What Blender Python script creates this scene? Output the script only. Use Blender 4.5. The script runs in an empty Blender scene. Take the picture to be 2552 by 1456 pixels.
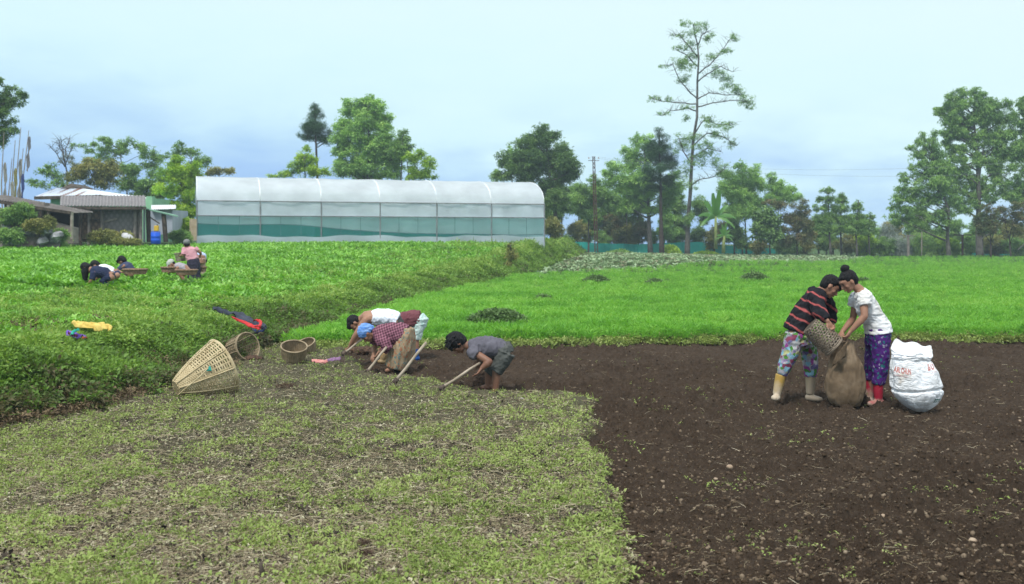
import bpy, bmesh, math, random
import numpy as np
from mathutils import Vector, Matrix, noise as mnoise
random.seed(7)
RNG = np.random.default_rng(11)
S = bpy.context.scene
COL = S.collection
# ------------------------------------------------------------------ camera, sky, sun, exposure
CAMH, FOC, CX, HZ = 1.8, 2480.0, 1275.5, 590.0
cam_d = bpy.data.cameras.new('camera'); cam = bpy.data.objects.new('camera', cam_d); COL.objects.link(cam)
cam.location = (0, 0, CAMH); cam.rotation_euler = (math.radians(90), 0, 0)
cam_d.sensor_width = 36; cam_d.lens = FOC/2551*36
cam_d.shift_y = -(728-HZ)/2551
cam_d.clip_start = 0.1; cam_d.clip_end = 9000
cam_d.dof.use_dof = True; cam_d.dof.focus_distance = 10.6; cam_d.dof.aperture_fstop = 3.2
S.camera = cam
SUN_EL, SUN_AZ = 58, 205         # azimuth measured from +Y clockwise: behind the camera, a little to its left
world = bpy.data.worlds.new('World'); S.world = world; world.use_nodes = True
nt = world.node_tree; nt.nodes.clear()
def N(t, **k):
    n = nt.nodes.new(t)
    for a, b in k.items(): setattr(n, a, b)
    return n
def build_world():
    L = nt.links.new
    out = N('ShaderNodeOutputWorld')
    sky = N('ShaderNodeTexSky', sky_type='NISHITA', sun_disc=False, sun_elevation=math.radians(SUN_EL), sun_rotation=math.radians(SUN_AZ))
    bs = N('ShaderNodeBackground'); bs.inputs[1].default_value = 0.1
    L(sky.outputs[0], bs.inputs[0])
    tc = N('ShaderNodeTexCoord'); sp = N('ShaderNodeSeparateXYZ'); L(tc.outputs['Generated'], sp.inputs[0])
    mp = N('ShaderNodeMapping'); mp.inputs['Scale'].default_value = (2.2, 2.2, 7.0); mp.inputs['Location'].default_value = (3.1, 0.4, 1.7)
    L(tc.outputs['Generated'], mp.inputs[0])
    n1 = N('ShaderNodeTexNoise'); n1.inputs['Scale'].default_value = 1.6; n1.inputs['Detail'].default_value = 5; n1.inputs['Roughness'].default_value = .5
    L(mp.outputs[0], n1.inputs['Vector'])
    def M(op, a, b):
        m = N('ShaderNodeMath', operation=op)
        for i, v in enumerate((a, b)):
            if isinstance(v, (int, float)): m.inputs[i].default_value = v
            else: L(v, m.inputs[i])
        return m.outputs[0]
    n3 = N('ShaderNodeTexNoise'); n3.inputs['Scale'].default_value = 5.5; n3.inputs['Detail'].default_value = 6; n3.inputs['Roughness'].default_value = .6; n3.inputs['Distortion'].default_value = .6; L(mp.outputs[0], n3.inputs['Vector'])
    e = M('ADD', M('ADD', M('ADD', sp.outputs[2], M('MULTIPLY', M('SUBTRACT', n3.outputs[0], .5), .06)), M('MULTIPLY', M('SUBTRACT', n1.outputs[0], .5), .17)), M('MULTIPLY', sp.outputs[0], .13))
    r = N('ShaderNodeValToRGB'); L(e, r.inputs[0])
    st = [(0.0, (.24, .40, .65)), (.03, (.31, .48, .69)), (.065, (.42, .60, .72)), (.10, (.50, .68, .74)), (.15, (.54, .71, .74)), (.23, (.57, .72, .74)), (.45, (.64, .74, .78)), (1.0, (.80, .83, .87))]
    el = r.color_ramp.elements
    while len(el) < len(st): el.new(.5)
    for q, (p_, c_) in zip(el, st): q.position = p_; q.color = (*c_, 1)
    # darker blue gaps of the valley mist
    mp2 = N('ShaderNodeMapping'); mp2.inputs['Scale'].default_value = (3.0, 3.0, 9.0); mp2.inputs['Location'].default_value = (5.3, 1.2, .6)
    L(tc.outputs['Generated'], mp2.inputs[0])
    n2 = N('ShaderNodeTexNoise'); n2.inputs['Scale'].default_value = 1.9; n2.inputs['Detail'].default_value = 6
    L(mp2.outputs[0], n2.inputs['Vector'])
    b = N('ShaderNodeMapRange'); L(n2.outputs[0], b.inputs[0]); b.inputs[1].default_value = .50; b.inputs[2].default_value = .72
    lo = N('ShaderNodeMapRange'); L(sp.outputs[2], lo.inputs[0]); lo.inputs[1].default_value = .16; lo.inputs[2].default_value = .04; lo.interpolation_type = 'SMOOTHSTEP'
    f = M('MULTIPLY', M('MULTIPLY', b.outputs[0], lo.outputs[0]), .75)
    mx = N('ShaderNodeMix', data_type='RGBA'); L(f, mx.inputs[0]); L(r.outputs[0], mx.inputs[6]); mx.inputs[7].default_value = (.22, .37, .68, 1)
    bc = N('ShaderNodeBackground'); bc.inputs[1].default_value = 1.0
    L(mx.outputs[2], bc.inputs[0])
    ms = N('ShaderNodeMixShader'); ms.inputs[0].default_value = .94
    L(bs.outputs[0], ms.inputs[1]); L(bc.outputs[0], ms.inputs[2]); L(ms.outputs[0], out.inputs[0])
build_world()
sun_d = bpy.data.lights.new('sun', 'SUN'); sun = bpy.data.objects.new('sun', sun_d); COL.objects.link(sun)
sun_d.energy = 2.3; sun_d.angle = math.radians(11); sun_d.color = (1, .97, .92)
_a, _e = math.radians(SUN_AZ), math.radians(SUN_EL)
sdir = Vector((math.sin(_a)*math.cos(_e), math.cos(_a)*math.cos(_e), math.sin(_e)))
sun.rotation_euler = sdir.to_track_quat('Z', 'Y').to_euler()
S.view_settings.view_transform = 'Standard'; S.view_settings.look = 'None'
S.view_settings.exposure = 0.55; S.view_settings.gamma = 1
S.render.engine = 'CYCLES'; S.cycles.use_denoising = True
S.cycles.max_bounces = 5; S.cycles.diffuse_bounces = 3; S.cycles.glossy_bounces = 2; S.cycles.transmission_bounces = 4; S.cycles.transparent_max_bounces = 12
S.cycles.caustics_reflective = False; S.cycles.caustics_refractive = False

# ------------------------------------------------------------------ helpers
def at(px, py, Y):
    return Vector(((px-CX)/FOC*Y, Y, CAMH-(py-HZ)/FOC*Y))
def gY(py, z=0.0): return (CAMH-z)*FOC/(py-HZ)
def gp(px, py, z=0.0):
    Y = gY(py, z); return ((px-CX)/FOC*Y, Y)
def tag(o, label=None, cat=None, group=None, kind=None):
    if label: o['label'] = label
    if cat: o['category'] = cat
    if group: o['group'] = group
    if kind: o['kind'] = kind
    return o
def empty(name, loc=(0, 0, 0), label=None, cat=None, group=None):
    o = bpy.data.objects.new(name, None); COL.objects.link(o); o.location = loc; o.empty_display_size = .2
    return tag(o, label, cat, group)
def link_mesh(name, me, mat=None, parent=None, smooth=False):
    o = bpy.data.objects.new(name, me); COL.objects.link(o)
    if mat:
        for m in (mat if isinstance(mat, (list, tuple)) else [mat]): me.materials.append(m)
    if smooth: me.polygons.foreach_set('use_smooth', [True]*len(me.polygons))
    if parent:
        o.parent = parent
        o.matrix_parent_inverse = Matrix.Translation(parent.matrix_basis.translation).inverted() if parent.matrix_basis.translation.length else Matrix.Identity(4)
    return o
def np_mesh(name, V, F, attrs=None, smooth=False):
    """V (n,3), F (m,k) with one k"""
    V = np.asarray(V, np.float32); F = np.asarray(F, np.int32)
    me = bpy.data.meshes.new(name)
    me.vertices.add(len(V)); me.vertices.foreach_set('co', V.ravel())
    k = F.shape[1]
    me.loops.add(F.size); me.loops.foreach_set('vertex_index', F.ravel())
    me.polygons.add(len(F)); me.polygons.foreach_set('loop_start', np.arange(0, F.size, k, dtype=np.int32))
    me.polygons.foreach_set('loop_total', np.full(len(F), k, np.int32))
    if smooth: me.polygons.foreach_set('use_smooth', np.ones(len(F), bool))
    for nm, a in (attrs or {}).items():
        a = np.asarray(a, np.float32)
        if a.ndim == 1:
            at_ = me.attributes.new(nm, 'FLOAT', 'POINT'); at_.data.foreach_set('value', a)
        else:
            at_ = me.attributes.new(nm, 'FLOAT_COLOR', 'POINT'); at_.data.foreach_set('color', np.c_[a, np.ones(len(a), np.float32)].ravel())
    me.update(calc_edges=True); me.validate()
    return me
class MB:
    """collects faces of mixed size"""
    def __init__(s): s.v = []; s.f = []
    def add(s, vs, fs):
        b = len(s.v); s.v += [tuple(v) for v in vs]; s.f += [tuple(i+b for i in f) for f in fs]; return s
    def box(s, c, size, rot=None):
        hx, hy, hz = [k/2 for k in size]; c = Vector(c)
        vs = [Vector((x, y, z)) for x in (-hx, hx) for y in (-hy, hy) for z in (-hz, hz)]
        if rot is not None: vs = [rot @ v for v in vs]
        return s.add([v+c for v in vs], [(0, 1, 3, 2), (4, 6, 7, 5), (0, 4, 5, 1), (2, 3, 7, 6), (0, 2, 6, 4), (1, 5, 7, 3)])
    def bar(s, a, b, w, h):
        a, b = Vector(a), Vector(b); d = b-a
        r = d.to_track_quat('Y', 'Z').to_matrix()
        return s.box((a+b)/2, (w, d.length, h), r)
    def tube(s, pts, rad, n=8, cap=True, up=None):
        pts = [Vector(p) for p in pts]; m = len(pts)
        rad = rad if isinstance(rad, (list, tuple)) else [rad]*m
        vs, fs = [], []; ref = None
        for i, p in enumerate(pts):
            d = (pts[min(i+1, m-1)]-pts[max(i-1, 0)]).normalized()
            if ref is None:
                ref = Vector(up) if up else (Vector((0, 0, 1)) if abs(d.z) < .9 else Vector((1, 0, 0)))
            u = (ref-d*ref.dot(d)).normalized(); w = d.cross(u); ref = u
            r = rad[i]; ru, rw = r if isinstance(r, (tuple, list)) else (r, r)
            for k in range(n):
                t = 2*math.pi*k/n; vs.append(p+u*math.cos(t)*ru+w*math.sin(t)*rw)
        for i in range(m-1):
            for k in range(n):
                a, b = i*n+k, i*n+(k+1) % n; fs.append((a, b, b+n, a+n))
        if cap: fs.append(tuple(range(n-1, -1, -1))); fs.append(tuple(range((m-1)*n, m*n)))
        return s.add(vs, fs)
    def ball(s, c, r, n=12, m=8, rot=None):
        c = Vector(c); r = r if isinstance(r, (tuple, list)) else (r, r, r); vs, fs = [], []
        for j in range(1, m):
            p = math.pi*j/m
            for k in range(n):
                t = 2*math.pi*k/n; v = Vector((r[0]*math.sin(p)*math.cos(t), r[1]*math.sin(p)*math.sin(t), r[2]*math.cos(p)))
                vs.append(c+(rot @ v if rot is not None else v))
        tv = Vector((0, 0, r[2])); tv = rot @ tv if rot is not None else tv
        vs += [c+tv, c-tv]; T, B = len(vs)-2, len(vs)-1
        for j in range(m-2):
            for k in range(n):
                a, b = j*n+k, j*n+(k+1) % n; fs.append((a, a+n, b+n, b))
        for k in range(n): fs.append((T, k, (k+1) % n)); fs.append((B, (m-2)*n+(k+1) % n, (m-2)*n+k))
        return s.add(vs, fs)
    def build(s, name, mat, parent=None, smooth=False, bevel=0):
        me = bpy.data.meshes.new(name); me.from_pydata(s.v, [], s.f); me.update()
        o = link_mesh(name, me, mat, parent, smooth)
        if bevel: b = o.modifiers.new('b', 'BEVEL'); b.width = bevel; b.segments = 2
        return o
# numpy noise
def _h(i, j, s):
    n = (i.astype(np.int64)*374761393 + j.astype(np.int64)*668265263 + s*2246822519) & 0xffffffff
    n = ((n ^ (n >> 13))*1274126177) & 0xffffffff
    return ((n ^ (n >> 16)) & 0xffffff)/float(0xffffff)
def vn(x, y, s=0):
    xi = np.floor(x); yi = np.floor(y); fx = x-xi; fy = y-yi
    fx = fx*fx*fx*(fx*(fx*6-15)+10); fy = fy*fy*fy*(fy*(fy*6-15)+10)
    a, b, c, d = _h(xi, yi, s), _h(xi+1, yi, s), _h(xi, yi+1, s), _h(xi+1, yi+1, s)
    return (a*(1-fx)+b*fx)*(1-fy)+(c*(1-fx)+d*fx)*fy
def fbm(x, y, s=0, o=4):
    r = 0; a = .5; t = 0
    for k in range(o): r = r+a*vn(x*2**k+17*k, y*2**k-9*k, s+k); t += a; a *= .5
    return r/t
def sm(e0, e1, x):
    t = np.clip((x-e0)/(e1-e0), 0, 1); return t*t*(3-2*t)
# materials
def newmat(name):
    m = bpy.data.materials.new(name); m.use_nodes = True; t = m.node_tree; t.nodes.clear()
    out = t.nodes.new('ShaderNodeOutputMaterial'); return m, t, out
def pmat(name, c1, c2=None, scale=5, rough=.75, bump=0, bscale=40, detail=4, c3=None, spec=.3, metal=0, coords='Object', stretch=None, contrast=(.35, .65)):
    m, t, out = newmat(name); L = t.links.new
    b = t.nodes.new('ShaderNodeBsdfPrincipled'); b.inputs['Roughness'].default_value = rough; b.inputs['Specular IOR Level'].default_value = spec; b.inputs['Metallic'].default_value = metal
    tc = t.nodes.new('ShaderNodeTexCoord'); src = tc.outputs[coords]
    if stretch:
        mp = t.nodes.new('ShaderNodeMapping'); mp.inputs['Scale'].default_value = stretch; L(src, mp.inputs[0]); src = mp.outputs[0]
    if c2:
        n = t.nodes.new('ShaderNodeTexNoise'); n.inputs['Scale'].default_value = scale; n.inputs['Detail'].default_value = detail; n.inputs['Roughness'].default_value = .6; L(src, n.inputs['Vector'])
        r = t.nodes.new('ShaderNodeValToRGB'); L(n.outputs[0], r.inputs[0]); e = r.color_ramp.elements
        e[0].position, e[1].position = contrast; e[0].color = (*c1, 1); e[1].color = (*c2, 1)
        if c3: q = e.new(sum(contrast)/2+.02); q.color = (*c3, 1)
        L(r.outputs[0], b.inputs['Base Color'])
    else: b.inputs['Base Color'].default_value = (*c1, 1)
    if bump:
        n = t.nodes.new('ShaderNodeTexNoise'); n.inputs['Scale'].default_value = bscale; n.inputs['Detail'].default_value = 5; L(src, n.inputs['Vector'])
        bp = t.nodes.new('ShaderNodeBump'); bp.inputs['Strength'].default_value = bump; bp.inputs['Distance'].default_value = .02; L(n.outputs[0], bp.inputs['Height']); L(bp.outputs[0], b.inputs['Normal'])
    L(b.outputs[0], out.inputs[0]); return m
def leafmat(name, cols, trans=.35, rough=.5, attr='rnd', gloss=.25):
    """leaf colour from a per-plant value and a patchy noise"""
    m, t, out = newmat(name); L = t.links.new
    a = t.nodes.new('ShaderNodeAttribute'); a.attribute_name = attr
    r = t.nodes.new('ShaderNodeValToRGB'); e = r.color_ramp.elements
    while len(e) < len(cols): e.new(.5)
    for i, c in enumerate(cols): e[i].position = i/(len(cols)-1); e[i].color = (*c, 1)
    L(a.outputs['Fac'], r.inputs[0])
    b = t.nodes.new('ShaderNodeBsdfPrincipled'); b.inputs['Roughness'].default_value = rough; b.inputs['Specular IOR Level'].default_value = gloss
    L(r.outputs[0], b.inputs['Base Color'])
    tr = t.nodes.new('ShaderNodeBsdfTranslucent')
    hs = t.nodes.new('ShaderNodeHueSaturation'); hs.inputs['Hue'].default_value = .49; hs.inputs['Saturation'].default_value = 1.1; hs.inputs['Value'].default_value = 1.1
    L(r.outputs[0], hs.inputs['Color']); L(hs.outputs[0], tr.inputs[0])
    mx = t.nodes.new('ShaderNodeMixShader'); mx.inputs[0].default_value = trans; L(b.outputs[0], mx.inputs[1]); L(tr.outputs[0], mx.inputs[2]); L(mx.outputs[0], out.inputs[0])
    return m
def scatter(name, pos, scl, yaw, temps, mat, rnd=None, parent=None, tilt=0.0, rng=RNG):
    """many copies of small leaf templates merged into one mesh"""
    n = len(pos); pos = np.asarray(pos, float)
    scl = np.broadcast_to(scl, (n,)); ti = rng.integers(0, len(temps), n)
    rnd = rng.random(n) if rnd is None else rnd
    tx = rng.normal(0, 1, n)*tilt; ty = rng.normal(0, 1, n)*tilt
    VV, FF, RR = [], [], []; base = 0
    for k, (tv, tf) in enumerate(temps):
        ix = np.nonzero(ti == k)[0]
        if len(ix) == 0: continue
        tv = np.asarray(tv, float); tf = np.asarray(tf, np.int64)
        v = tv[None]*scl[ix, None, None]
        c, s = np.cos(tx[ix])[:, None], np.sin(tx[ix])[:, None]
        y, z = v[:, :, 1]*c-v[:, :, 2]*s, v[:, :, 1]*s+v[:, :, 2]*c
        c, s = np.cos(ty[ix])[:, None], np.sin(ty[ix])[:, None]
        x, z = v[:, :, 0]*c+z*s, -v[:, :, 0]*s+z*c
        c, s = np.cos(yaw[ix])[:, None], np.sin(yaw[ix])[:, None]
        x, y = x*c-y*s, x*s+y*c
        w = np.stack([x, y, z], 2)+pos[ix][:, None, :]
        VV.append(w.reshape(-1, 3)); m = len(tv)
        FF.append((tf[None]+(np.arange(len(ix))*m)[:, None, None]+base).reshape(-1, 3)); base += m*len(ix)
        RR.append(np.repeat(rnd[ix], m))
    me = np_mesh(name, np.concatenate(VV), np.concatenate(FF), {'rnd': np.concatenate(RR)})
    return link_mesh(name, me, mat, parent)
# templates -------------------------------------------------------------
def t_leaf(base, d, up, ln, w, droop=.3, fold=.25):
    base, d, up = Vector(base), Vector(d).normalized(), Vector(up); sd = d.cross(up).normalized()
    mid = base+d*ln*.5; tip = base+d*ln-up*ln*droop
    vs = [base, mid+sd*w/2+up*w*fold, mid, mid-sd*w/2+up*w*fold, tip]
    return vs, [(0, 2, 1), (0, 3, 2), (1, 2, 4), (2, 3, 4)]
def t_blade(base, d, ln, w, droop=.3):
    base, d = Vector(base), Vector(d).normalized(); sd = Vector((-d.y, d.x, 0)); sd = sd.normalized() if sd.length > .01 else Vector((1, 0, 0))
    h = Vector((d.x, d.y, 0))
    m = base+d*ln*.55; t = base+d*ln+h*ln*droop-Vector((0, 0, ln*droop*.4))
    return [base-sd*w/2, base+sd*w/2, m-sd*w*.4, m+sd*w*.4, t], [(0, 1, 3), (0, 3, 2), (2, 3, 4)]
def merge(parts):
    v, f = [], []
    for a, b in parts: k = len(v); v += [tuple(q) for q in a]; f += [tuple(i+k for i in q) for q in b]
    return v, f
def rv(a, b): return random.uniform(a, b)
def carrot_t():
    ps = []
    for _ in range(30):
        th = rv(0, 6.28); r = rv(0, .5)**.8; h = rv(.35, 1.0)*(1-.35*r*r)
        b = (math.cos(th)*r*.55, math.sin(th)*r*.55, h*.9-.1)
        d = Vector((math.cos(th)*rv(.2, 1.1), math.sin(th)*rv(.2, 1.1), rv(.1, 1)))
        sd = Vector((rv(-1, 1), rv(-1, 1), rv(-.5, .5))).normalized()
        ln = rv(.16, .34); w = ln*rv(.2, .38); b = Vector(b); d.normalize()
        ps.append(([b-sd*w/2, b+sd*w/2, b+d*ln], [(0, 1, 2)]))
    return merge(ps)
def rosette_t(n=8, ln=(.5, .9), w=.34, el=(.3, 1.2)):
    ps = []
    for k in range(n):
        th = 6.28*k/n+rv(-.4, .4); e = rv(*el); d = Vector((math.cos(th)*math.cos(e), math.sin(th)*math.cos(e), math.sin(e)))
        l = rv(*ln); up = Vector((-math.cos(th)*math.sin(e), -math.sin(th)*math.sin(e), math.cos(e)))
        st = Vector((0, 0, 0))+d*l*.3
        ps.append(t_leaf(st, d, up, l, l*w*rv(.8, 1.3), rv(.1, .5), rv(.05, .3)))
    return merge(ps)
def weed_t(n=9, h=.6, sz=.35):
    ps = []
    for _ in range(n):
        th = rv(0, 6.28); r = rv(0, .6); e = rv(-.2, .9)
        d = Vector((math.cos(th+rv(-1, 1))*math.cos(e), math.sin(th+rv(-1, 1))*math.cos(e), math.sin(e)))
        ps.append(t_leaf((math.cos(th)*r, math.sin(th)*r, rv(.1, h)), d, (rv(-.3, .3), rv(-.3, .3), 1), sz*rv(.6, 1.3), sz*rv(.3, .6), rv(0, .4)))
    return merge(ps)
def grass_t(n=7, spread=.25, w=.05):
    ps = []
    for _ in range(n):
        th = rv(0, 6.28); r = rv(0, spread); s = rv(.1, .7)
        ps.append(t_blade((math.cos(th)*r, math.sin(th)*r, 0), (math.cos(th)*s, math.sin(th)*s, 1), rv(.5, 1.1), w*rv(.7, 1.4), rv(.1, .6)))
    return merge(ps)
def straw_t(n=1):
    ps = []
    for _ in range(n):
        th = rv(0, 6.28); d = Vector((math.cos(th), math.sin(th), rv(-.1, .3))); k = rv(-.35, .35)
        b = Vector((rv(-.3, .3), rv(-.3, .3), rv(.0, .08)))*(n > 1); w = rv(.008, .018); up = Vector((0, 0, 1)); sd = d.cross(up).normalized()
        p0, p1, p2 = b-d*.5, b+sd*k*.3+Vector((0, 0, rv(0, .08))), b+d*.5
        ps.append(([p0-sd*w, p0+sd*w, p1-sd*w, p1+sd*w, p2-sd*w, p2+sd*w, p0+up*w*1.4, p1+up*w*1.6, p2+up*w*1.2],
                   [(0, 2, 7), (0, 7, 6), (2, 4, 8), (2, 8, 7), (6, 7, 3), (6, 3, 1), (7, 8, 5), (7, 5, 3)]))
    return merge(ps)
def clod_t():
    vs, fs = MB().ball((0, 0, 0), (rv(.35, .6), rv(.35, .6), rv(.25, .45)), 6, 4).v, None
    m = MB().ball((0, 0, 0), (rv(.35, .6), rv(.35, .6), rv(.25, .45)), 6, 4)
    vs = [tuple(c*rv(.55, 1.4) for c in v) for v in m.v]; fs = []
    for f in m.f:
        for k in range(1, len(f)-1): fs.append((f[0], f[k], f[k+1]))
    return vs, fs
# ------------------------------------------------------------------ the ground
XB = np.array([(0, -7), (5, -5.9), (8, -5.3), (9.5, -4.9), (10.1, -4.6), (12, -4.15), (14.9, -4.05), (18.6, -3.8), (22.3, -3.4), (28.8, -2.5), (44.6, .27), (50, 1.3), (64, 3.8), (89, 6.4), (110, 8)])
LIPZ = np.array([(0, .6), (9, .56), (12, .48), (15, .36), (22, .26), (30, .33), (45, .66), (52, 1.1), (56, 1.3), (85, 1.3)])
def xb(Y): return np.interp(Y, XB[:, 0], XB[:, 1])
def poly_in(X, Y, P):
    ins = np.zeros(X.shape, bool); n = len(P)
    for i in range(n):
        x0, y0 = P[i]; x1, y1 = P[(i+1) % n]
        c = ((y0 > Y) != (y1 > Y)) & (X < (x1-x0)*(Y-y0)/(y1-y0+1e-12)+x0); ins ^= c
    return ins
def poly_sd(X, Y, P):
    d = np.full(X.shape, 1e9); n = len(P)
    for i in range(n):
        x0, y0 = P[i]; x1, y1 = P[(i+1) % n]; dx, dy = x1-x0, y1-y0
        t = np.clip(((X-x0)*dx+(Y-y0)*dy)/(dx*dx+dy*dy), 0, 1)
        d = np.minimum(d, np.hypot(X-x0-t*dx, Y-y0-t*dy))
    return np.where(poly_in(X, Y, P), d, -d)
SOIL = [(1.2, 1.5), gp(1580, 1700), gp(1550, 1456), gp(1535, 1310), gp(1498, 1160), gp(1468, 1085), gp(1478, 1015), gp(1440, 986), gp(1300, 980), gp(1200, 980), gp(1110, 960),
        gp(1060, 945), gp(960, 938), gp(905, 925), gp(880, 900), gp(850, 882), gp(880, 868), gp(1060, 862), gp(1400, 856), gp(1700, 849), gp(2551, 842), (24, 17.6), (24, 1.5)]
def soil_sd(X, Y):
    w = (fbm(X*2.2, Y*2.2, 5)-.5)*.35+(fbm(X*9, Y*9, 6, 2)-.5)*.09
    return poly_sd(X, Y, SOIL)+w+.0
def yfront(X): return np.interp(X, [-4, 0, 3, 9, 20], [16.3, 16.7, 17.2, 17.75, 17.9])
def zone_carrot(X, Y):
    e = (fbm(X*1.5, Y*1.5, 9)-.5)*.4
    yend = np.interp(X, [-2, 1.05, 6, 11.5, 23.4, 30], [42, 45, 49.5, 56, 70, 84])
    return (Y > yfront(X)+e) & (X > xb(Y)+.25+e) & (Y < yend+e*4)
def hgt(X, Y, fine=False, sd=None):
    X = np.asarray(X, float); Y = np.asarray(Y, float)
    d = (xb(Y)-X)*np.interp(Y, [20, 30, 45], [1, .93, .82])+(fbm(X*.9, Y*.9, 3)-.5)*.7*np.clip((Y-4)/6, 0, 1)
    W = 1.25
    L_ = np.interp(Y, LIPZ[:, 0], LIPZ[:, 1])
    z = L_*sm(-.1, W, d)+.1*np.clip(d-W, 0, 6.5); z = np.where(z > 1.15, 1.15+.22*np.tanh((z-1.15)/.22), z)
    z = z+(fbm(X*.35, Y*.35, 1)-.5)*.08
    z = z+(fbm(X*1.7, Y*1.7, 2, 3)-.5)*.16*sm(-.2, .6, d)*(1-sm(2.5, 4, d)*.6)
    z = z+.4*sm(44, 62, Y)*sm(22, 8, X)*sm(97, 74, Y)*(1-sm(-.3, .6, d))
    # valley beyond the trees
    z = z-26*sm(104, 260, Y+np.abs(X)*.12)
    if sd is None: sd = soil_sd(X, Y)
    s = sm(-.06, .10, sd)
    z = z-s*.06
    if fine:
        wx, wy = X+.12*fbm(X*3, Y*3, 50, 2), Y+.12*fbm(X*3+9, Y*3, 51, 2)
        n = (fbm(X*1.1, Y*1.1, 19, 2)-.5)*.06+(fbm(wx*3.1, wy*3.1, 20, 3)-.5)*.085
        n = n-np.abs(fbm(wx*7, wy*7, 21, 3)-.5)*.10+.012
        big = sm(.42, .62, fbm(X*.8, Y*.8, 52, 2))
        n = n+np.maximum(0, fbm(wx*13, wy*13, 22, 3)-.52)*(.11+.13*big)+np.maximum(0, fbm(wx*5, wy*5, 55, 2)-.62)*.2*big
        n = n+(fbm(wx*31, wy*31, 27, 2)-.5)*.03
        z = z+(n-.012)*s
        g = (fbm(X*4, Y*4, 31, 4)-.5)*.08+(fbm(X*18, Y*18, 33, 2)-.5)*.03
        z = z+g*(1-s)*sm(40, 18, Y)
        z = z+.05*np.exp(-((sd+.12)/.12)**2)*(fbm(X*4, Y*4, 44, 2))   # crumbly lip of the dug edge
    return z
def make_ground():
    Ys = [1.5]
    while Ys[-1] < 18.5: Ys.append(Ys[-1]*(1.0022 if Ys[-1] > 4.6 else 1.012))
    while Ys[-1] < 120: Ys.append(Ys[-1]*1.006)
    while Ys[-1] < 3500: Ys.append(Ys[-1]*1.12)
    Ys = np.array(Ys)
    u = np.concatenate([-np.geomspace(4, .62, 30)[:-1], np.arange(-.6, .6001, .0018), np.geomspace(.62, 4, 30)[1:]])
    YY, UU = np.meshgrid(Ys, u, indexing='ij'); XX = YY*UU
    sd = np.full(XX.shape, -5.0); near = YY < 22; sd[near] = soil_sd(XX[near], YY[near])
    Z = hgt(XX, YY, True, sd)
    d = xb(YY)-XX
    soil = sm(-.07, .05, sd); terr = sm(-.15, .5, d)*(YY < 130)
    nr, nc = XX.shape
    idx = np.arange(nr*nc).reshape(nr, nc)
    F = np.stack([idx[:-1, :-1], idx[:-1, 1:], idx[1:, 1:], idx[1:, :-1]], -1).reshape(-1, 4)
    me = np_mesh('ground', np.stack([XX, YY, Z], -1).reshape(-1, 3), F, {'soil': soil.ravel(), 'terr': terr.ravel()}, smooth=True)
    m, t, out = newmat('earth'); L = t.links.new
    def nd(ty, **k):
        n = t.nodes.new(ty)
        for a, b in k.items(): setattr(n, a, b)
        return n
    tc = nd('ShaderNodeTexCoord')
    def noise(sc, det=5, ro=.6):
        n = nd('ShaderNodeTexNoise'); n.inputs['Scale'].default_value = sc; n.inputs['Detail'].default_value = det; n.inputs['Roughness'].default_value = ro; L(tc.outputs['Object'], n.inputs['Vector']); return n.outputs[0]
    def ramp(src, st):
        r = nd('ShaderNodeValToRGB'); e = r.color_ramp.elements
        while len(e) < len(st): e.new(.5)
        for q, (p_, c_) in zip(e, st): q.position = p_; q.color = (*c_, 1)
        L(src, r.inputs[0]); return r.outputs[0]
    def mix(f, a, b):
        x = nd('ShaderNodeMix', data_type='RGBA')
        L(f, x.inputs[0]) if not isinstance(f, float) else setattr(x.inputs[0], 'default_value', f)
        L(a, x.inputs[6]); L(b, x.inputs[7]); return x.outputs[2]
    soilc = mix(noise(.9, 5), ramp(noise(14, 8, .75), [(.30, (0.0272, 0.0176, 0.0112)), (.5, (0.0540, 0.0345, 0.0225)), (.68, (0.0945, 0.0635, 0.0432)), (.8, (.13, .098, .07))]),
                ramp(noise(22, 8, .75), [(.3, (.046, .032, .021)), (.52, (.10, .070, .047)), (.72, (.16, .12, .085))]))
    stub = mix(noise(3.2, 6, .7), ramp(noise(30, 8, .8), [(.34, (.045, .035, .026)), (.5, (.14, .112, .078)), (.66, (.30, .25, .17))]),
               ramp(noise(26, 8, .8), [(.32, (.035, .035, .018)), (.52, (.10, .11, .05)), (.7, (.2, .2, .1))]))
    green = ramp(noise(9, 6, .7), [(.3, (.02, .04, .01)), (.6, (.05, .10, .02)), (.8, (.10, .16, .04))])
    a1 = nd('ShaderNodeAttribute'); a1.attribute_name = 'soil'; a2 = nd('ShaderNodeAttribute'); a2.attribute_name = 'terr'
    sp = nd('ShaderNodeSeparateXYZ'); L(tc.outputs['Object'], sp.inputs[0])
    far = nd('ShaderNodeMapRange'); L(sp.outputs[1], far.inputs[0]); far.inputs[1].default_value = 16; far.inputs[2].default_value = 19
    base = mix(far.outputs[0], stub, green); base = mix(a2.outputs['Fac'], base, green); base = mix(a1.outputs['Fac'], base, soilc)
    b = nd('ShaderNodeBsdfPrincipled'); b.inputs['Roughness'].default_value = .95; b.inputs['Specular IOR Level'].default_value = .15
    L(base, b.inputs['Base Color'])
    bp = nd('ShaderNodeBump'); bp.inputs['Strength'].default_value = 1.0; bp.inputs['Distance'].default_value = .06; L(noise(38, 8, .75), bp.inputs['Height']); L(bp.outputs[0], b.inputs['Normal'])
    L(b.outputs[0], out.inputs[0])
    o = link_mesh('ground', me, m); tag(o, 'farm ground of dug brown soil, weedy stubble and a raised grassy bank', 'ground', kind='structure')
make_ground()
def put(X, Y): return np.stack([X, Y, hgt(X, Y)], -1)
def samp(n, y0, y1, k=1.5, w=.58):
    """random ground points, thinning with distance"""
    u = RNG.random(n)
    if abs(k-1) < 1e-6: Y = y0*(y1/y0)**u
    else: Y = (y0**(1-k)+u*(y1**(1-k)-y0**(1-k)))**(1/(1-k))
    X = RNG.uniform(-w, w, n)*Y
    return X, Y
def yw(n): return RNG.random(n)*6.283
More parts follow.
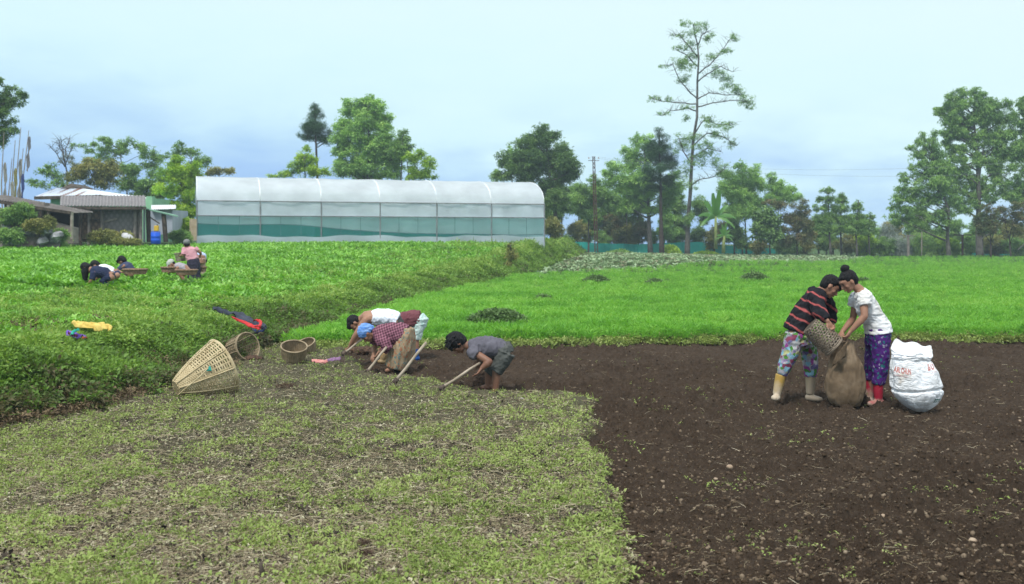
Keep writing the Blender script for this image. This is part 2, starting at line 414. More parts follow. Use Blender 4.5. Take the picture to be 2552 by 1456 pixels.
def hit(px, py, off=0.0, y0=6.0, y1=90.0):
    Y = np.arange(y0, y1, .02); X = (px-CX)/FOC*Y; z = CAMH-(py-HZ)/FOC*Y; h = hgt(X, Y)+off
    k = np.nonzero(z <= h)[0]; Yk = Y[k[0]] if len(k) else y1
    return Vector(((px-CX)/FOC*Yk, Yk, CAMH-(py-HZ)/FOC*Yk))
EXC = []
for (x_, y_, r_) in [(x, y, .10) for x, y in ((185, 808), (200, 811), (215, 814), (230, 815), (245, 816), (258, 818), (270, 820), (168, 832), (178, 836), (190, 839), (203, 842), (214, 844), (536, 774), (548, 779), (560, 785), (572, 790), (585, 796), (597, 801), (610, 806), (622, 812), (634, 815), (646, 818), (656, 822), (560, 795), (590, 808), (610, 818), (630, 826), (645, 832))]+[(600, 893, .22), (575, 885, .2), (630, 900, .16), (480, 975, .22), (530, 975, .25), (570, 972, .2), (440, 965, .15), (732, 896, .2), (766, 878, .17), (800, 902, .12), (830, 899, .12)]:
    q_ = hit(x_, y_, .06); EXC.append((q_.x, q_.y, r_*1.3))
def clear(X, Y, f=1.0):
    k = np.ones(len(X), bool)
    for a, b, r in EXC: k &= ((X-a)**2+((Y-b)*.8)**2) > r*r*f*f
    return k
# ------------------------------------------------------------------ plant cover that nobody could count
M_CARROT = leafmat('carrot_leaf', [(.12, .31, .045), (.18, .44, .06), (.25, .53, .08), (.34, .60, .12)], .45)
M_CROP = leafmat('crop_leaf', [(.10, .26, .03), (.17, .41, .05), (.25, .53, .075), (.38, .64, .14)], .35, .4, gloss=.4)
M_BANK = leafmat('bank_leaf', [(.14, .125, .06), (.10, .17, .04), (.15, .28, .05), (.21, .36, .065), (.29, .44, .09), (.38, .5, .14)], .38)
M_WEED = leafmat('weed_leaf', [(.15, .20, .055), (.24, .32, .08), (.32, .42, .11), (.42, .47, .18)], .35)
M_DRY = leafmat('dry_stalk', [(.13, .10, .06), (.25, .20, .12), (.37, .31, .20), (.55, .49, .36)], .1, .8)
M_DEAD = leafmat('dead_leaf', [(.07, .05, .03), (.14, .10, .055), (.24, .18, .10)], .1, .8)
# carrots
X, Y = samp(56000, 16, 94, 1.35, .60)
k = zone_carrot(X, Y); X, Y = X[k], Y[k]
p_ = put(X, Y); h_ = .25*(.55+.9*fbm(X*1.2, Y*1.2, 60))
r_ = np.clip(.15+.75*(1.0*fbm(X*.35, Y*.8, 61)+.7*fbm(X*2.2, Y*2.2, 62, 2)-.37)+RNG.normal(0, .17, len(X)), 0, 1)
o = scatter('carrot_crop', p_, h_*1.15, yw(len(X)), [carrot_t() for _ in range(10)], M_CARROT, r_)
tag(o, 'dense bright green feathery crop filling the flat field', 'crop', kind='stuff')
# leafy crop on the terrace
def d_t(X, Y): return xb(Y)-X
X, Y = samp(150000, 12, 88, 1.5, .60)
dd = d_t(X, Y); step = 20.6+(fbm(X*.5, Y*0, 70)-.5)*1.5
k = (dd > 1.15+.5*fbm(X, Y, 71)) & ~((X < -15) & (Y > 43.5)) & clear(X, Y) & (Y < 52.0+.311*(X+16.5)/.95*1.0+np.where(X > 2.2, 60, -1.0)) & ((Y > step) | (RNG.random(len(X)) < .75))
X, Y = X[k], Y[k]; up_ = Y > (20.6+(fbm(X*.5, Y*0, 70)-.5)*1.5)
p_ = put(X, Y); h_ = np.where(up_, .165, .09)*(.8+.5*RNG.random(len(X)))*(1+np.clip(Y-30, 0, 60)*.008)
o = scatter('leafy_crop', p_, h_*1.1, yw(len(X)), [rosette_t() for _ in range(10)], M_CROP, np.clip(.1+.8*fbm(X*.8, Y*.8, 72)+RNG.normal(0, .2, len(X)), 0, 1), tilt=.15)
tag(o, 'bright green broad leaved crop covering the raised terrace', 'crop', kind='stuff')
# bank vegetation
X, Y = samp(280000, 8.3, 95, 1.75, .62); X = xb(Y)+.4-RNG.random(len(X))**1.25*5.5
dd = d_t(X, Y); br = fbm(X*1.1, Y*1.1, 80)
k = (X > -.62*Y) & (dd > -.45+.9*fbm(X*2.5, Y*2.5, 82)) & ((dd < 1.25+1.3*br) | (RNG.random(len(X)) < np.where(Y < 21, .35*sm(.35, .65, br), .05)))
k &= ~((X < -15) & (Y > 43.5)) & clear(X, Y)
X, Y, dd, br = X[k], Y[k], dd[k], br[k]
p_ = put(X, Y); n = len(X)
g = RNG.random(n)
wk = g < .72
h_ = .036*(.6+RNG.random(n)*1.2)*(1+.7*sm(.62, .42, br))*(1+np.clip(Y-12, 0, 80)*.025)
c_ = np.clip(.25+.9*(fbm(X*1.6, Y*1.6, 81)-.35)+RNG.normal(0, .15, n)+.25*sm(.3, 1.4, dd)-.28*sm(.55, .05, dd)*(Y < 20), 0, 1)  # leaf colour brightens up the bank as painted sunlight; browner at the foot
o = scatter('bank_weeds', p_[wk], h_[wk]*1.5, yw(wk.sum()), [weed_t(12, .9, .5) for _ in range(12)], M_BANK, c_[wk], tilt=.3)
tag(o, 'tangled green weeds growing over the sloping bank', 'weeds', kind='stuff')
gk = ~wk
o = scatter('bank_grass', p_[gk], h_[gk]*2.4, yw(gk.sum()), [grass_t(8, .3, .05) for _ in range(12)], M_BANK, c_[gk], tilt=.35)
tag(o, 'long grass tufts hanging over the edge of the bank', 'grass', kind='stuff')
# dark dead undergrowth in the bank foot
X, Y = samp(52000, 8.5, 30, 1.8, .6)
dd = d_t(X, Y); k = (dd > -.3) & (dd < 2.6) & (RNG.random(len(X)) < 4*(fbm(X*.9+4, Y*.9, 85)-.50+.16*(dd < .7)*(Y < 15))) & clear(X, Y); X, Y = X[k], Y[k]
o = scatter('dead_undergrowth', put(X, Y)+[0, 0, .04], .045+.055*RNG.random(len(X)), yw(len(X)), [weed_t(9, .8, .5) for _ in range(8)], M_DEAD, tilt=.4)
tag(o, 'brown withered leaves caught among the bank weeds', 'withered leaves', kind='stuff')
# low weeds, grass and straw over the stubble
def stub(X, Y): return clear(X, Y, .45) & (soil_sd(X, Y) < .03) & (Y < yfront(X)+.4) & (d_t(X, Y) < .35)
X, Y = samp(170000, 4.8, 17.5, 2.0, .56); k = stub(X, Y); X, Y = X[k], Y[k]; n = len(X)
pt = fbm(X*1.3, Y*1.3, 90); pt2 = fbm(X*4.5, Y*4.5, 91, 3); edge = sm(-1.2, 0, soil_sd(X, Y))
k = RNG.random(n) < np.clip((pt*.6+pt2*.9+edge*.16+.22*sm(-2.6, -4.3, X)-.70)*3.2, .04, .62); X, Y, pt2 = X[k], Y[k], pt2[k]; n = len(X)
p_ = put(X, Y); p_[:, 2] += .012
g = RNG.random(n); a, b = g < .84, g >= .84
c_ = np.clip(.1+.9*fbm(X*2.4, Y*2.4, 92)+RNG.normal(0, .2, n), 0, 1)
o = scatter('low_weeds', p_[a], .022+.05*RNG.random(a.sum())**2, yw(a.sum()), [weed_t(7, .5, .5) for _ in range(14)], M_WEED, c_[a], tilt=.3)
tag(o, 'small green weeds sprouting across the uncleared ground', 'weeds', kind='stuff')
o = scatter('grass_blades', p_[b], .025+.09*RNG.random(b.sum())**3, yw(b.sum()), [grass_t(6, .35, .045) for _ in range(12)], M_WEED, c_[b], tilt=.3)
tag(o, 'thin grass tufts scattered over the uncleared ground', 'grass', kind='stuff')
X, Y = samp(230000, 4.8, 17.3, 2.0, .56); k = stub(X, Y) & (RNG.random(len(X)) < .25+.75*fbm(X*1.5, Y*1.5, 95)*sm(15.5, 11, Y)); X, Y = X[k], Y[k]
p_ = put(X, Y); p_[:, 2] += .02+.02*RNG.random(len(X))
o = scatter('dry_straw', p_, .022+.10*RNG.random(len(X))**5, yw(len(X)), [straw_t() for _ in range(16)], M_DRY, RNG.random(len(X))**1.4, tilt=.18)
tag(o, 'dry pale stalks and straw strewn over the uncleared ground', 'straw', kind='stuff')
X, Y = samp(42000, 4.8, 17, 1.9, .56); k = stub(X, Y) & (RNG.random(len(X)) < 1.6*(fbm(X*1.8, Y*1.8, 97)-.35)); X, Y = X[k], Y[k]
o = scatter('dead_leaves', put(X, Y)+[0, 0, .015], .018+.035*RNG.random(len(X))**2, yw(len(X)), [weed_t(5, .4, .7) for _ in range(8)], leafmat('rotting_leaf', [(.025, .02, .017), (.06, .045, .035), (.11, .085, .06)], .05, .8), tilt=.4)
tag(o, 'dark rotting leaves lying among the stubble weeds', 'dead leaves', kind='stuff')
X, Y = samp(210000, 4.8, 17, 2.0, .56); k = stub(X, Y) & (RNG.random(len(X)) < .35+.8*fbm(X*2.1, Y*2.1, 120)); X, Y = X[k], Y[k]
p_ = put(X, Y); p_[:, 2] += .008+.03*RNG.random(len(X))
def chip_t():
    a = rv(0, 6.28); d = Vector((math.cos(a), math.sin(a), rv(-.5, .5))); return t_leaf(-d*.5, d, (rv(-.6, .6), rv(-.6, .6), 1), 1.0, rv(.3, .8), rv(-.2, .3))
o = scatter('leaf_litter', p_, .012+.026*RNG.random(len(X))**2, yw(len(X)), [chip_t() for _ in range(16)], leafmat('litter_chip', [(.07, .055, .045), (.19, .15, .10), (.32, .27, .18), (.32, .34, .17), (.52, .47, .35)], .1, .8), RNG.random(len(X)), tilt=.4)
tag(o, 'fine brown and tan plant litter covering the uncleared ground', 'plant litter', kind='stuff')
# crumbs, straw and sprouts on the dug soil
M_CLOD = leafmat('soil_crumb', [(.04, .027, .017), (.07, .048, .031), (.11, .08, .053), (.22, .17, .12)], 0, 1, gloss=.1)
X, Y = samp(95000, 4.8, 17.8, 1.9, .58); sd_ = soil_sd(X, Y); k = (sd_ > -.05); X, Y = X[k], Y[k]
p_ = np.stack([X, Y, hgt(X, Y, True)], -1); r_ = RNG.random(len(X))
o = scatter('soil_crumbs', p_, .006+.03*r_**7+.007*RNG.random(len(X)), yw(len(X)), [clod_t() for _ in range(12)], M_CLOD, np.clip(RNG.random(len(X))**1.5, 0, 1), tilt=.5)
tag(o, 'crumbly brown clods loosened over the dug plot', 'soil clods', kind='stuff')
X, Y = samp(20000, 4.8, 17.8, 1.7, .58); k = (soil_sd(X, Y) > .05) & (RNG.random(len(X)) < fbm(X*.9, Y*.9, 99)*1.1); X, Y = X[k], Y[k]
p_ = np.stack([X, Y, hgt(X, Y, True)+.012], -1)
o = scatter('straw_bits', p_, .012+.08*RNG.random(len(X))**4, yw(len(X)), [straw_t() for _ in range(10)], M_DRY, RNG.random(len(X)), tilt=.2)
tag(o, 'pale straw scraps lying on the dug brown soil', 'straw', kind='stuff')
X, Y = samp(2600, 4.8, 17.8, 1.4, .58); k = (soil_sd(X, Y) > .1) & (fbm(X*1.2, Y*1.2, 101) > .52); X, Y = X[k], Y[k]
o = scatter('soil_sprouts', np.stack([X, Y, hgt(X, Y, True)+.01], -1), .02+.035*RNG.random(len(X))**2, yw(len(X)), [weed_t(6, .6, .6) for _ in range(8)], M_WEED, tilt=.3)
tag(o, 'stray green sprouts left on the dug soil', 'sprouts', kind='stuff')
# grassy fringe where the soil meets the carrot field
X = RNG.uniform(-3.6, 11, 5000); Y = yfront(X)+RNG.normal(-.05, .18, 5000); k = soil_sd(X, Y) < .15; X, Y = X[k], Y[k]
o = scatter('field_edge_grass', put(X, Y), .06+.09*RNG.random(len(X)), yw(len(X)), [weed_t(8, .7, .5) for _ in range(8)]+[grass_t(7) for _ in range(6)], M_WEED, tilt=.3)
tag(o, 'ragged weeds along the seam between soil and green crop', 'weeds', kind='stuff')
# kitchen garden strip at the far end
X, Y = samp(34000, 46, 97, .6, .36)
k = (X > xb(Y)+.6) & ~zone_carrot(X, Y) & (X < 29) & (Y > np.interp(X, [-2, 1.05, 6, 11.5, 23.4, 30], [42, 45, 49.5, 56, 70, 84]))
X, Y = X[k], np.round(Y[k]/1.3)*1.3+RNG.normal(0, .12, k.sum())
o = scatter('cabbage_rows', put(X, Y), .20+.13*RNG.random(len(X)), yw(len(X)), [rosette_t(8, (.5, .8), .6, (.2, 1.0)) for _ in range(8)],
            leafmat('cabbage_leaf', [(.26, .22, .14), (.22, .32, .15), (.30, .42, .22), (.42, .54, .34)], .2), tilt=.2)
tag(o, 'rows of pale grey green cabbages and dry plants before the teal net', 'vegetable rows', kind='stuff')
# ------------------------------------------------------------------ greenhouse
def frame_at(X0, Y0, X1, Y1):
    o = Vector((X0, Y0, 0)); u = (Vector((X1, Y1, 0))-o); ln = u.length; u.normalize(); v = Vector((-u.y, u.x, 0))
    return (lambda a, b, z: o+u*a+v*b+Vector((0, 0, z))), ln, u, v
def film(name, col, alpha, rough=.5, trans=.5, mesh=0, streak=None):
    """thin plastic or net: part of the light goes straight through"""
    m, t, out = newmat(name); L = t.links.new
    d = t.nodes.new('ShaderNodeBsdfPrincipled'); d.inputs['Roughness'].default_value = rough; d.inputs['Specular IOR Level'].default_value = .3
    tr = t.nodes.new('ShaderNodeBsdfTranslucent'); tp = t.nodes.new('ShaderNodeBsdfTransparent')
    tc = t.nodes.new('ShaderNodeTexCoord'); n = t.nodes.new('ShaderNodeTexNoise'); n.inputs['Scale'].default_value = .9; n.inputs['Detail'].default_value = 6
    mp = t.nodes.new('ShaderNodeMapping'); mp.inputs['Scale'].default_value = streak or (1, 1, 1); L(tc.outputs['Object'], mp.inputs[0]); L(mp.outputs[0], n.inputs['Vector'])
    r = t.nodes.new('ShaderNodeValToRGB'); r.color_ramp.elements[0].position = .3; r.color_ramp.elements[1].position = .7
    r.color_ramp.elements[0].color = (*[c*.8 for c in col], 1); r.color_ramp.elements[1].color = (*col, 1); L(n.outputs[0], r.inputs[0])
    L(r.outputs[0], d.inputs['Base Color']); L(r.outputs[0], tr.inputs[0])
    a = t.nodes.new('ShaderNodeMixShader'); a.inputs[0].default_value = trans; L(d.outputs[0], a.inputs[1]); L(tr.outputs[0], a.inputs[2])
    b = t.nodes.new('ShaderNodeMixShader'); b.inputs[0].default_value = alpha; L(tp.outputs[0], b.inputs[1]); L(a.outputs[0], b.inputs[2]); L(b.outputs[0], out.inputs[0])
    bp = t.nodes.new('ShaderNodeBump'); bp.inputs['Strength'].default_value = .5; bp.inputs['Distance'].default_value = .15; L(n.outputs[0], bp.inputs['Height']); L(bp.outputs[0], d.inputs['Normal'])
    return m
M_FILM = film('roof_film', (.84, .90, .95), .97, .35, .45, streak=(1, 1, 1))
M_CURT = film('curtain_film', (.80, .88, .95), .92, .5, .5)
M_BACKCURT = film('inner_curtain', (.86, .92, .94), .96, .5, .6)
M_NET = film('teal_net', (.06, .45, .44), .38, .8, .45)
M_FNET = film('fence_net', (.02, .46, .40), .95, .8, .3)
M_STEEL = pmat('grey_pipe', (.16, .17, .18), (.26, .26, .27), 4, .5)
M_RIB = pmat('pale_rib', (.82, .84, .86), rough=.4)
M_RUST = pmat('rusty_steel', (.045, .025, .022), (.12, .05, .035), 9, .8)
def greenhouse():
    P, LN, u, v = frame_at(-16.46, 52, 1.87, 58)
    g = empty('greenhouse', P(LN/2, 0, 1.1), 'long greenhouse with white arched plastic roof and teal net walls', 'greenhouse')
    zE, zR, Wd, zB = 3.68, 5.12, 6.2, 1.0
    nb = 6; na = 14
    def arch(a, t, off=0.0):      # t 0..1 across the width
        th = math.pi*t; b = Wd/2-math.cos(th)*(Wd/2+off); z = zE+math.sin(th)**.85*(zR-zE+off) if 0 < t < 1 else zE
        return P(a, b, z)
    m = MB(); nl = 72; vs = []
    for i in range(nl+1):
        a = LN*i/nl; ph = (i/nl*nb) % 1
        for j in range(na+1):
            t = j/na; s = -.02*math.sin(math.pi*ph)*math.sin(math.pi*t)+.008*math.sin(i*1.3+j*.9)+.01*math.sin(i*.37+j*2.1)
            vs.append(arch(a, t, s))
    m.add(vs, [(i*(na+1)+j, (i+1)*(na+1)+j, (i+1)*(na+1)+j+1, i*(na+1)+j+1) for i in range(nl) for j in range(na)])
    m.build('roof_film', M_FILM, g, True)
    for i in range(nb+1):
        a = LN*i/nb; r = MB(); r.tube([arch(a, j/na, -.012) for j in range(na+1)], .024, 6); r.build('roof_rib', M_RIB, g, True)
    # side wall facing the field
    def sheet(name, z0, z1, b, mat, n=80, amp=.03, a0=0, a1=None, close=None):
        a1 = LN if a1 is None else a1; m = MB(); vs = []; rows = 6
        for i in range(n+1):
            a = a0+(a1-a0)*i/n; q0 = z0(a) if callable(z0) else z0; q1 = z1(a) if callable(z1) else z1
            for j in range(rows+1):
                z = q0+(q1-q0)*j/rows; vs.append(P(a, b+amp*math.sin(a*2.1+z*3)+amp*.5*math.sin(a*7.3+z), z))
        m.add(vs, [(i*(rows+1)+j, (i+1)*(rows+1)+j, (i+1)*(rows+1)+j+1, i*(rows+1)+j+1) for i in range(n) for j in range(rows)])
        return m.build(name, mat, g, True)
    sheet('side_curtain', 2.90, 3.66, -.02, M_CURT)
    sheet('side_net', zB+.2, 2.9, -.03, M_NET)
    def lower(a):                      # wavy lower hem of the rolled curtain behind the net
        t = a/LN; return 2.48-.05*math.sin(t*9)-.52*float(sm(.22, .55, t))-.02*math.sin(t*22)
    sheet('rolled_curtain', lower, 3.0, .12, M_BACKCURT)
    hem = MB(); hem.tube([P(LN*i/60, .10, lower(LN*i/60)) for i in range(61)], .03, 5); hem.build('curtain_hem', M_STEEL, g)
    sheet('skirting_film', zB-.1, lambda a: 1.83+.05*math.sin(a*.9)+.03*math.sin(a*2.7), -.10, M_CURT)
    sheet('far_net', zB, zE, Wd, film('far_green_net', (.05, .26, .17), .95, .8, .3))
    # end walls
    for a in (0.02, LN-.02):
        e = MB(); pts = [arch(a, j/na, -.02) for j in range(na+1)]
        e.add(pts+[P(a, Wd, zB), P(a, 0, zB)], [tuple(range(len(pts)+2))]); e.build('end_wall', M_CURT, g)
    pl = MB()
    for i in range(nb+1):
        p = MB(); a = LN*i/nb; p.tube([P(a, -.06, zB-.2), P(a, -.06, zE)], .035, 6); p.build('post', M_STEEL, g)
    for z in (zE, 2.9):
        r = MB(); r.tube([P(0, -.08, z), P(LN, -.08, z)], .028, 6); r.build('rail', M_STEEL, g)
    for i in range(nb*3):
        if i % 3:
            a = LN*i/(nb*3); p = MB(); p.tube([P(a, .04, zB), P(a, .04, 2.9)], .012, 5); p.build('thin_post', M_STEEL, g)
    inside = MB()
    k = 0
    X = RNG.uniform(.6, LN-.6, 2600); B = RNG.uniform(.7, 5.6, 2600)
    pos = np.array([P(a, b, 1.25) for a, b in zip(X, B)])
    scatter('indoor_plants', pos, .38+.25*RNG.random(2600), yw(2600), [rosette_t() for _ in range(6)], M_BANK, parent=None)
    o = bpy.data.objects['indoor_plants']; tag(o, 'green plants growing in beds inside the greenhouse', 'plants', kind='stuff')
greenhouse()
# ------------------------------------------------------------------ farm buildings
M_ROOFG = pmat('weathered_sheet_roof', (.17, .16, .165), (.28, .26, .26), 3, .8, .3, 20, stretch=(6, 1, 1))
M_ROOFB = pmat('brown_grey_roof', (.13, .11, .10), (.25, .22, .2), 3, .85, .3, 20)
M_WOODD = pmat('dark_old_wood', (.035, .028, .022), (.10, .078, .058), 6, .85, .3, 30)
M_WOODP = pmat('pale_post_wood', (.22, .19, .16), (.36, .32, .27), 6, .85)
M_GREENW = pmat('mint_painted_wall', (.22, .46, .27), (.30, .55, .34), 3, .7)
M_MUD = pmat('mud_plaster', (.15, .125, .11), (.27, .235, .21), 4, .9, .4, 20)
M_GREY = pmat('grey_sheet_wall', (.34, .38, .44), (.42, .46, .52), 2, .6)
M_WHITER = pmat('white_sheet_roof', (.78, .80, .82), (.68, .71, .74), 2, .5)
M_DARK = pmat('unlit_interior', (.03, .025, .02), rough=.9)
def weave_mat(name, c1, c2, sc=14):
    m, t, out = newmat(name); L = t.links.new
    b = t.nodes.new('ShaderNodeBsdfPrincipled'); b.inputs['Roughness'].default_value = .8; b.inputs['Specular IOR Level'].default_value = .15
    tc = t.nodes.new('ShaderNodeTexCoord'); n = t.nodes.new('ShaderNodeTexNoise'); n.inputs['Scale'].default_value = 1.5; n.inputs['Detail'].default_value = 4; L(tc.outputs['Object'], n.inputs['Vector'])
    ws = []
    for dr, rot in (('X', .6), ('X', -.6)):
        mp = t.nodes.new('ShaderNodeMapping'); mp.inputs['Rotation'].default_value = (0, rot, 0); L(tc.outputs['Object'], mp.inputs[0])
        w = t.nodes.new('ShaderNodeTexWave'); w.bands_direction = dr; w.inputs['Scale'].default_value = sc/6; w.inputs['Distortion'].default_value = 2.5; L(mp.outputs[0], w.inputs['Vector']); ws.append(w.outputs['Fac'])
    x = t.nodes.new('ShaderNodeMath'); x.operation = 'MULTIPLY'; L(ws[0], x.inputs[0]); L(ws[1], x.inputs[1])
    y = t.nodes.new('ShaderNodeMath'); y.operation = 'ADD'; L(x.outputs[0], y.inputs[0]); L(n.outputs[0], y.inputs[1])
    r = t.nodes.new('ShaderNodeValToRGB'); r.color_ramp.elements[0].position = .4; r.color_ramp.elements[1].position = 1.1; r.color_ramp.elements[0].color = (*c1, 1); r.color_ramp.elements[1].color = (*c2, 1)
    L(y.outputs[0], r.inputs[0]); L(r.outputs[0], b.inputs['Base Color']); L(b.outputs[0], out.inputs[0]); return m
M_BAMB = weave_mat('bamboo_mat_wall', (.14, .105, .08), (.27, .19, .13), 9)
M_BAMBG = weave_mat('grey_mat_wall', (.17, .155, .15), (.24, .22, .21), 9)
def rust_roof_mat():
    m, t, out = newmat('rusted_tin_roof'); L = t.links.new
    b = t.nodes.new('ShaderNodeBsdfPrincipled'); b.inputs['Roughness'].default_value = .5
    tc = t.nodes.new('ShaderNodeTexCoord'); mp = t.nodes.new('ShaderNodeMapping'); mp.inputs['Scale'].default_value = (1.5, .10, .2); L(tc.outputs['Object'], mp.inputs[0])
    n = t.nodes.new('ShaderNodeTexNoise'); n.inputs['Scale'].default_value = 1.3; n.inputs['Detail'].default_value = 4; L(mp.outputs[0], n.inputs['Vector'])
    r = t.nodes.new('ShaderNodeValToRGB'); e = r.color_ramp.elements; e[0].position = .54; e[1].position = .60; e[0].color = (.62, .67, .74, 1); e[1].color = (.24, .11, .07, 1); L(n.outputs[0], r.inputs[0])
    L(r.outputs[0], b.inputs['Base Color']); L(b.outputs[0], out.inputs[0]); return m
def q5(zx, zy): return zx*.18876, 414.8+zy*.18876
def A5(zx, zy, Y): return at(*q5(zx, zy), Y)
def slab(m, pts, th=.06):
    """a sheet with thickness through four corner points"""
    pts = [Vector(p) for p in pts]; n = (pts[1]-pts[0]).cross(pts[3]-pts[0]).normalized()*th/2
    return m.add([p+n for p in pts]+[p-n for p in pts], [(0, 1, 2, 3), (7, 6, 5, 4), (0, 4, 5, 1), (1, 5, 6, 2), (2, 6, 7, 3), (3, 7, 4, 0)])
def corrug(m, a, b, c, d, n=40, amp=.025):
    """corrugated sheet a-b along the eave, d-c along the ridge"""
    a, b, c, d = [Vector(p) for p in (a, b, c, d)]; nr = (b-a).cross(d-a).normalized(); vs = []
    for i in range(n*2+1):
        t = i/(n*2); o = nr*(amp if i % 2 else -amp); vs += [a.lerp(b, t)+o, d.lerp(c, t)+o]
    vs += [v-nr*.02 for v in vs]; k = (n*2+1)*2
    f = [(2*i, 2*i+2, 2*i+3, 2*i+1) for i in range(n*2)]
    m.add(vs, f+[tuple(j+k for j in reversed(q)) for q in f]+[(0, 1, k+1, k), (k-2, 2*k-2, 2*k-1, k-1)])
def buildings():
    # bamboo walled barn
    Y = 46.0; gz = 1.2
    b = empty('bamboo_shed', A5(1400, 1000, Y), 'long shed with woven bamboo walls under a flat grey sheet roof', 'shed')
    m = MB(); c0 = A5(790, 520, Y-.5); c1 = A5(1925, 525, Y-.5); t1 = A5(1915, 385, Y+2.6); t0 = A5(800, 390, Y+2.6)
    corrug(m, c0, c1, t1, t0, 26, .03); m.build('roof', M_ROOFG, b)
    m = MB(); m.bar(c0-Vector((0, 0, .10)), c1-Vector((0, 0, .10)), .12, .12); m.build('eave_beam', M_WOODD, b)
    def wall(n, x0, x1, y0, y1, mat, dY=0.0, th=.1):
        p = A5(x0, y0, Y+dY); q = A5(x1, y1, Y+dY); m = MB(); m.box(((p.x+q.x)/2, Y+dY+th/2, (p.z+q.z)/2), (abs(q.x-p.x), th, abs(p.z-q.z))); return m.build(n, mat, b)
    wall('mat_wall', 980, 1350, 530, 960, M_BAMB, .15); wall('mat_wall', 1352, 1780, 530, 1010, M_BAMBG, .1)
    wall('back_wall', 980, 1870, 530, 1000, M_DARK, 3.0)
    for x in (975, 1070, 1175, 1345, 1780, 1860): 
        p = A5(x, 530, Y); q = A5(x, 1030, Y); k = MB(); k.tube([(p.x, Y, p.z), (q.x+rv(-.03, .03), Y, gz-.2)], .075, 7); k.build('post', M_WOODD if x < 1100 else M_MUD, b)
    p = A5(1250, 745, Y); q = A5(1550, 700, Y); k = MB(); k.bar(A5(1180, 705, Y), A5(1345, 700, Y), .06, .06); k.build('rail', M_WOODD, b)
    p, q = A5(1360, 740, Y+.06), A5(1545, 690, Y+.06); k = MB(); k.bar(p, q, .06, .08); k.build('brace', M_WOODP, b)
    wall('side_wall', 1782, 1868, 540, 1020, M_MUD, .2)
    # open lean-to running down from the left
    Y = 42.0
    l = empty('lean_to', A5(600, 950, Y), 'low open lean-to with a sloping brown sheet roof on thin posts', 'lean-to')
    m = MB(); corrug(m, A5(-260, 400, Y), A5(940, 605, Y), A5(1230, 600, Y+2.4), A5(60, 380, Y+2.6), 34, .025); m.build('roof', M_ROOFB, l)
    m = MB(); m.bar(A5(-260, 435, Y), A5(940, 615, Y), .1, .12); m.build('eave_beam', M_WOODD, l)
    for x, y0, y1, mt in ((75, 460, 560, M_WOODD), (205, 480, 640, M_WOODD), (445, 520, 780, M_WOODD), (540, 540, 660, M_WOODD), (640, 555, 690, M_WOODD), (950, 600, 960, M_WOODP)):
        k = MB(); p, q = A5(x, y0, Y+.05), A5(x, y1, Y+.05); k.tube([p, (p.x, q.y, q.z)], .07 if x > 400 else .05, 7); k.build('post', mt, l)
    k = MB(); k.add([A5(340, 640, Y+.3), A5(970, 810, Y+.3), A5(970, 1020, Y+.3), A5(340, 1000, Y+.3)]+[A5(340, 640, Y+.3)+Vector((0, .5, 0)), A5(970, 810, Y+.3)+Vector((0, .5, 0)), A5(970, 1020, Y+.3)+Vector((0, .5, 0)), A5(340, 1000, Y+.3)+Vector((0, .5, 0))],
          [(0, 1, 2, 3), (7, 6, 5, 4), (0, 4, 5, 1), (1, 5, 6, 2)]); k.build('sloping_mud_wall', M_MUD, l)
    k = MB(); k.box(A5(390, 620, Y+.9), (1.5, .5, .9)); k.build('stone_wall', M_MUD, l)
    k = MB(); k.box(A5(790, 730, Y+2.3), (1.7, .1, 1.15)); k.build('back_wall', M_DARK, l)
    # rusty roofed house behind
    Y = 56.0
    h = empty('mint_house', A5(900, 800, Y), 'mint green house behind the shed with rust streaked pale hip roof', 'house')
    a, bb, c, d = A5(455, 400, Y), A5(1345, 380, Y), A5(1075, 290, Y+2.6), A5(745, 290, Y+2.6)
    m = MB(); corrug(m, a, bb, c, d, 30, .03); m.build('roof', rust_roof_mat(), h)
    back0, back1 = a+Vector((1, 6.5, 0)), bb+Vector((1, 6.5, 0))
    m = MB(); m.add([back0, back1, c, d, a, bb], [(1, 0, 3, 2), (0, 4, 3), (5, 1, 2)]); m.build('roof_back', M_WHITER, h)
    m = MB(); r0, r1 = A5(800, 292, Y+2.4), A5(1065, 282, Y+2.4); rt = A5(935, 228, Y+2.8)
    m.add([r0, r1, rt, r0+Vector((0, 2, 0)), r1+Vector((0, 2, 0)), rt+Vector((0, 2, 0))], [(0, 1, 2), (3, 5, 4), (0, 2, 5, 3), (1, 4, 5, 2), (0, 3, 4, 1)]); m.build('roof_vent', M_WOODD, h)
    m = MB(); m.bar(a-Vector((0, 0, .08)), bb-Vector((0, 0, .08)), .1, .18); m.build('fascia', M_WOODD, h)
    p, q = A5(600, 420, Y), A5(2000, 1000, Y); m = MB(); m.box(((p.x+q.x)/2, Y+2.6, (p.z+q.z)/2), (q.x-p.x, 4.0, p.z-q.z)); m.build('wall', M_GREENW, h)
    p, q = A5(310, 505, Y), A5(600, 700, Y); m = MB(); m.box(((p.x+q.x)/2, Y+2.2, (p.z+q.z)/2), (q.x-p.x, 3, p.z-q.z)); m.build('white_wall', M_GREY, h)
    # mint gable corner right of the roof
    p, q = A5(1925, 395, Y), A5(2003, 570, Y); m = MB(); m.box(((p.x+q.x)/2, Y+.3, (p.z+q.z)/2), (q.x-p.x, .5, p.z-q.z)); m.build('corner_wall', M_GREENW, h)
    # pale outhouse with white roof
    Y = 50.0
    w = empty('outhouse', A5(2120, 900, Y), 'small grey sheet outhouse with white roof beside the greenhouse', 'outhouse')
    m = MB(); corrug(m, A5(1995, 570, Y), A5(2322, 560, Y), A5(2322, 508, Y+3), A5(1995, 512, Y+3), 12, .02); m.build('roof', M_WHITER, w)
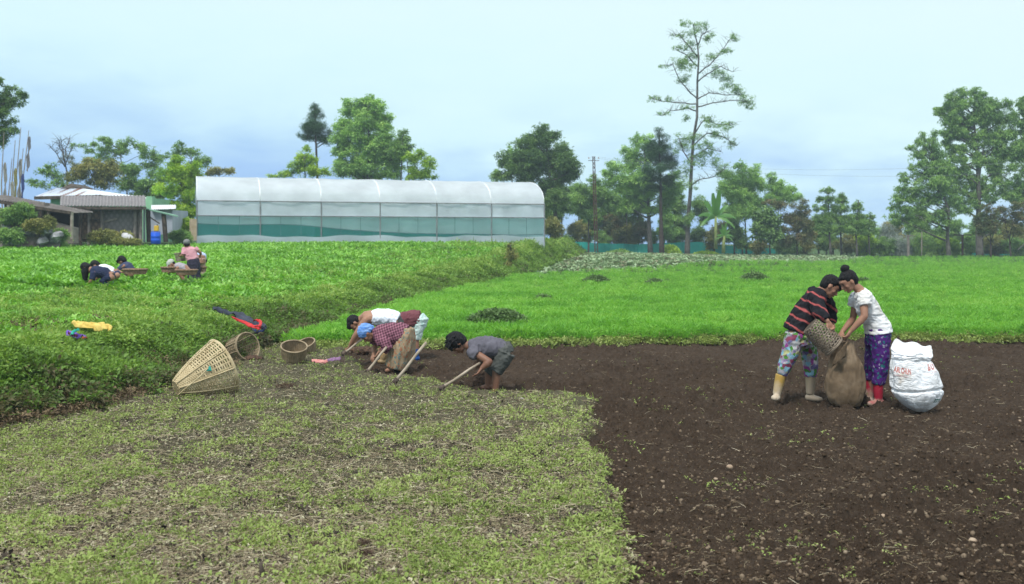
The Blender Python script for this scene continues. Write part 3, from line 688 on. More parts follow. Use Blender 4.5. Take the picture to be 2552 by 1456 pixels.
    p, q = A5(1970, 575, Y+.3), A5(2275, 900, Y+.3); m = MB(); m.box(((p.x+q.x)/2, Y+1.5, (p.z+q.z)/2), (q.x-p.x, 2.4, p.z-q.z)); m.build('wall', M_GREY, w)
    # green awning on posts
    Y = 47.0
    w = empty('green_awning', A5(2050, 980, Y), 'thin green sheet awning on crooked posts over the blue barrel', 'awning')
    m = MB(); slab(m, [A5(1835, 545, Y), A5(2350, 665, Y), A5(2330, 650, Y+1.6), A5(1835, 535, Y+2)], .05); m.build('roof', pmat('green_sheet', (.13, .27, .19), (.2, .36, .26), 3), w)
    for x, y0, x1, mt in ((1905, 560, 1905, M_GREY), (1955, 575, 1965, M_WOODD), (2160, 620, 2190, M_WOODD)):
        k = MB(); p, q = A5(x, y0, Y+.2), A5(x1, 1000, Y+.2); k.tube([p, q], .11 if mt is M_WOODD else .05, 7); k.build('post', mt, w)
    k = MB(); k.tube([A5(1960, 660, Y+.15), A5(2105, 755, Y+.15)], .03, 6); k.build('brace', M_WOODD, w)
    # barrel and can
    Y = 44.5; p, q = A5(2055, 868, Y), A5(2055, 995, Y)
    r = .21; br = empty('blue_barrel', (p.x, Y, 1.1), 'blue plastic barrel standing under the green awning', 'barrel')
    prof = [(0, r*.9), (.03, r), (.28, r), (.31, r*1.05), (.34, r), (.6, r), (.63, r*1.05), (.66, r), (.95, r), (.98, r*.92)]
    M_BLUE = pmat('blue_plastic', (.01, .10, .62), rough=.4)
    m = MB(); hh = p.z-(q.z-.1); m.tube([(p.x, Y, q.z-.1+a*hh) for a, _ in prof], [c for _, c in prof], 18); m.build('drum', M_BLUE, br, True)
    m = MB(); m.tube([(p.x, Y, p.z), (p.x, Y, p.z+.03)], [r*.94, r*.94], 18); m.build('lid', M_BLUE, br)
    yc = A5(2065, 840, Y+.1); can = empty('yellow_can', yc, 'small yellow plastic can resting on the blue barrel', 'can')
    m = MB(); m.box((yc.x, yc.y, p.z+.03+.13), (.2, .14, .26)); m.build('body', pmat('yellow_plastic', (.6, .38, .03)), can, bevel=.03)
    m = MB(); m.tube([(yc.x+.04, yc.y, p.z+.29), (yc.x+.04, yc.y, p.z+.34)], .03, 8); m.build('cap', pmat('dark_cap', (.05, .05, .05)), can)
    # white sack by the shrub
    m = MB(); c = A5(1690, 915, 43.6); m.ball(c+Vector((0, 0, -.12)), (.34, .2, .2), 14, 10, Matrix.Rotation(.6, 3, 'Y')); o = m.build('white_bundle', pmat('dirty_white_cloth', (.35, .35, .36), (.55, .55, .57), 6, bump=.6, bscale=8), None, True)
    tag(o, 'dirty white sack slumped beside the grassy mound near the shed', 'sack')
    # bamboo screen strip at the greenhouse corner
    m = MB()
    for i in range(5): m.tube([at(474+i*3.6, 600, 51.2), at(474.5+i*3.4, 546, 51.3)], .04, 6)
    o = m.build('bamboo_screen', pmat('straw_bamboo', (.38, .30, .20), (.5, .42, .3), 5), None); tag(o, 'narrow upright bamboo screen at the greenhouse corner', 'screen')
buildings()
# ------------------------------------------------------------------ prayer flags on poles
def flags():
    spec = [(8, 590, 10, 330, 7, (.50, .47, .42), 46, 'white'), (22, 590, 30, 395, 8, (.55, .52, .42), 45, 'cream'), (38, 590, 52, 318, 9, (.40, .38, .36), 47, 'greyish'), (50, 590, 72, 325, 6, (.36, .34, .36), 48, 'grey'), (46, 590, 58, 370, 6, (.12, .16, .4), 46, 'blue'), (30, 590, 38, 350, 7, (.5, .45, .2), 46.5, 'yellowish')]
    for i, (x0, y0, x1, y1, w, c, Y, nm) in enumerate(spec):
        a, b = at(x0, y0, Y), at(x1, y1, Y); g = empty('prayer_flag', a, '%s vertical cloth flag on a tall %s pole beyond the stone heap' % (nm, ('leaning', 'thin', 'bent', 'outermost', 'short', 'slender')[i]), 'flag', 'tall cloth flags on poles')
        m = MB(); m.tube([a, a.lerp(b, .5)+Vector((-.1, 0, 0)), b], [.04, .03, .015], 6); m.build('pole', M_WOODP, g)
        m = MB(); n = 14; vs = []
        f0, f1 = (.2, .72) if nm != 'grey' else (.62, .95)
        for k in range(n+1):
            t = f0+(f1-f0)*k/n; p = a.lerp(b, t); ww = w/FOC*Y*(1-.5*k/n)
            for j in range(5): vs.append(p+Vector((.03+ww*j/4, .12*math.sin(k*.9+j*1.2), -.02*j+.03*math.sin(k*1.7))))
        fs = [(k*5+j, k*5+j+1, (k+1)*5+j+1, (k+1)*5+j) for k in range(n) for j in range(4)]
        m.add(vs, fs); m.build('cloth', film('flag_'+nm, c, 1, .8, .4), g, True)
flags()
# ------------------------------------------------------------------ utility pole, cables, fences
def pole():
    Y = 82.0; a, b = at(1486, 640, Y), at(1479, 390, Y)
    g = empty('lattice_pole', a, 'tall rusty lattice power pole standing in the far garden strip', 'pole')
    m = MB(); w0, w1 = .12, .08; off = [Vector((sx, sy, 0)) for sx, sy in ((-1, -1), (1, -1), (1, 1), (-1, 1))]
    for o in off: m.bar(a+o*w0, b+o*w1, .045, .045)
    m.build('uprights', M_RUST, g)
    m = MB(); n = 22
    for i in range(n):
        t0, t1 = i/n, (i+1)/n
        for s in range(4):
            q = off[s]; r = off[(s+1) % 4]
            if i % 2: q, r = r, q
            m.bar(a.lerp(b, t0)+q*(w0+(w1-w0)*t0), a.lerp(b, t1)+r*(w0+(w1-w0)*t1), .03, .03)
    m.build('lacing', M_RUST, g)
    m = MB(); m.bar(b+Vector((-.45, 0, -.35)), b+Vector((.45, 0, -.35)), .045, .045); m.build('crossarm', M_RUST, g)
    for k in (-.4, .4):
        c = b+Vector((k, 0, -.2)); i_ = MB(); i_.tube([c, c+Vector((0, 0, .14))], [.05, .03], 8); i_.build('insulator', pmat('porcelain', (.3, .2, .16), rough=.3), g)
    for k, y1, nm in ((-.4, 425, 'lower'), (.4, 396, 'upper')):
        c = b+Vector((k, 0, -.06)); e = at(2640, y1, 68); m = MB(); pts = []
        for i in range(25):
            t = i/24; p = c.lerp(e, t); p.z -= 4*.9*t*(1-t); pts.append(p)
        m.tube(pts, .006, 4); o = m.build('power_line', pmat('cable', (.25, .27, .3)), None); tag(o, 'thin %s power cable strung from the lattice pole across the trees' % nm, 'cable', 'power cables')
    # cable running to the pole from beyond the greenhouse
pole()
def net_fence(pts, label, Y):
    g = empty('net_fence', at(pts[0][0], pts[0][2], Y), label, 'fence')
    m = MB(); vs = []; n = 0; rows = 4
    P_ = np.array(pts, float); xs = np.arange(P_[0, 0], P_[-1, 0], 6.0)
    for x in xs:
        t = np.interp(x, P_[:, 0], P_[:, 1]); b = np.interp(x, P_[:, 0], P_[:, 2])+4
        for j in range(rows+1): vs.append(at(x, b+(t-b)*j/rows+.6*math.sin(x*.13+j), Y+.25*math.sin(x*.05)+.1*math.sin(x*.31+j)))
    n = len(xs); m.add(vs, [(i*(rows+1)+j, (i+1)*(rows+1)+j, (i+1)*(rows+1)+j+1, i*(rows+1)+j+1) for i in range(n-1) for j in range(rows)])
    m.build('net', M_FNET, g, True)
    for x in np.arange(P_[0, 0]+5, P_[-1, 0], 62):
        t = np.interp(x, P_[:, 0], P_[:, 1]); b = np.interp(x, P_[:, 0], P_[:, 2])
        k = MB(); k.tube([at(x, b+4, Y+.35), at(x+1, t-3, Y+.35)], .04, 5); k.build('stake', M_WOODD, g)
net_fence([(1425, 602, 626), (1500, 607, 634), (1600, 609, 634), (1650, 606, 633), (1735, 603, 632), (1800, 611, 634), (1880, 616, 636), (1940, 620, 637), (1992, 634, 638)], 'teal shade net strung on stakes behind the kitchen garden', 96)
net_fence([(2415, 630, 644), (2450, 628, 644), (2500, 631, 644), (2530, 634, 644)], 'short sagging piece of teal net below the red brown tree', 97)
def fpost(x, y0, y1, Y, label, cross=None, r=.09, mat=None):
    g = empty('fence_post', at(x, y1, Y), label, 'post', 'bare posts along the far field edge')
    m = MB(); m.tube([at(x, y1+3, Y), at(x+rv(-1, 1), y0, Y)], r, 7); m.build('upright', mat or M_WOODD, g)
    if cross: m = MB(); m.bar(at(cross[0], cross[2], Y-.1), at(cross[1], cross[3], Y-.1), .08, .08); m.build('crossbar', mat or M_WOODD, g)
fpost(2263, 586, 642, 91, 'thick brown post with a stub crossbar at the far field edge', (2255, 2280, 588, 588), .13, M_MUD)
fpost(2296, 578, 640, 91.5, 'thin pale pole standing alone at the far field edge', None, .06, M_WOODP)
fpost(2398, 586, 640, 91, 'brown T shaped post before the bushes at the far field edge', (2376, 2420, 586, 586), .10, M_RUST)
fpost(2447, 586, 642, 90, 'dark T shaped post beside the leaning pole at the far field edge', (2430, 2468, 586, 586), .10)
m = MB(); m.tube([at(2432, 606, 89.5), at(2476, 573, 89.5)], .05, 6); o = m.build('leaning_pole', M_WOODP, None); tag(o, 'pale leaning pole resting against the dark T shaped post', 'pole')
m = MB(); m.tube([at(2536, 623, 89.5), at(2562, 598, 89.5)], .05, 6); o = m.build('slanting_stick', M_WOODP, None); tag(o, 'pale slanting stick at the edge of the picture by the far bushes', 'stick')
# ------------------------------------------------------------------ trees
M_BARK = pmat('bark_grey', (.05, .045, .04), (.13, .12, .105), 5, .9, .5, 12)
M_BARKD = pmat('bark_dark', (.03, .022, .018), (.075, .055, .045), 5, .9, .5, 12)
LM = {
 'dark': leafmat('foliage_dark', [(0.059, 0.126, 0.044), (0.114, 0.215, 0.061), (0.195, 0.329, 0.091), (0.291, 0.430, 0.139)], .3),
 'mid': leafmat('foliage_mid', [(0.100, 0.194, 0.063), (0.186, 0.337, 0.095), (0.285, 0.468, 0.126), (0.401, 0.598, 0.175)], .35),
 'light': leafmat('foliage_light', [(0.164, 0.305, 0.094), (0.278, 0.485, 0.139), (0.425, 0.661, 0.186), (0.587, 0.814, 0.247)], .4),
 'bright': leafmat('foliage_bright', [(0.145, 0.299, 0.034), (0.289, 0.487, 0.058), (0.456, 0.653, 0.079), (0.626, 0.785, 0.137)], .4),
 'olive': leafmat('foliage_olive', [(0.121, 0.148, 0.051), (0.232, 0.254, 0.078), (0.354, 0.359, 0.103), (0.462, 0.401, 0.154)], .3),
 'rust': leafmat('foliage_rust', [(.09, .14, .05), (.14, .18, .06), (.19, .18, .07), (.25, .17, .09)], .3),
 'conifer': leafmat('foliage_conifer', [(.035, .095, .035), (.055, .14, .045), (.085, .19, .06)], .2),
 'grey': leafmat('foliage_pale', [(0.201, 0.254, 0.237), (0.301, 0.351, 0.308), (0.426, 0.469, 0.403)], .4),
}
def leafset(kind):
    out = []
    for _ in range(10):
        ps = []
        n = {'needle': 16, 'broad': 5, 'droop': 8}.get(kind, 8)
        for k in range(n):
            th = rv(0, 6.28); e = rv(-.6, .7) if kind != 'droop' else rv(-1.2, .2)
            d = Vector((math.cos(th)*math.cos(e), math.sin(th)*math.cos(e), math.sin(e)))
            b = Vector((rv(-.5, .5), rv(-.5, .5), rv(-.3, .3)))
            if kind == 'needle': ps.append(t_leaf(b, d, (rv(-.4, .4), rv(-.4, .4), 1), rv(.4, .9), rv(.06, .12), .2))
            elif kind == 'broad': ps.append(t_leaf(b, d, (rv(-.4, .4), rv(-.4, .4), 1), rv(.7, 1.0), rv(.4, .6), .3))
            else: ps.append(t_leaf(b, d, (rv(-.5, .5), rv(-.5, .5), 1), rv(.5, .95), rv(.2, .38), .35))
        out.append(merge(ps))
    return out
LEAVES = {k: leafset(k) for k in ('normal', 'needle', 'broad', 'droop')}
def conv(zs, ax, bx, ay, by): return [(bx+a*ax, by+b*ay) for a, b in zs]
def tree(name, label, Y, trunk, ells, mat='mid', leaf='normal', lsize=.30, dens=1.0, tw=None, Z=None, group='trees along the far edge', cat='tree', limbs=True, bark=None, depth=.75, sub=None, seed=None, fill=1.0, branches=None, gz=None, infl=1.38):
    """trunk: picture points base to top; ells: crown masses (cx, cy, rx, ry)"""
    sx, bx, sy, by = Z or (1, 0, 1, 0)
    rs = random.Random(seed if seed is not None else hash(label) % 99991 if False else int(sum(ord(c)*(i+3) for i, c in enumerate(label))) % 99991)
    rg = np.random.default_rng(rs.randint(0, 10**6))
    trunk = [(bx+a*sx, by+b*sy) for a, b in trunk]
    ells = [(bx+a*sx, by+b*sy, c*sx*infl, d*sy*infl) for a, b, c, d in ells]
    pm = Y/FOC
    T = [at(a, b, Y) for a, b in trunk]
    for i, p in enumerate(T): p.y += .25*math.sin(i*2.1)*(i > 0)
    base = T[0].copy(); gzv = float(hgt(np.array([base.x]), np.array([base.y]))[0])-.1
    base.z = min(base.z, gzv) if gz is None else gz
    T[0] = base
    g = empty(name, base, label, cat, group or None)
    H = T[-1].z-base.z; tw = tw or max(.06, H*.011)
    m = MB(); nT = len(T); rad = [tw*(1.35 if i == 0 else 1)*(1-.8*((T[i].z-base.z)/max(H, .1))) + .012 for i in range(nT)]
    fine = []; fr = []
    for i in range(nT-1):
        for k in range(4):
            t = k/4; fine.append(T[i].lerp(T[i+1], t)); fr.append(rad[i]+(rad[i+1]-rad[i])*t)
    fine.append(T[-1]); fr.append(rad[-1]); m.tube(fine, fr, 8)
    m.build('trunk', bark or M_BARK, g, True)
    def on_trunk(z):
        for i in range(nT-1):
            if T[i].z <= z <= T[i+1].z: return T[i].lerp(T[i+1], (z-T[i].z)/max(1e-6, T[i+1].z-T[i].z)), rad[i]*.5
        return (T[-1].copy(), rad[-1]) if z > T[-1].z else (T[0].lerp(T[1], .8), rad[0]*.5)
    lb = MB(); pos = []; rr = []; tip = []
    cyc = sum(e[1] for e in ells)/len(ells)
    for (ex, ey, rx, ry) in ells:
        c = at(ex, ey, Y); RX, RZ = rx*pm, ry*pm
        RY = min(RX, max(RZ, RX*.6))*depth*1.1
        c.y += rs.uniform(-1, 1)*RY*.5
        if limbs:
            s, r0 = on_trunk(min(c.z-RZ*.6-abs(c.x-T[0].x)*.35, T[-1].z-.1)); mid = s.lerp(c, .5)+Vector((0, rs.uniform(-.3, .3), -RZ*.12))
            lb.tube([s, s.lerp(mid, .5)+Vector((0, 0, -.05)), mid, mid.lerp(c, .6), c], [min(r0, tw*.5), min(r0, tw*.5)*.75, tw*.26, tw*.16, .02], 5)
        vol = RX*RY*RZ; ns = sub or max(4, int(5+3.2*(RX*RZ)**.75))
        for k in range(ns):
            # clump centres, biased outward, flattened below
            while True:
                v = Vector((rs.gauss(0, 1), rs.gauss(0, 1), rs.gauss(0, 1))).normalized(); q = rs.random()**.45
                p = Vector((v.x*RX*q*.85, v.y*RY*q*.85, v.z*RZ*q*.85))
                if p.z > -RZ*.7 or rs.random() < .3: break
            cp = c+p; cr = (RX*RZ)**.5*rs.uniform(.32, .52)
            if limbs and rs.random() < .7:
                w = c+p*.45+Vector((0, 0, -cr*.3)); lb.tube([c, w, cp], [tw*.12+.01, tw*.08+.008, .008], 4)
            nl = max(3, int(dens*cr*cr/(lsize*lsize)*18))
            d = rg.normal(0, 1, (nl, 3)); d /= np.linalg.norm(d, axis=1)[:, None]; q = rg.random(nl)**.5
            P = np.array(cp)+d*q[:, None]*np.array([cr*1.1, cr, cr*.8])
            pos.append(P); rr.append(np.clip(.45+rs.uniform(-.28, .28)+rg.normal(0, .16, nl), 0, 1))
        nf = int(dens*fill*ns*3.2)+3
        d = rg.normal(0, 1, (nf, 3)); d /= np.linalg.norm(d, axis=1)[:, None]; q = rg.random(nf)**.45
        pos.append(np.array(c)+d*q[:, None]*np.array([RX, RY, RZ])); rr.append(np.clip(.5+rg.normal(0, .22, nf), 0, 1))
    for br in (branches or []):
        pts = [at(bx+a*sx, by+b*sy, Y+rs.uniform(-.6, .6)*(i > 0)) for i, (a, b) in enumerate(br)]
        fi = []
        for i in range(len(pts)-1):
            for k in range(3): fi.append(pts[i].lerp(pts[i+1], k/3)+Vector((rs.uniform(-.04, .04), 0, rs.uniform(-.05, .05))))
        fi.append(pts[-1]); n = len(fi); lb.tube(fi, [tw*.28*(1-.85*i/n)+.012 for i in range(n)], 5)
        for i in range(2, n):
            for _ in range(4):
                e_ = fi[i]+Vector((rs.uniform(-1, 1), rs.uniform(-.6, .6), rs.uniform(-.4, .9)))*(1.0*pm/.033)*.8; lb.tube([fi[i], fi[i].lerp(e_, .5)+Vector((0, 0, .08)), e_], [.018, .012, .005], 3)
    if lb.v: lb.build('limbs', bark or M_BARK, g, True)
    pos = np.concatenate(pos); rr = np.concatenate(rr)
    s = lsize*.8*(.7+.6*rg.random(len(pos)))
    scatter('crown', pos, s, rg.random(len(pos))*6.283, LEAVES[leaf], LM[mat] if isinstance(mat, str) else mat, rr, parent=None, tilt=.4, rng=rg)
    o = [x for x in COL.objects if x.name.startswith('crown')][-1]
    o = COL.objects[-1] if COL.objects[-1].name.startswith('crown') else o
    o.parent = g; o.matrix_parent_inverse = Matrix.Translation(g.matrix_basis.translation).inverted()
    return g
Z7 = (.42282, 1204.3, .42282, 40.1); Z8 = (.31244, 1940.2, .31244, 200.7); ZL = (.23594, 0, .23594, 167.3); Z6 = (.36702, 454.9, .36702, 227.5)
# --- trees behind the sheds
tree('broadleaf_tree', 'dark leafy tree cut by the picture edge above the cloth flags', 50, [(-60, 1850), (-55, 1300), (-45, 700), (-40, 230)],
     [(110, 220, 70, 25), (200, 310, 90, 45), (60, 330, 110, 80), (130, 370, 110, 40), (50, 420, 80, 50), (60, 520, 110, 65), (80, 600, 80, 60), (70, 690, 100, 50), (30, 800, 50, 60), (-90, 380, 110, 110), (-90, 600, 110, 110), (-20, 140, 50, 40)], 'dark', Z=ZL, lsize=.2)
tree('sapling_tree', 'small open tree between the cloth flags and the rusty roof', 70, [(640, 1700), (610, 1300), (560, 1120)], [(520, 1050, 65, 35), (430, 1100, 55, 22), (540, 1120, 80, 40), (600, 1170, 60, 40), (330, 1220, 70, 30), (640, 1230, 80, 40), (470, 1250, 100, 30)], 'mid', Z=ZL, lsize=.25, dens=.7)
tree('bare_tree', 'thin nearly bare tree rising above the rusty roof', 76, [(720, 1750), (700, 1130), (680, 940), (665, 860)], [(690, 960, 70, 45), (740, 1000, 40, 25), (640, 990, 40, 20)], 'grey', Z=ZL, lsize=.2, dens=.22, tw=.12, branches=[[(690, 1000), (640, 860), (620, 775)], [(685, 950), (700, 850), (735, 760)], [(690, 1050), (600, 920), (540, 850)], [(690, 1020), (740, 900), (760, 860)], [(680, 960), (660, 850), (650, 790)]])
tree('spreading_tree', 'wide layered tree spreading above the shed roof', 74, [(1330, 1800), (1330, 1300), (1300, 1050), (1260, 850)],
     [(1080, 755, 55, 22), (1150, 780, 55, 32), (1110, 860, 90, 45), (1320, 815, 100, 45), (1270, 890, 90, 45), (1470, 830, 55, 35), (1560, 900, 100, 45), (1630, 980, 80, 50), (1600, 1040, 95, 35), (1130, 950, 110, 45), (960, 1020, 90, 45), (990, 810, 28, 12), (830, 830, 65, 20), (940, 885, 50, 16)], 'mid', Z=ZL, lsize=.28, dens=.85)
tree('bushy_tree', 'rounded olive green tree mass just behind the shed', 68, [(1000, 1900), (1000, 1500), (1010, 1200)], [(880, 1090, 110, 60), (960, 1030, 80, 50), (1000, 1140, 190, 90), (800, 1180, 100, 70), (1180, 1100, 130, 90), (1100, 1220, 150, 60)], 'olive', Z=ZL, lsize=.26)
tree('bushy_tree', 'mid green bushy tree between the shed roof and the vine covered tree', 70, [(1450, 1900), (1450, 1500), (1430, 1200)], [(1400, 1150, 150, 90), (1320, 1100, 70, 60), (1560, 1220, 150, 90), (1350, 1270, 160, 60), (1550, 1380, 170, 110), (1680, 1290, 100, 110), (1700, 1480, 120, 80)], 'mid', Z=ZL, lsize=.26)
tree('slender_tree', 'flat topped tree behind the greenhouse end, above the vine covered tree', 78, [(1980, 1900), (2010, 1250), (2030, 950)], [(1880, 830, 60, 28), (1930, 880, 105, 36), (2040, 905, 60, 36), (1850, 900, 85, 32), (2150, 975, 80, 40), (2100, 1010, 90, 36), (1740, 945, 50, 12)], 'mid', Z=ZL, lsize=.26, dens=.8)
tree('vine_covered_tree', 'bright green vine covered tree beside the greenhouse end', 60, [(1930, 1850), (1930, 1500), (1920, 1200)], [(1920, 1050, 150, 90), (1850, 1130, 150, 110), (2000, 1160, 120, 100), (1820, 1300, 130, 110), (1960, 1320, 130, 120), (1900, 1480, 170, 120), (2050, 1500, 90, 120)], 'bright', Z=ZL, lsize=.2, dens=1.2)
tree('low_tree', 'low leafy tree top peeping over the greenhouse roof end', 75, [(2320, 1800), (2320, 1300), (2320, 1130)], [(2290, 1105, 110, 28), (2400, 1080, 60, 22), (2220, 1130, 60, 20), (2440, 1110, 50, 18)], 'olive', Z=ZL, lsize=.24)
# --- trees behind the greenhouse
tree('conifer_tree', 'tall clear stemmed conifer with a dark crown behind the greenhouse', 82, [(915, 700), (912, 600), (908, 330), (898, 110)],
     [(893, 110, 20, 22), (900, 145, 45, 35), (890, 210, 68, 50), (905, 255, 88, 45), (860, 300, 55, 35), (950, 310, 62, 48), (975, 345, 30, 22)], 'conifer', 'needle', Z=Z6, lsize=.34, dens=1.5, tw=.16, bark=M_BARKD)
tree('broadleaf_tree', 'largest full crowned tree behind the greenhouse roof', 80, [(1260, 760), (1255, 620), (1265, 400), (1260, 180)],
     [(1150, 85, 50, 34), (1260, 80, 80, 40), (1340, 105, 48, 42), (1180, 160, 105, 58), (1320, 190, 85, 60), (1085, 240, 56, 44), (1200, 260, 140, 65), (1350, 270, 60, 50), (1110, 330, 85, 46), (1270, 350, 150, 62), (1400, 360, 90, 50), (1150, 430, 110, 50), (1300, 440, 150, 60), (1420, 460, 80, 50), (1070, 520, 70, 40), (1200, 540, 190, 58), (1380, 550, 100, 50)], 'light', Z=Z6, lsize=.30, dens=1.1, tw=.2)
tree('broadleaf_tree', 'smaller pointed tree leaning on the flank of the full crowned tree', 79, [(1500, 760), (1480, 600), (1495, 350)], [(1497, 285, 28, 28), (1500, 330, 45, 34), (1460, 370, 60, 36), (1530, 380, 40, 30), (1450, 430, 80, 50)], 'mid', Z=Z6, lsize=.28)
tree('yellow_green_tree', 'yellow green tree with a dark trunk over the greenhouse roof', 76, [(1545, 760), (1540, 620), (1525, 480)], [(1610, 425, 50, 28), (1560, 450, 55, 30), (1660, 495, 52, 38), (1590, 520, 80, 45), (1650, 570, 56, 40), (1690, 510, 25, 15), (1590, 590, 60, 20)], 'bright', Z=Z6, lsize=.28, bark=M_BARKD)
tree('low_tree', 'yellowish shrubby tree below the clear stemmed conifer', 77, [(830, 760), (830, 620), (830, 450)], [(838, 400, 20, 24), (810, 450, 45, 36), (780, 515, 52, 36), (850, 540, 75, 46), (880, 465, 34, 34), (700, 560, 75, 18), (620, 575, 45, 8), (920, 560, 70, 30)], 'bright', Z=Z6, lsize=.26)
# --- trees right of the greenhouse
tree('broadleaf_tree', 'big dark crowned tree just past the greenhouse end', 84, [(440, 1400), (430, 1200), (390, 950), (360, 700)],
     [(355, 680, 48, 36), (400, 720, 70, 56), (310, 740, 75, 50), (240, 790, 80, 60), (370, 830, 130, 70), (490, 830, 75, 60), (190, 870, 90, 60), (130, 930, 60, 45), (290, 920, 120, 60), (450, 930, 110, 70), (530, 900, 45, 50), (400, 1020, 90, 70), (430, 1100, 80, 60)], 'dark', Z=Z7, lsize=.32, dens=1.05, tw=.2)
tree('broadleaf_tree', 'narrow pale green tree tip leaning out from behind the dark crowned tree', 88, [(220, 1400), (160, 900), (155, 790)], [(155, 790, 14, 26), (150, 840, 26, 34), (120, 870, 30, 20), (75, 940, 24, 30)], 'light', Z=Z7, lsize=.26)
tree('low_tree', 'mid green low tree beside the lattice pole', 92, [(620, 1400), (620, 1200), (610, 1020)], [(600, 1040, 80, 50), (660, 990, 45, 40), (700, 1040, 70, 50), (560, 1110, 80, 60), (650, 1120, 90, 50), (740, 1100, 60, 60)], 'mid', Z=Z7, lsize=.3)
tree('airy_tree', 'airy light green tree spreading on both sides of the pointed conifer', 94, [(985, 1420), (975, 1150), (960, 950), (945, 760)],
     [(905, 745, 40, 34), (960, 730, 40, 30), (850, 800, 46, 34), (930, 810, 80, 50), (830, 890, 80, 50), (735, 930, 40, 36), (760, 990, 60, 40), (880, 960, 120, 50), (1000, 1040, 100, 50), (880, 1060, 90, 50), (840, 1110, 60, 40), (1120, 1000, 60, 60), (1090, 1100, 60, 60), (1000, 1130, 60, 40)], 'light', Z=Z7, lsize=.30, dens=.8, tw=.2)
tree('conifer_tree', 'dark pointed conifer on a bare stem before the airy tree', 91, [(1052, 1400), (1048, 1200), (1042, 1000), (1035, 700)],
     [(1033, 690, 16, 32), (1038, 730, 46, 30), (1030, 790, 72, 42), (1045, 850, 92, 45), (1030, 910, 98, 40), (1055, 960, 100, 36), (1030, 1010, 80, 22)], 'conifer', 'needle', Z=Z7, lsize=.38, dens=1.3, tw=.2, bark=M_BARKD)
sc = .62
tree('sparse_tree', 'tallest tree of all, thin and sparsely leaved with long bare limbs', 88, [(1200, 1420), (1208, 1200), (1216, 1050), (1226, 900), (1240, 720), (1256, 600), (1260, 480), (1263, 380), (1266, 260), (1262, 170), (1245, 90), (1235, 50)],
     [(a, b, c*.72, d*.72) for a, b, c, d in [(1190, 50, 60, 25), (1285, 60, 50, 30), (1160, 110, 60, 18), (1250, 100, 50, 30), (1330, 125, 40, 34), (1170, 190, 60, 18), (1225, 170, 50, 30), (1160, 268, 70, 26), (1200, 300, 80, 40), (1240, 245, 60, 26), (1190, 370, 50, 34), (1055, 295, 40, 12), (1470, 130, 40, 30), (1420, 210, 50, 26), (1345, 240, 50, 26), (1380, 330, 60, 40), (1420, 370, 50, 30), (1450, 420, 60, 30), (1530, 490, 75, 50), (1500, 430, 50, 30), (1570, 540, 40, 24), (1010, 490, 40, 26), (1090, 490, 40, 16), (1060, 575, 50, 14), (1190, 540, 50, 16), (1190, 600, 30, 24), (1320, 610, 60, 24), (1370, 650, 75, 34), (1440, 645, 50, 24), (1380, 700, 75, 26), (1460, 755, 50, 28), (1190, 720, 75, 36), (1260, 720, 50, 26), (1290, 765, 80, 34), (1160, 785, 60, 34), (1270, 830, 80, 34), (1345, 800, 60, 24), (1230, 870, 80, 30), (1400, 870, 70, 44), (1430, 930, 60, 34), (1180, 930, 50, 50), (1210, 1000, 60, 40), (1260, 1100, 60, 40), (1190, 1200, 60, 50)]],
     'mid', Z=Z7, lsize=.15, dens=.21, tw=.19, limbs=False, sub=11, infl=1.6, fill=.8,
     branches=[[(1260, 490), (1200, 430), (1150, 370), (1120, 290), (1080, 290)], [(1258, 520), (1150, 510), (1050, 500), (990, 485)], [(1263, 345), (1330, 290), (1380, 240), (1430, 170), (1475, 110)], [(1262, 390), (1320, 340), (1400, 300), (1470, 330)],
               [(1258, 535), (1350, 515), (1450, 500), (1560, 505)], [(1262, 490), (1330, 450), (1420, 470), (1530, 465)], [(1245, 690), (1300, 610), (1380, 640), (1470, 640)], [(1240, 760), (1320, 690), (1420, 715), (1490, 765)], [(1228, 880), (1180, 800), (1150, 720)],
               [(1225, 1000), (1270, 965), (1360, 950), (1420, 900)], [(1240, 830), (1320, 780), (1400, 800)], [(1266, 250), (1220, 190), (1150, 110), (1100, 118)], [(1262, 170), (1290, 110), (1330, 90)], [(1258, 560), (1200, 545), (1100, 560), (1055, 590)], [(1263, 300), (1200, 230), (1130, 195)]])
tree('light_tree', 'light green tree with upright tips behind the banana plant', 93, [(1550, 1420), (1545, 1200), (1530, 1000)],
     [(1515, 885, 28, 30), (1490, 950, 70, 50), (1600, 915, 32, 40), (1590, 980, 60, 50), (1530, 1040, 110, 55), (1450, 1020, 60, 50), (1560, 1120, 90, 60), (1500, 1180, 60, 50)], 'light', Z=Z7, lsize=.3)
tree('light_tree', 'row of small pointed light green tree tips above the rusty brown bush', 95, [(1740, 1420), (1740, 1200), (1735, 1050)],
     [(1688, 960, 24, 30), (1690, 1010, 48, 36), (1748, 990, 24, 30), (1760, 1040, 50, 34), (1808, 1015, 26, 26), (1800, 1065, 60, 30), (1855, 1070, 30, 14), (1720, 1080, 90, 36)], 'light', Z=Z7, lsize=.28)
tree('broad_leaved_shrub', 'dark shrub with large drooping leaves beside the rusty brown bush', 88, [(1690, 1400), (1688, 1300), (1675, 1200)], [(1670, 1180, 60, 46), (1640, 1240, 56, 46), (1710, 1240, 50, 50), (1670, 1290, 70, 36), (1640, 1180, 40, 36)], 'dark', 'broad', Z=Z7, lsize=.42, group='shrubs below the trees', cat='shrub')
tree('rusty_shrub', 'rounded green bush flushed rusty brown at the end of the teal net', 89, [(1850, 1420), (1850, 1300), (1850, 1200)], [(1868, 1130, 44, 40), (1830, 1190, 66, 46), (1880, 1200, 40, 50), (1850, 1270, 72, 56), (1690, 1105, 40, 20), (1740, 1130, 46, 26), (1820, 1330, 80, 30)], LM['rust'], Z=Z7, lsize=.28, group='shrubs below the trees', cat='shrub')
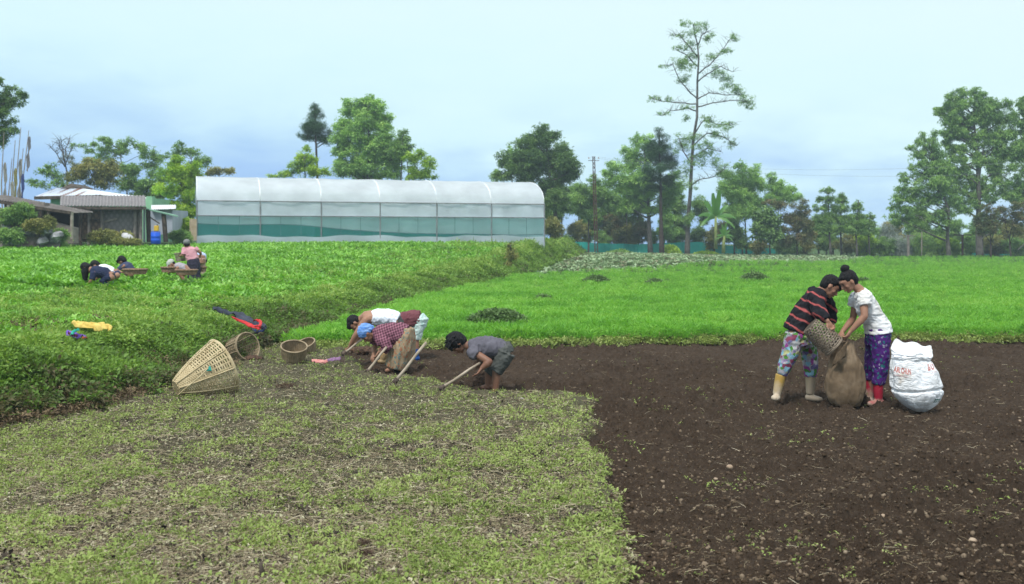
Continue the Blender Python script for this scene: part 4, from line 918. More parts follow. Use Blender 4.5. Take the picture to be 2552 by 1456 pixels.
def tiers(cx, y0, y1, hw, n):
    out = []
    for i in range(n):
        t = (i+.5)/n; y = y0+(y1-y0)*t+((i*37+int(cx)) % 7-3)*5; w = 1.45*hw*(.2+.8*t**.7)*(.8+.4*((i*53+int(cx)) % 10)/10)
        out += [(cx-w*.55, y+8, w*.5, (y1-y0)/n*.42), (cx+w*.55, y+6, w*.5, (y1-y0)/n*.42), (cx, y, w*.35, (y1-y0)/n*.5)]
    return out
tree('young_tree', 'tallest of the young tiered trees in the gap, feathery and pointed', 90, [(415, 1400), (405, 1150), (390, 870)], tiers(392, 865, 1200, 125, 6), 'mid', Z=Z8, lsize=.24, dens=.8, tw=.09)
tree('young_tree', 'second young tiered tree, close beside the tallest one in the gap', 91, [(500, 1400), (497, 1150), (500, 890)], tiers(503, 885, 1210, 70, 6), 'mid', Z=Z8, lsize=.24, dens=.9, tw=.08)
tree('young_tree', 'third young tiered tree with a narrow spire in the gap', 90, [(625, 1400), (622, 1200), (630, 955)], tiers(628, 950, 1210, 66, 5), 'mid', Z=Z8, lsize=.24, dens=.8, tw=.08)
tree('young_tree', 'shortest young tiered tree in the gap before the bamboo', 91, [(725, 1400), (722, 1200), (725, 1060)], tiers(725, 1055, 1230, 60, 4), 'mid', Z=Z8, lsize=.24, dens=.8, tw=.07)
tree('broadleaf_tree', 'medium tree with drooping leaves and slim trunk before the biggest crown', 84, [(1358, 1420), (1354, 1250), (1345, 1050), (1280, 780), (1200, 480)],
     [(1140, 440, 26, 30), (1130, 500, 46, 34), (1230, 430, 26, 30), (1215, 490, 46, 40), (1060, 530, 46, 14), (1110, 590, 54, 36), (1200, 590, 85, 50), (1290, 620, 70, 60), (1130, 680, 75, 40), (1240, 710, 110, 50), (1060, 700, 24, 14), (995, 750, 24, 16), (1000, 800, 34, 34), (960, 860, 36, 20), (1050, 850, 90, 40), (1190, 830, 120, 50), (1350, 800, 80, 60), (960, 940, 70, 46), (1070, 940, 80, 46), (1220, 960, 110, 50), (920, 1000, 40, 30), (1000, 1040, 80, 46), (1130, 1060, 80, 50), (1020, 1130, 80, 46), (1400, 960, 60, 50), (1230, 1100, 90, 40), (1330, 700, 60, 60), (1290, 920, 70, 50), (1120, 780, 70, 40), (1300, 1060, 70, 50), (900, 1080, 50, 50), (1340, 1150, 80, 50)],
     'mid', 'droop', Z=Z8, lsize=.28, dens=.75, tw=.16)
tree('broadleaf_tree', 'biggest tree of the far edge, broad crown over the red brown thicket', 86, [(1605, 1420), (1600, 1200), (1585, 900), (1580, 560), (1565, 330), (1560, 180)],
     [(1405, 130, 55, 30), (1345, 150, 30, 40), (1560, 100, 48, 40), (1290, 240, 40, 36), (1370, 230, 80, 50), (1480, 190, 70, 50), (1570, 210, 120, 60), (1700, 190, 80, 50), (1800, 190, 50, 44), (1320, 320, 50, 40), (1430, 320, 110, 50), (1560, 320, 120, 55), (1700, 310, 110, 60), (1810, 310, 80, 60), (1390, 410, 90, 46), (1480, 430, 80, 40), (1640, 430, 110, 50), (1780, 440, 110, 60), (1340, 500, 60, 36), (1470, 540, 70, 36), (1700, 540, 110, 46), (1820, 580, 80, 50), (1520, 660, 70, 36), (1660, 650, 70, 40), (1780, 700, 110, 50), (1490, 760, 60, 36), (1600, 790, 90, 46), (1740, 820, 100, 50), (1530, 890, 70, 46), (1650, 920, 90, 46), (1810, 900, 90, 60), (1570, 980, 60, 30), (1340, 410, 50, 40), (1400, 600, 80, 60), (1440, 720, 70, 60), (1420, 850, 80, 60), (1560, 500, 80, 40), (1600, 620, 60, 50), (1260, 250, 26, 24), (1460, 100, 50, 30), (1640, 140, 50, 40), (1450, 990, 80, 60)],
     'mid', 'droop', Z=Z8, lsize=.26, dens=.95, tw=.26, branches=[[(1585, 850), (1610, 700), (1625, 560), (1650, 420)], [(1580, 570), (1520, 500), (1460, 420)], [(1590, 950), (1680, 870), (1760, 800), (1840, 740)], [(1582, 640), (1680, 600), (1760, 540)], [(1590, 980), (1540, 860), (1500, 760)]])
tree('broadleaf_tree', 'crown running out of the picture next to the biggest tree', 85, [(1990, 1420), (1985, 900), (1960, 300)],
     [(1925, 170, 34, 34), (1925, 230, 60, 40), (1920, 310, 66, 50), (1990, 300, 80, 100), (1930, 420, 80, 50), (1920, 520, 70, 50), (1900, 620, 70, 50), (1980, 560, 80, 120), (1920, 720, 70, 50), (1900, 820, 60, 50), (1960, 900, 90, 90), (1900, 930, 50, 40)], 'mid', 'droop', Z=Z8, lsize=.30, dens=.9, tw=.2)
tree('rusty_tree', 'red brown leaved tree with several dark stems under the biggest tree', 80, [(1690, 1400), (1700, 1250), (1690, 1120)],
     [(1670, 1030, 50, 28), (1600, 1085, 54, 32), (1720, 1080, 44, 32), (1690, 1150, 50, 36), (1620, 1150, 40, 30), (1660, 1200, 60, 40)], LM['rust'], Z=Z8, lsize=.26, bark=M_BARKD, branches=[[(1690, 1300), (1620, 1180), (1600, 1090)], [(1695, 1280), (1720, 1180), (1725, 1090)]], cat='tree')
tree('rusty_tree', 'second red brown leaved tree, at the edge of the picture', 81, [(1850, 1400), (1850, 1250), (1860, 1120)],
     [(1800, 1050, 54, 30), (1905, 1005, 48, 32), (1860, 1070, 50, 30), (1930, 1090, 46, 44), (1800, 1120, 40, 36), (1900, 1170, 60, 50), (1960, 1020, 40, 60)], LM['rust'], Z=Z8, lsize=.26, bark=M_BARKD, branches=[[(1850, 1300), (1810, 1180), (1800, 1070)], [(1855, 1280), (1900, 1150), (1910, 1030)]])
# --- banana plant
def banana(px, py, Y, h, label, seed, lean=0):
    rs = random.Random(seed); b = at(px, py, Y); g = empty('banana_plant', b, label, 'banana plant')
    pm = Y/FOC; H = h*pm; m = MB(); m.tube([b-Vector((0, 0, .3)), b+Vector((lean*.1, 0, H*.3)), b+Vector((lean*.2, 0, H*.55))], [.17, .13, .09], 10)
    m.build('stem', pmat('banana_stem', (.15, .2, .05), (.28, .32, .12), 3), g, True)
    ml = leafmat('banana_leaf', [(.13, .31, .06), (.17, .36, .08), (.22, .40, .11)], .45, .35, attr='none', gloss=.5)
    top = b+Vector((lean*.2, 0, H*.52))
    spec = [(-.22, 1.25, .50, .02), (.08, 1.35, .56, .0), (-.55, 1.1, .48, .35), (.6, 1.0, .46, .5), (-.95, .7, .50, .8), (1.0, .65, .50, .9), (-1.1, .25, .42, 1.0), (1.1, .2, .42, 1.1), (-.5, .6, .42, 1.2), (.45, .5, .40, 1.3), (-.8, .45, .45, 1.3)]
    for i, (dx, dz, L_, dr) in enumerate(spec):
        d = Vector((dx, rs.uniform(-.6, .3), dz)).normalized(); L = H*L_; n = 16; vs = []; lf = MB()
        tone = rs.uniform(-.2, .2); face = Vector((rs.uniform(-.3, .3), -1, rs.uniform(.2, .9)))
        for k in range(n+1):
            t = k/n; p = top+d*L*t*(1-.12*dr*t)+Vector((0, 0, -dr*L*.55*t*t)); w = .20*L*.5*math.sin(math.pi*min(1, t*.9+.04))**.5*(1 if t > .12 else .15)
            sd = d.cross(face).normalized(); j = rs.uniform(.72, 1.08) if i > 2 else rs.uniform(.92, 1.04)
            vs += [p+sd*w*j+Vector((0, .1*w, -.3*w)), p, p-sd*w*j+Vector((0, .1*w, -.3*w))]
        lf.add(vs, [q for k in range(n) for q in ((3*k, 3*k+1, 3*k+4, 3*k+3), (3*k+1, 3*k+2, 3*k+5, 3*k+4))]); lf.build('leaf', ml, g, True)
banana(1783, 612, 86, 132, 'tall banana plant with two upright pale leaves behind the teal net', 3)
banana(1802, 622, 85, 62, 'young banana plant with wide arching leaves at the foot of the tall one', 5, .4)
# --- bamboo
def bamboo(px, py, Y, h, w, label, seed):
    rs = random.Random(seed); rg = np.random.default_rng(seed); b = at(px, py, Y); g = empty('bamboo_clump', b, label, 'bamboo', 'bamboo clumps'); pm = Y/FOC; m = MB(); pos = []
    for i in range(16):
        dx = rs.uniform(-1, 1)*w*pm; H = h*pm*rs.uniform(.65, 1.1); s = b+Vector((dx*.3, rs.uniform(-.5, .5), -.5)); pts = [s+Vector((dx*.7*t*t, 0, H*(t-.12*t*t*t))) for t in (0, .25, .5, .75, 1)]
        m.tube(pts, [.035, .03, .024, .016, .005], 5)
        for k in range(26):
            t = rs.uniform(.3, 1); q = s+Vector((dx*.7*t*t, 0, H*(t-.12*t**3))); pos.append(q+Vector((rs.uniform(-.5, .5), rs.uniform(-.4, .4), rs.uniform(-.35, .15))))
    m.build('stems', pmat('bamboo_stem', (.12, .17, .09), (.2, .24, .12), 3), g, True)
    o = scatter('leaves', np.array(pos), .38, rg.random(len(pos))*6.28, LEAVES['needle'], LM['grey'] if seed % 2 else LM['mid'], rg.random(len(pos)), tilt=.6, rng=rg); o.parent = g; o.matrix_parent_inverse = Matrix.Translation(g.matrix_basis.translation).inverted()
bamboo(2215, 640, 95, 105, 22, 'pale feathery bamboo clump after the young tiered trees', 21)
bamboo(2300, 642, 92, 85, 30, 'low blue green bamboo clump behind the thin pale pole', 22)
bamboo(2250, 642, 93, 70, 26, 'short dense bamboo clump behind the thick brown post', 23)
# --- bushes along the foot of the trees (cx, cy, rx, ry, colour, depth)
BUSH = [
 (1372, 560, 26, 34, 'olive', 72, 'olive bush touching the end of the greenhouse'), (1385, 520, 30, 30, 'mid', 90, 'green bush above the olive one at the greenhouse end'),
 (1412, 597, 15, 12, 'dark', 84, 'small dark round bush at the corner of the terrace'), (1440, 575, 30, 30, 'olive', 98, 'olive bush between the terrace corner and the lattice pole'),
 (1530, 570, 34, 40, 'rust', 99, 'brownish bush just past the lattice pole'), (1570, 585, 34, 32, 'olive', 98, 'wide olive bush above the teal net'),
 (1600, 565, 26, 34, 'rust', 97, 'brown tinged bush before the pointed conifer stem'), (1625, 590, 18, 24, 'mid', 98, 'small green bush by the pointed conifer stem'),
 (1690, 590, 26, 30, 'mid', 100, 'green bush between the conifer stem and the tallest tree'), (1500, 595, 30, 20, 'mid', 98, 'low green bush close behind the lattice pole'),
 (1735, 590, 24, 26, 'dark', 97, 'dark bush at the foot of the tallest tree'), (1830, 570, 24, 40, 'dark', 92, 'dark bush right behind the banana plants'), (1850, 600, 24, 22, 'mid', 92, 'green bush between banana plants and drooping shrub'),
 (2010, 600, 26, 34, 'olive', 94, 'olive bush filling in after the rusty brown bush'), (2060, 600, 34, 26, 'mid', 95, 'green bush at the foot of the tallest young tree'), (2110, 605, 34, 24, 'olive', 94, 'olive bush at the foot of the third young tree'),
 (2160, 600, 34, 30, 'bright', 93, 'yellow green bush before the bamboo clumps'), (2205, 612, 30, 22, 'mid', 93, 'green bush touching the pale bamboo'), (2360, 612, 36, 24, 'bright', 92, 'yellow green bush before the brown T shaped post'),
 (2420, 610, 30, 24, 'mid', 94, 'green bush between the two T shaped posts'), (2480, 610, 36, 26, 'olive', 94, 'olive bush below the red brown trees'), (2530, 615, 34, 26, 'mid', 93, 'green bush below the second red brown tree'),
 (2330, 600, 30, 34, 'dark', 97, 'dark bush behind the low bamboo clump'), (2270, 615, 34, 20, 'mid', 96, 'low green bush behind the thick brown post'), (1960, 605, 30, 28, 'dark', 93, 'dark foot of growth under the rusty brown bush'), (1890, 610, 24, 20, 'olive', 91, 'olive bush under the drooping shrub'),
 (1470, 545, 30, 34, 'mid', 99, 'green bush rising behind the lattice pole'), (1655, 560, 20, 40, 'mid', 101, 'tall thin bush behind the conifer stem'), (1400, 490, 26, 40, 'dark', 96, 'dark tall bush behind the greenhouse end'),
]
BUSH += [(2040, 570, 30, 40, 'mid', 96, 'tall green bush between rusty bush and young tiered trees'), (2140, 570, 34, 36, 'light', 97, 'pale tall bush behind the third young tree'), (2235, 590, 30, 34, 'olive', 97, 'olive tall bush behind the thick brown post'), (2290, 560, 34, 44, 'mid', 98, 'tall green bush behind the thin pale pole'), (2450, 575, 40, 44, 'mid', 98, 'tall green bush behind the leaning pole'), (2520, 585, 40, 40, 'olive', 98, 'tall olive bush behind the slanting stick'), (1780, 585, 30, 34, 'olive', 96, 'olive bush behind the tall banana stem'), (1545, 545, 30, 50, 'mid', 100, 'tall bush behind the brownish ones past the lattice pole')]
for i, (cx_, cy_, rx, ry, c, Y, lab) in enumerate(BUSH):
    rs = random.Random(i); el = [(cx_+rs.uniform(-.4, .4)*rx, cy_+rs.uniform(-.45, .35)*ry, rx*rs.uniform(.4, .62), ry*rs.uniform(.4, .62)) for _ in range(5)]+[(cx_, cy_+ry*.4, rx*.8, ry*.6)]
    tree('bush', lab, Y, [(cx_, 640), (cx_, cy_+ry*.5), (cx_+2, cy_)], el, c, lsize=.26, group='bushes along the foot of the trees', cat='bush', tw=.07)
# understorey trees closing the gaps behind
UND = [(1398, 510, 34, 52, 'dark', 'shadowy leafy tree filling in behind the dark crowned tree'), (1440, 500, 34, 46, 'mid', 'low green tree between dark crowned tree and lattice pole'), (1462, 560, 34, 40, 'light', 'pale low tree at the foot of the lattice pole'), (1515, 520, 36, 50, 'mid', 'leafy low tree just past the lattice pole'),
 (1560, 480, 34, 50, 'light', 'pale green tree behind the brownish bush'), (1590, 530, 34, 44, 'mid', 'round low tree behind the conifer stem, lattice pole side'), (1680, 500, 30, 60, 'mid', 'leafy tree between conifer stem and tallest trunk'), (1700, 565, 30, 40, 'dark', 'dark low tree hugging the tallest trunk'), (1665, 560, 26, 36, 'light', 'pale low tree at the conifer stem'),
 (1745, 540, 28, 48, 'mid', 'leafy tree between the tallest trunk and banana plants'), (1830, 520, 34, 50, 'mid', 'green tree right behind the tall banana plant'), (1900, 540, 36, 46, 'light', 'pale tree behind the drooping dark shrub'), (1930, 575, 30, 36, 'mid', 'green low tree between drooping shrub and rusty bush'),
 (2075, 585, 40, 34, 'mid', 'green thicket tree behind the young tiered trees'), (2190, 590, 36, 32, 'light', 'pale thicket tree behind the bamboo'), (2390, 585, 40, 34, 'mid', 'green thicket tree under the medium drooping tree'), (2300, 580, 34, 32, 'dark', 'dark thicket tree behind the bare posts')]
for i, (cx_, cy_, rx, ry, c, lab) in enumerate(UND):
    rs = random.Random(i+200); el = [(cx_+rs.uniform(-.5, .5)*rx, cy_+rs.uniform(-.7, .7)*ry, rx*rs.uniform(.3, .5), ry*rs.uniform(.28, .42)) for _ in range(8)]
    tree('understorey_tree', lab, 98+i % 4, [(cx_, 640), (cx_+2, cy_+ry), (cx_-2, cy_)], el, c, lsize=.27, group='understorey trees', tw=.09)
# near the sheds
for i, (cx_, cy_, rx, ry, c, Y, lab) in enumerate([(262, 592, 66, 20, 'olive', 43.8, 'low rounded green shrub before the bamboo shed'), (445, 585, 30, 16, 'mid', 49, 'green bush behind the blue barrel'), (460, 560, 16, 18, 'bright', 52, 'bright weed bush by the bamboo screen'), (120, 590, 50, 18, 'mid', 41.5, 'green bush at the foot of the sloping mud wall'), (40, 530, 46, 26, 'mid', 41, 'leafy bush growing over the stone heap'), (322, 602, 36, 10, 'olive', 43, 'low weeds beside the dirty white sack'), (20, 585, 36, 20, 'mid', 40.5, 'bush before the stone heap'), (95, 560, 40, 20, 'olive', 40.8, 'olive weeds growing up over the stone heap')]):
    rs = random.Random(50+i); el = [(cx_+rs.uniform(-.6, .6)*rx, cy_+rs.uniform(-.3, .3)*ry, rx*rs.uniform(.3, .5), ry*rs.uniform(.45, .7)) for _ in range(7)]+[(cx_, cy_+ry*.4, rx*.85, ry*.7)]
    tree('bush', lab, Y, [(cx_, 625), (cx_, cy_+ry*.5), (cx_+2, cy_)], el, c, lsize=.15, dens=1.2, group='bushes around the farm sheds', cat='bush', tw=.04)
# heap of stones
def stones():
    g = empty('stone_heap', at(60, 600, 41), 'heap of grey stones overgrown with weeds beside the lean-to', 'stone heap'); rs = random.Random(4)
    MS = pmat('grey_stone', (.14, .14, .15), (.36, .36, .38), 3, .85, .5, 10)
    for i in range(26):
        t = rs.random(); x = rs.uniform(-30, 150); top = 520+max(0, x)*.45; y = rs.uniform(top, 606); m = MB(); c = at(x, y, 41+rs.uniform(-.3, .5)+(600-y)*.01)
        m.ball(c, (rs.uniform(.12, .3), .25, rs.uniform(.1, .2)), 7, 5, Matrix.Rotation(rs.uniform(-.5, .5), 3, 'Y')); m.v = [tuple(v[j]+rs.uniform(-.03, .03) for j in range(3)) for v in m.v]; m.build('stone', MS, g)
    m = MB(); m.add([at(-40, 505, 41.6), at(10, 520, 41.5), at(150, 600, 41.4), at(150, 625, 41.3), at(-40, 625, 41.2), at(-40, 505, 44), at(10, 520, 44), at(150, 600, 44)], [(0, 1, 2, 3, 4), (0, 5, 6, 1), (1, 6, 7, 2)]); m.build('earth_core', M_MUD, g)
stones()
# weed heaps in the carrot field and beyond
def heap(px, py, w, h, label, mat, sz, Yd=None, n=260, name='weed_heap', grp='heaps of pulled weeds'):
    Yv = Yd or gY(py, .28); c = at(px, py, Yv); pm = Yv/FOC; W, H = w/2*pm, h*pm; rg = np.random.default_rng(int(px)); a = rg.random(n)*6.28; r = rg.random(n)**.5
    x, y = np.cos(a)*r*W, np.sin(a)*r*W*.7; z = H*(1-r**2)*(.75+.35*rg.random(n)); gz = hgt(c.x+x, c.y+y)
    base = .12 if Yd is None else 0
    pos = np.stack([c.x+x, c.y+y, gz+base+z], -1)
    return tag(scatter(name, pos, sz, rg.random(n)*6.28, [weed_t(9, .6, .6) for _ in range(5)], mat, rg.random(n), tilt=.4, rng=rg), label, 'weed heap', grp)
LM_ROOT = leafmat('root_fibre', [(.05, .032, .022), (.11, .07, .048), (.2, .14, .10)], .1, .8)
M_PALE = leafmat('cut_weed', [(.07, .13, .04), (.13, .22, .07), (.22, .33, .13)], .3)
heap(1240, 788, 150, 26, 'largest heap of pulled weeds lying on the feathery crop', M_PALE, .13, n=700)
heap(1485, 695, 66, 14, 'flat heap of pulled weeds in the middle of the feathery crop', M_PALE, .16, n=240)
heap(1352, 735, 42, 9, 'small clump of pulled weeds between the two bigger heaps', M_PALE, .12, n=140)
heap(1630, 698, 40, 8, 'small dull clump of weeds past the middle heap', M_PALE, .14, n=120)
heap(1880, 690, 66, 15, 'loose double clump of weeds in front of the farther crop', M_PALE, .16, n=260)
heap(2152, 697, 30, 10, 'dark little weed clump behind the bun haired woman', M_PALE, .13, n=90)
heap(1670, 622, 50, 22, 'rounded mound of cut grass before the teal net', LM['bright'], .3, 93, 420, 'grass_mound', 'mounds before the teal net')
heap(1545, 628, 70, 9, 'low strip of green weeds before the teal net', LM['mid'], .3, 90, 240, 'weed_strip', 'mounds before the teal net')
heap(1548, 612, 14, 12, 'small round cabbage like bush in front of the teal net', LM['mid'], .3, 92, 90, 'round_plant', 'mounds before the teal net')
heap(1760, 628, 60, 7, 'flat patch of bright grass at the foot of the teal net', LM['bright'], .3, 93, 160, 'grass_patch', 'mounds before the teal net')
for (x, y, w, h, lb) in ((781, 1370, 44, 14, 'larger fuzzy root clump in the lower middle of the stubble'), (905, 1366, 26, 13, 'small fuzzy root clump, upper one of the pair'), (912, 1392, 40, 14, 'fuzzy root clump just below the small one'), (862, 1430, 52, 17, 'biggest fuzzy root clump close to the camera'), (598, 1362, 34, 11, 'fuzzy root clump beside the dark peg'), (715, 968, 60, 7, 'long brown patch of uprooted stalks past the big basket')):
    Yv = gY(y); c = at(x, y, Yv); pm = Yv/FOC; rg = np.random.default_rng(int(x)); n = 260; a = rg.random(n)*6.28; r = rg.random(n)**.5
    px_, py_ = np.cos(a)*r*w/2*pm, np.sin(a)*r*w/2*pm*.7; z = h*pm*(1-r**2)*(.5+.5*rg.random(n)); pos = np.stack([c.x+px_, c.y+py_, hgt(c.x+px_, c.y+py_)+z+.01], -1)
    tag(scatter('root_clump', pos, .05, a, [straw_t(4) for _ in range(5)], LM_ROOT, rg.random(n), tilt=.8, rng=rg), lb, 'root clump', 'uprooted clumps on the stubble')
tree('dry_bush', 'brown dried bush standing up on the edge of the terrace', 45, [(1273, 668), (1273, 640), (1272, 612)], [(1272, 618, 9, 10), (1268, 634, 11, 12), (1279, 636, 10, 12), (1274, 652, 13, 12)], LM['olive'], lsize=.14, group='', cat='bush', tw=.03)
# ------------------------------------------------------------------ people
def bake(mb, name, mat, parent, voxel=.008, smooth=3, wr=None, disp=0.0, dsc=14, seed=0, stretch=(1, 1, 1)):
    """fuse overlapping pieces into one continuous skin"""
    me = bpy.data.meshes.new('tmp'); me.from_pydata(mb.v, [], mb.f); me.update()
    o = bpy.data.objects.new('tmp', me); COL.objects.link(o)
    r = o.modifiers.new('r', 'REMESH'); r.mode = 'VOXEL'; r.voxel_size = voxel; r.use_smooth_shade = True
    s = o.modifiers.new('s', 'SMOOTH'); s.factor = .6; s.iterations = smooth
    dg = bpy.context.evaluated_depsgraph_get(); ev = o.evaluated_get(dg); nm = bpy.data.meshes.new_from_object(ev)
    bpy.data.objects.remove(o); bpy.data.meshes.remove(me)
    nm.name = name; nm.materials.clear()
    if disp:
        n = len(nm.vertices); co = np.empty(n*3); no = np.empty(n*3); nm.vertices.foreach_get('co', co); nm.vertices.foreach_get('normal', no)
        co = co.reshape(-1, 3); no = no.reshape(-1, 3); st = np.array(stretch)
        q = co*dsc*st; w = np.array([mnoise.noise(Vector(v)+Vector((seed, 0, 0))) for v in q]); w2 = np.array([mnoise.noise(Vector(v*2.3)+Vector((seed, 5, 0))) for v in q])
        w3 = np.array([abs(mnoise.noise(Vector(v*1.5)+Vector((seed, 9, 3)))) for v in q]) if disp > .0045 and dsc < 22 else 0*w
        co = co+no*((w+.5*w2-1.6*w3+.35*(w3 > 0))*disp*1.25)[:, None]; nm.vertices.foreach_set('co', co.ravel()); nm.update()
    nm.polygons.foreach_set('use_smooth', [True]*len(nm.polygons))
    return link_mesh(name, nm, mat, parent)
def rt(m, pts, rad, up=(0, 1, 0), n=14, ends=True):
    m.tube(pts, rad, n, up=up)
    if ends:
        for p, r in ((pts[0], rad[0]), (pts[-1], rad[-1])):
            m.ball(p, max(r) if isinstance(r, tuple) else r, 12, 8) if not isinstance(r, tuple) else m.ball(p, (min(r)*.98,)*3, 12, 8)
M_SKIN = pmat('skin', (.27, .135, .085), (.34, .18, .115), 6, .55, spec=.35)
M_SKIND = pmat('skin_tanned', (.17, .08, .052), (.23, .115, .072), 6, .55, spec=.35)
M_HAIR = pmat('black_hair', (.004, .004, .005), (.012, .011, .012), 60, .6, .6, 90, spec=.2, stretch=(1, 1, .25))
M_EYE = pmat('dark_eye', (.02, .015, .012), rough=.3)
M_LIP = pmat('lips', (.24, .09, .07), rough=.5)
M_HEM = {}
class Fig:
    def __init__(s, conv, Y0, label, cat='person', skin=None, k=1.0):
        s.c = conv; s.Y = Y0; s.skin = skin or M_SKIN; s.k = k; s.m = MB(); s.root = None; s.label = label
    def P(s, zx, zy, dy=0.0):
        a, b, c, d = s.c; return at(b+zx*a, d+zy*c, s.Y+dy)
    def start(s, zx, zy):
        p = s.P(zx, zy); s.root = empty('person', p, s.label, 'person'); return s
    def head(s, c, f, u, k=None, hair='short', neck=None, nr=.05, hairmat=None, hk=1.0):
        k = k or s.k; f = Vector(f).normalized(); u = Vector(u); u = (u-f*u.dot(f)).normalized(); sd = f.cross(u)
        R = Matrix((f, sd, u)).transposed()
        L = lambda a, b, e: c+f*a*k+sd*b*k+u*e*k
        m = s.m
        m.ball(L(0, 0, .012), (.093*k, .074*k, .1*k), 20, 14, R)
        m.ball(L(.036, 0, -.045), (.052*k, .052*k, .058*k), 14, 10, R)          # jaw
        m.ball(L(.066, 0, -.088), (.021*k, .024*k, .018*k), 10, 8, R)           # chin
        m.ball(L(.062, 0, .035), (.034*k, .055*k, .026*k), 12, 8, R)            # brow
        m.tube([L(.084, 0, .012), L(.098, 0, -.012), L(.108, 0, -.026), L(.086, 0, -.036)], [.009*k, .012*k, .016*k, .010*k], 8)
        m.ball(L(.086, 0, -.058), (.014*k, .024*k, .011*k), 10, 6, R)           # mouth
        for q in (-1, 1):
            m.ball(L(.056, q*.042, -.022), (.026*k, .02*k, .024*k), 8, 6, R)     # cheek
            m.ball(L(-.004, q*.078, -.008), (.02*k, .009*k, .032*k), 10, 8, R)   # ear
        if neck is not None: rt(m, [L(-.022, 0, -.055), neck], [nr*k*.95, nr*k*1.15])
        s.L = L; s.hd = (c, R, k); s.hdir = (f, sd, u)
        s.face = [(L(.084, q*.032, .006), R, k) for q in (-1, 1)]; s.lip = (L(.097, 0, -.06), R, k)
        s.hairmode = (hair, hairmat or M_HAIR, hk)
    def arm(s, sh, el, wr, hand, r=(.045, .036, .026), curl=.5, grip=None, k=None):
        k = k or s.k; m = s.m; r = [q*k for q in r]
        rt(m, [sh, sh.lerp(el, .45), el], [r[0], r[0]*.98, r[1]]); rt(m, [el, el.lerp(wr, .3), wr], [r[1], r[1]*1.08, r[2]])
        s.hand(wr, hand, k, curl, grip)
    def hand(s, wr, tip, k, curl, grip=None):
        """palm with four fingers and a thumb; tip = middle finger end when stretched"""
        m = s.m; d = (tip-wr).normalized(); ref = Vector((0, 1, 0)) if grip is None else Vector(grip)
        sd = (ref-d*ref.dot(d)).normalized(); nrm = d.cross(sd)
        R = Matrix((d, sd, nrm)).transposed()
        pc = wr+d*.045*k; m.ball(pc, (.05*k, .038*k, .019*k), 12, 8, R); m.ball(wr+d*.012*k, .024*k, 10, 6)
        for i, (o, l) in enumerate(((-.029, .066), (-.0095, .076), (.0105, .071), (.029, .056))):
            a = wr+d*(.08 if i in (1, 2) else .073)*k+sd*o*k; cu = curl*(1+.12*i)
            d1 = (d*math.cos(cu*.6)+nrm*math.sin(cu*.6)+sd*o*2.2).normalized(); d2 = (d*math.cos(cu*1.5)+nrm*math.sin(cu*1.5)+sd*o).normalized(); d3 = (d*math.cos(cu*2.3)+nrm*math.sin(cu*2.3)).normalized()
            p1 = a+d1*l*.45*k; p2 = p1+d2*l*.32*k; p3 = p2+d3*l*.25*k
            m.tube([a-d*.02*k, a, p1, p2, p3], [.0098*k, .0095*k, .0088*k, .008*k, .0065*k], 8)
        b = wr+d*.028*k-sd*.026*k; t1 = (d*.75-sd*.75+nrm*.25).normalized(); t2 = (d*.95-sd*.2+nrm*curl*.7).normalized()
        m.tube([b, b+t1*.034*k, b+t1*.034*k+t2*.03*k], [.0125*k, .0105*k, .008*k], 8)
    def leg(s, hip, kn, an, r=(.07, .05, .036)):
        r = [q*s.k for q in r]; m = s.m; rt(m, [hip, hip.lerp(kn, .5), kn], [r[0], r[0]*.85, r[1]]); rt(m, [kn, kn.lerp(an, .35), an], [r[1], r[1]*1.02, r[2]])
    def foot(s, an, toe, m=None, k=1.0, fat=1.0):
        m = m or s.m; k = k*s.k; d = (toe-an); mid = an.lerp(toe, .55)
        rt(m, [an+Vector((0, 0, -.01))-d.normalized()*.02, mid+Vector((0, 0, -.005)), toe], [(.036*k*fat, .036*k*fat), (.044*k*fat, .032*k*fat), (.036*k*fat, .024*k*fat)])
    def finish(s, voxel=.0065):
        b = bake(s.m, 'body', s.skin, s.root, voxel, 2)
        if getattr(s, 'hd', None):
            c, R, k = s.hd; L = s.L; f, sd, u = s.hdir; mode, hm, hk = s.hairmode
            for p, R_, k_ in s.face:
                m = MB(); m.ball(p, (.006*k_, .014*k_, .006*k_), 8, 6, R_); m.build('eye', M_EYE, s.root, True)
                m = MB(); q = p+u*.019*k_; m.ball(q+f*.002, (.006*k_, .019*k_, .0035*k_), 8, 6, R_); m.build('eyebrow', M_HAIR, s.root, True)
            m = MB(); m.ball(s.lip[0], (.006*k, .019*k, .007*k), 8, 6, R); m.build('lips', M_LIP, s.root, True)
            h = MB(); kk = k*hk
            if mode in ('short', 'bun', 'long', 'boy'):
                h.ball(L(-.022, 0, .034), (.096*kk, .086*kk, .095*kk), 18, 12, R)
                h.ball(L(-.045, 0, -.005), (.066*kk, .078*kk, .078*kk), 14, 10, R)
                if mode in ('short', 'boy'):
                    for q in np.linspace(-.9, .9, 9):      # fringe and side locks
                        a = L(.05*math.cos(q), .07*math.sin(q), .085); e_ = L(.107*math.cos(q)**.5 if abs(q) < 1.2 else .05, .078*math.sin(q), .036+(.0 if mode == 'short' else -.01)+rv(-.012, .012))
                        h.tube([a, a.lerp(e_, .5)+u*.014*k+f*.01*k, e_], [.026*k, .022*k, .008*k], 7)
                    if mode == 'boy':
                        for _ in range(26):
                            th = rv(0, 6.28); ph = rv(0, 1.3); dv = (u*math.cos(ph)+(f*math.cos(th)+sd*math.sin(th))*math.sin(ph)); a = L(-.02, 0, .03)+dv*.085*k; h.tube([a, a+dv*.03*k+f*.012*k, a+dv*.045*k+f*.03*k], [.02*k, .013*k, .004*k], 6)
                if mode == 'bun':
                    h.ball(L(.03, 0, .07), (.05*k, .066*k, .03*k), 12, 8, R)
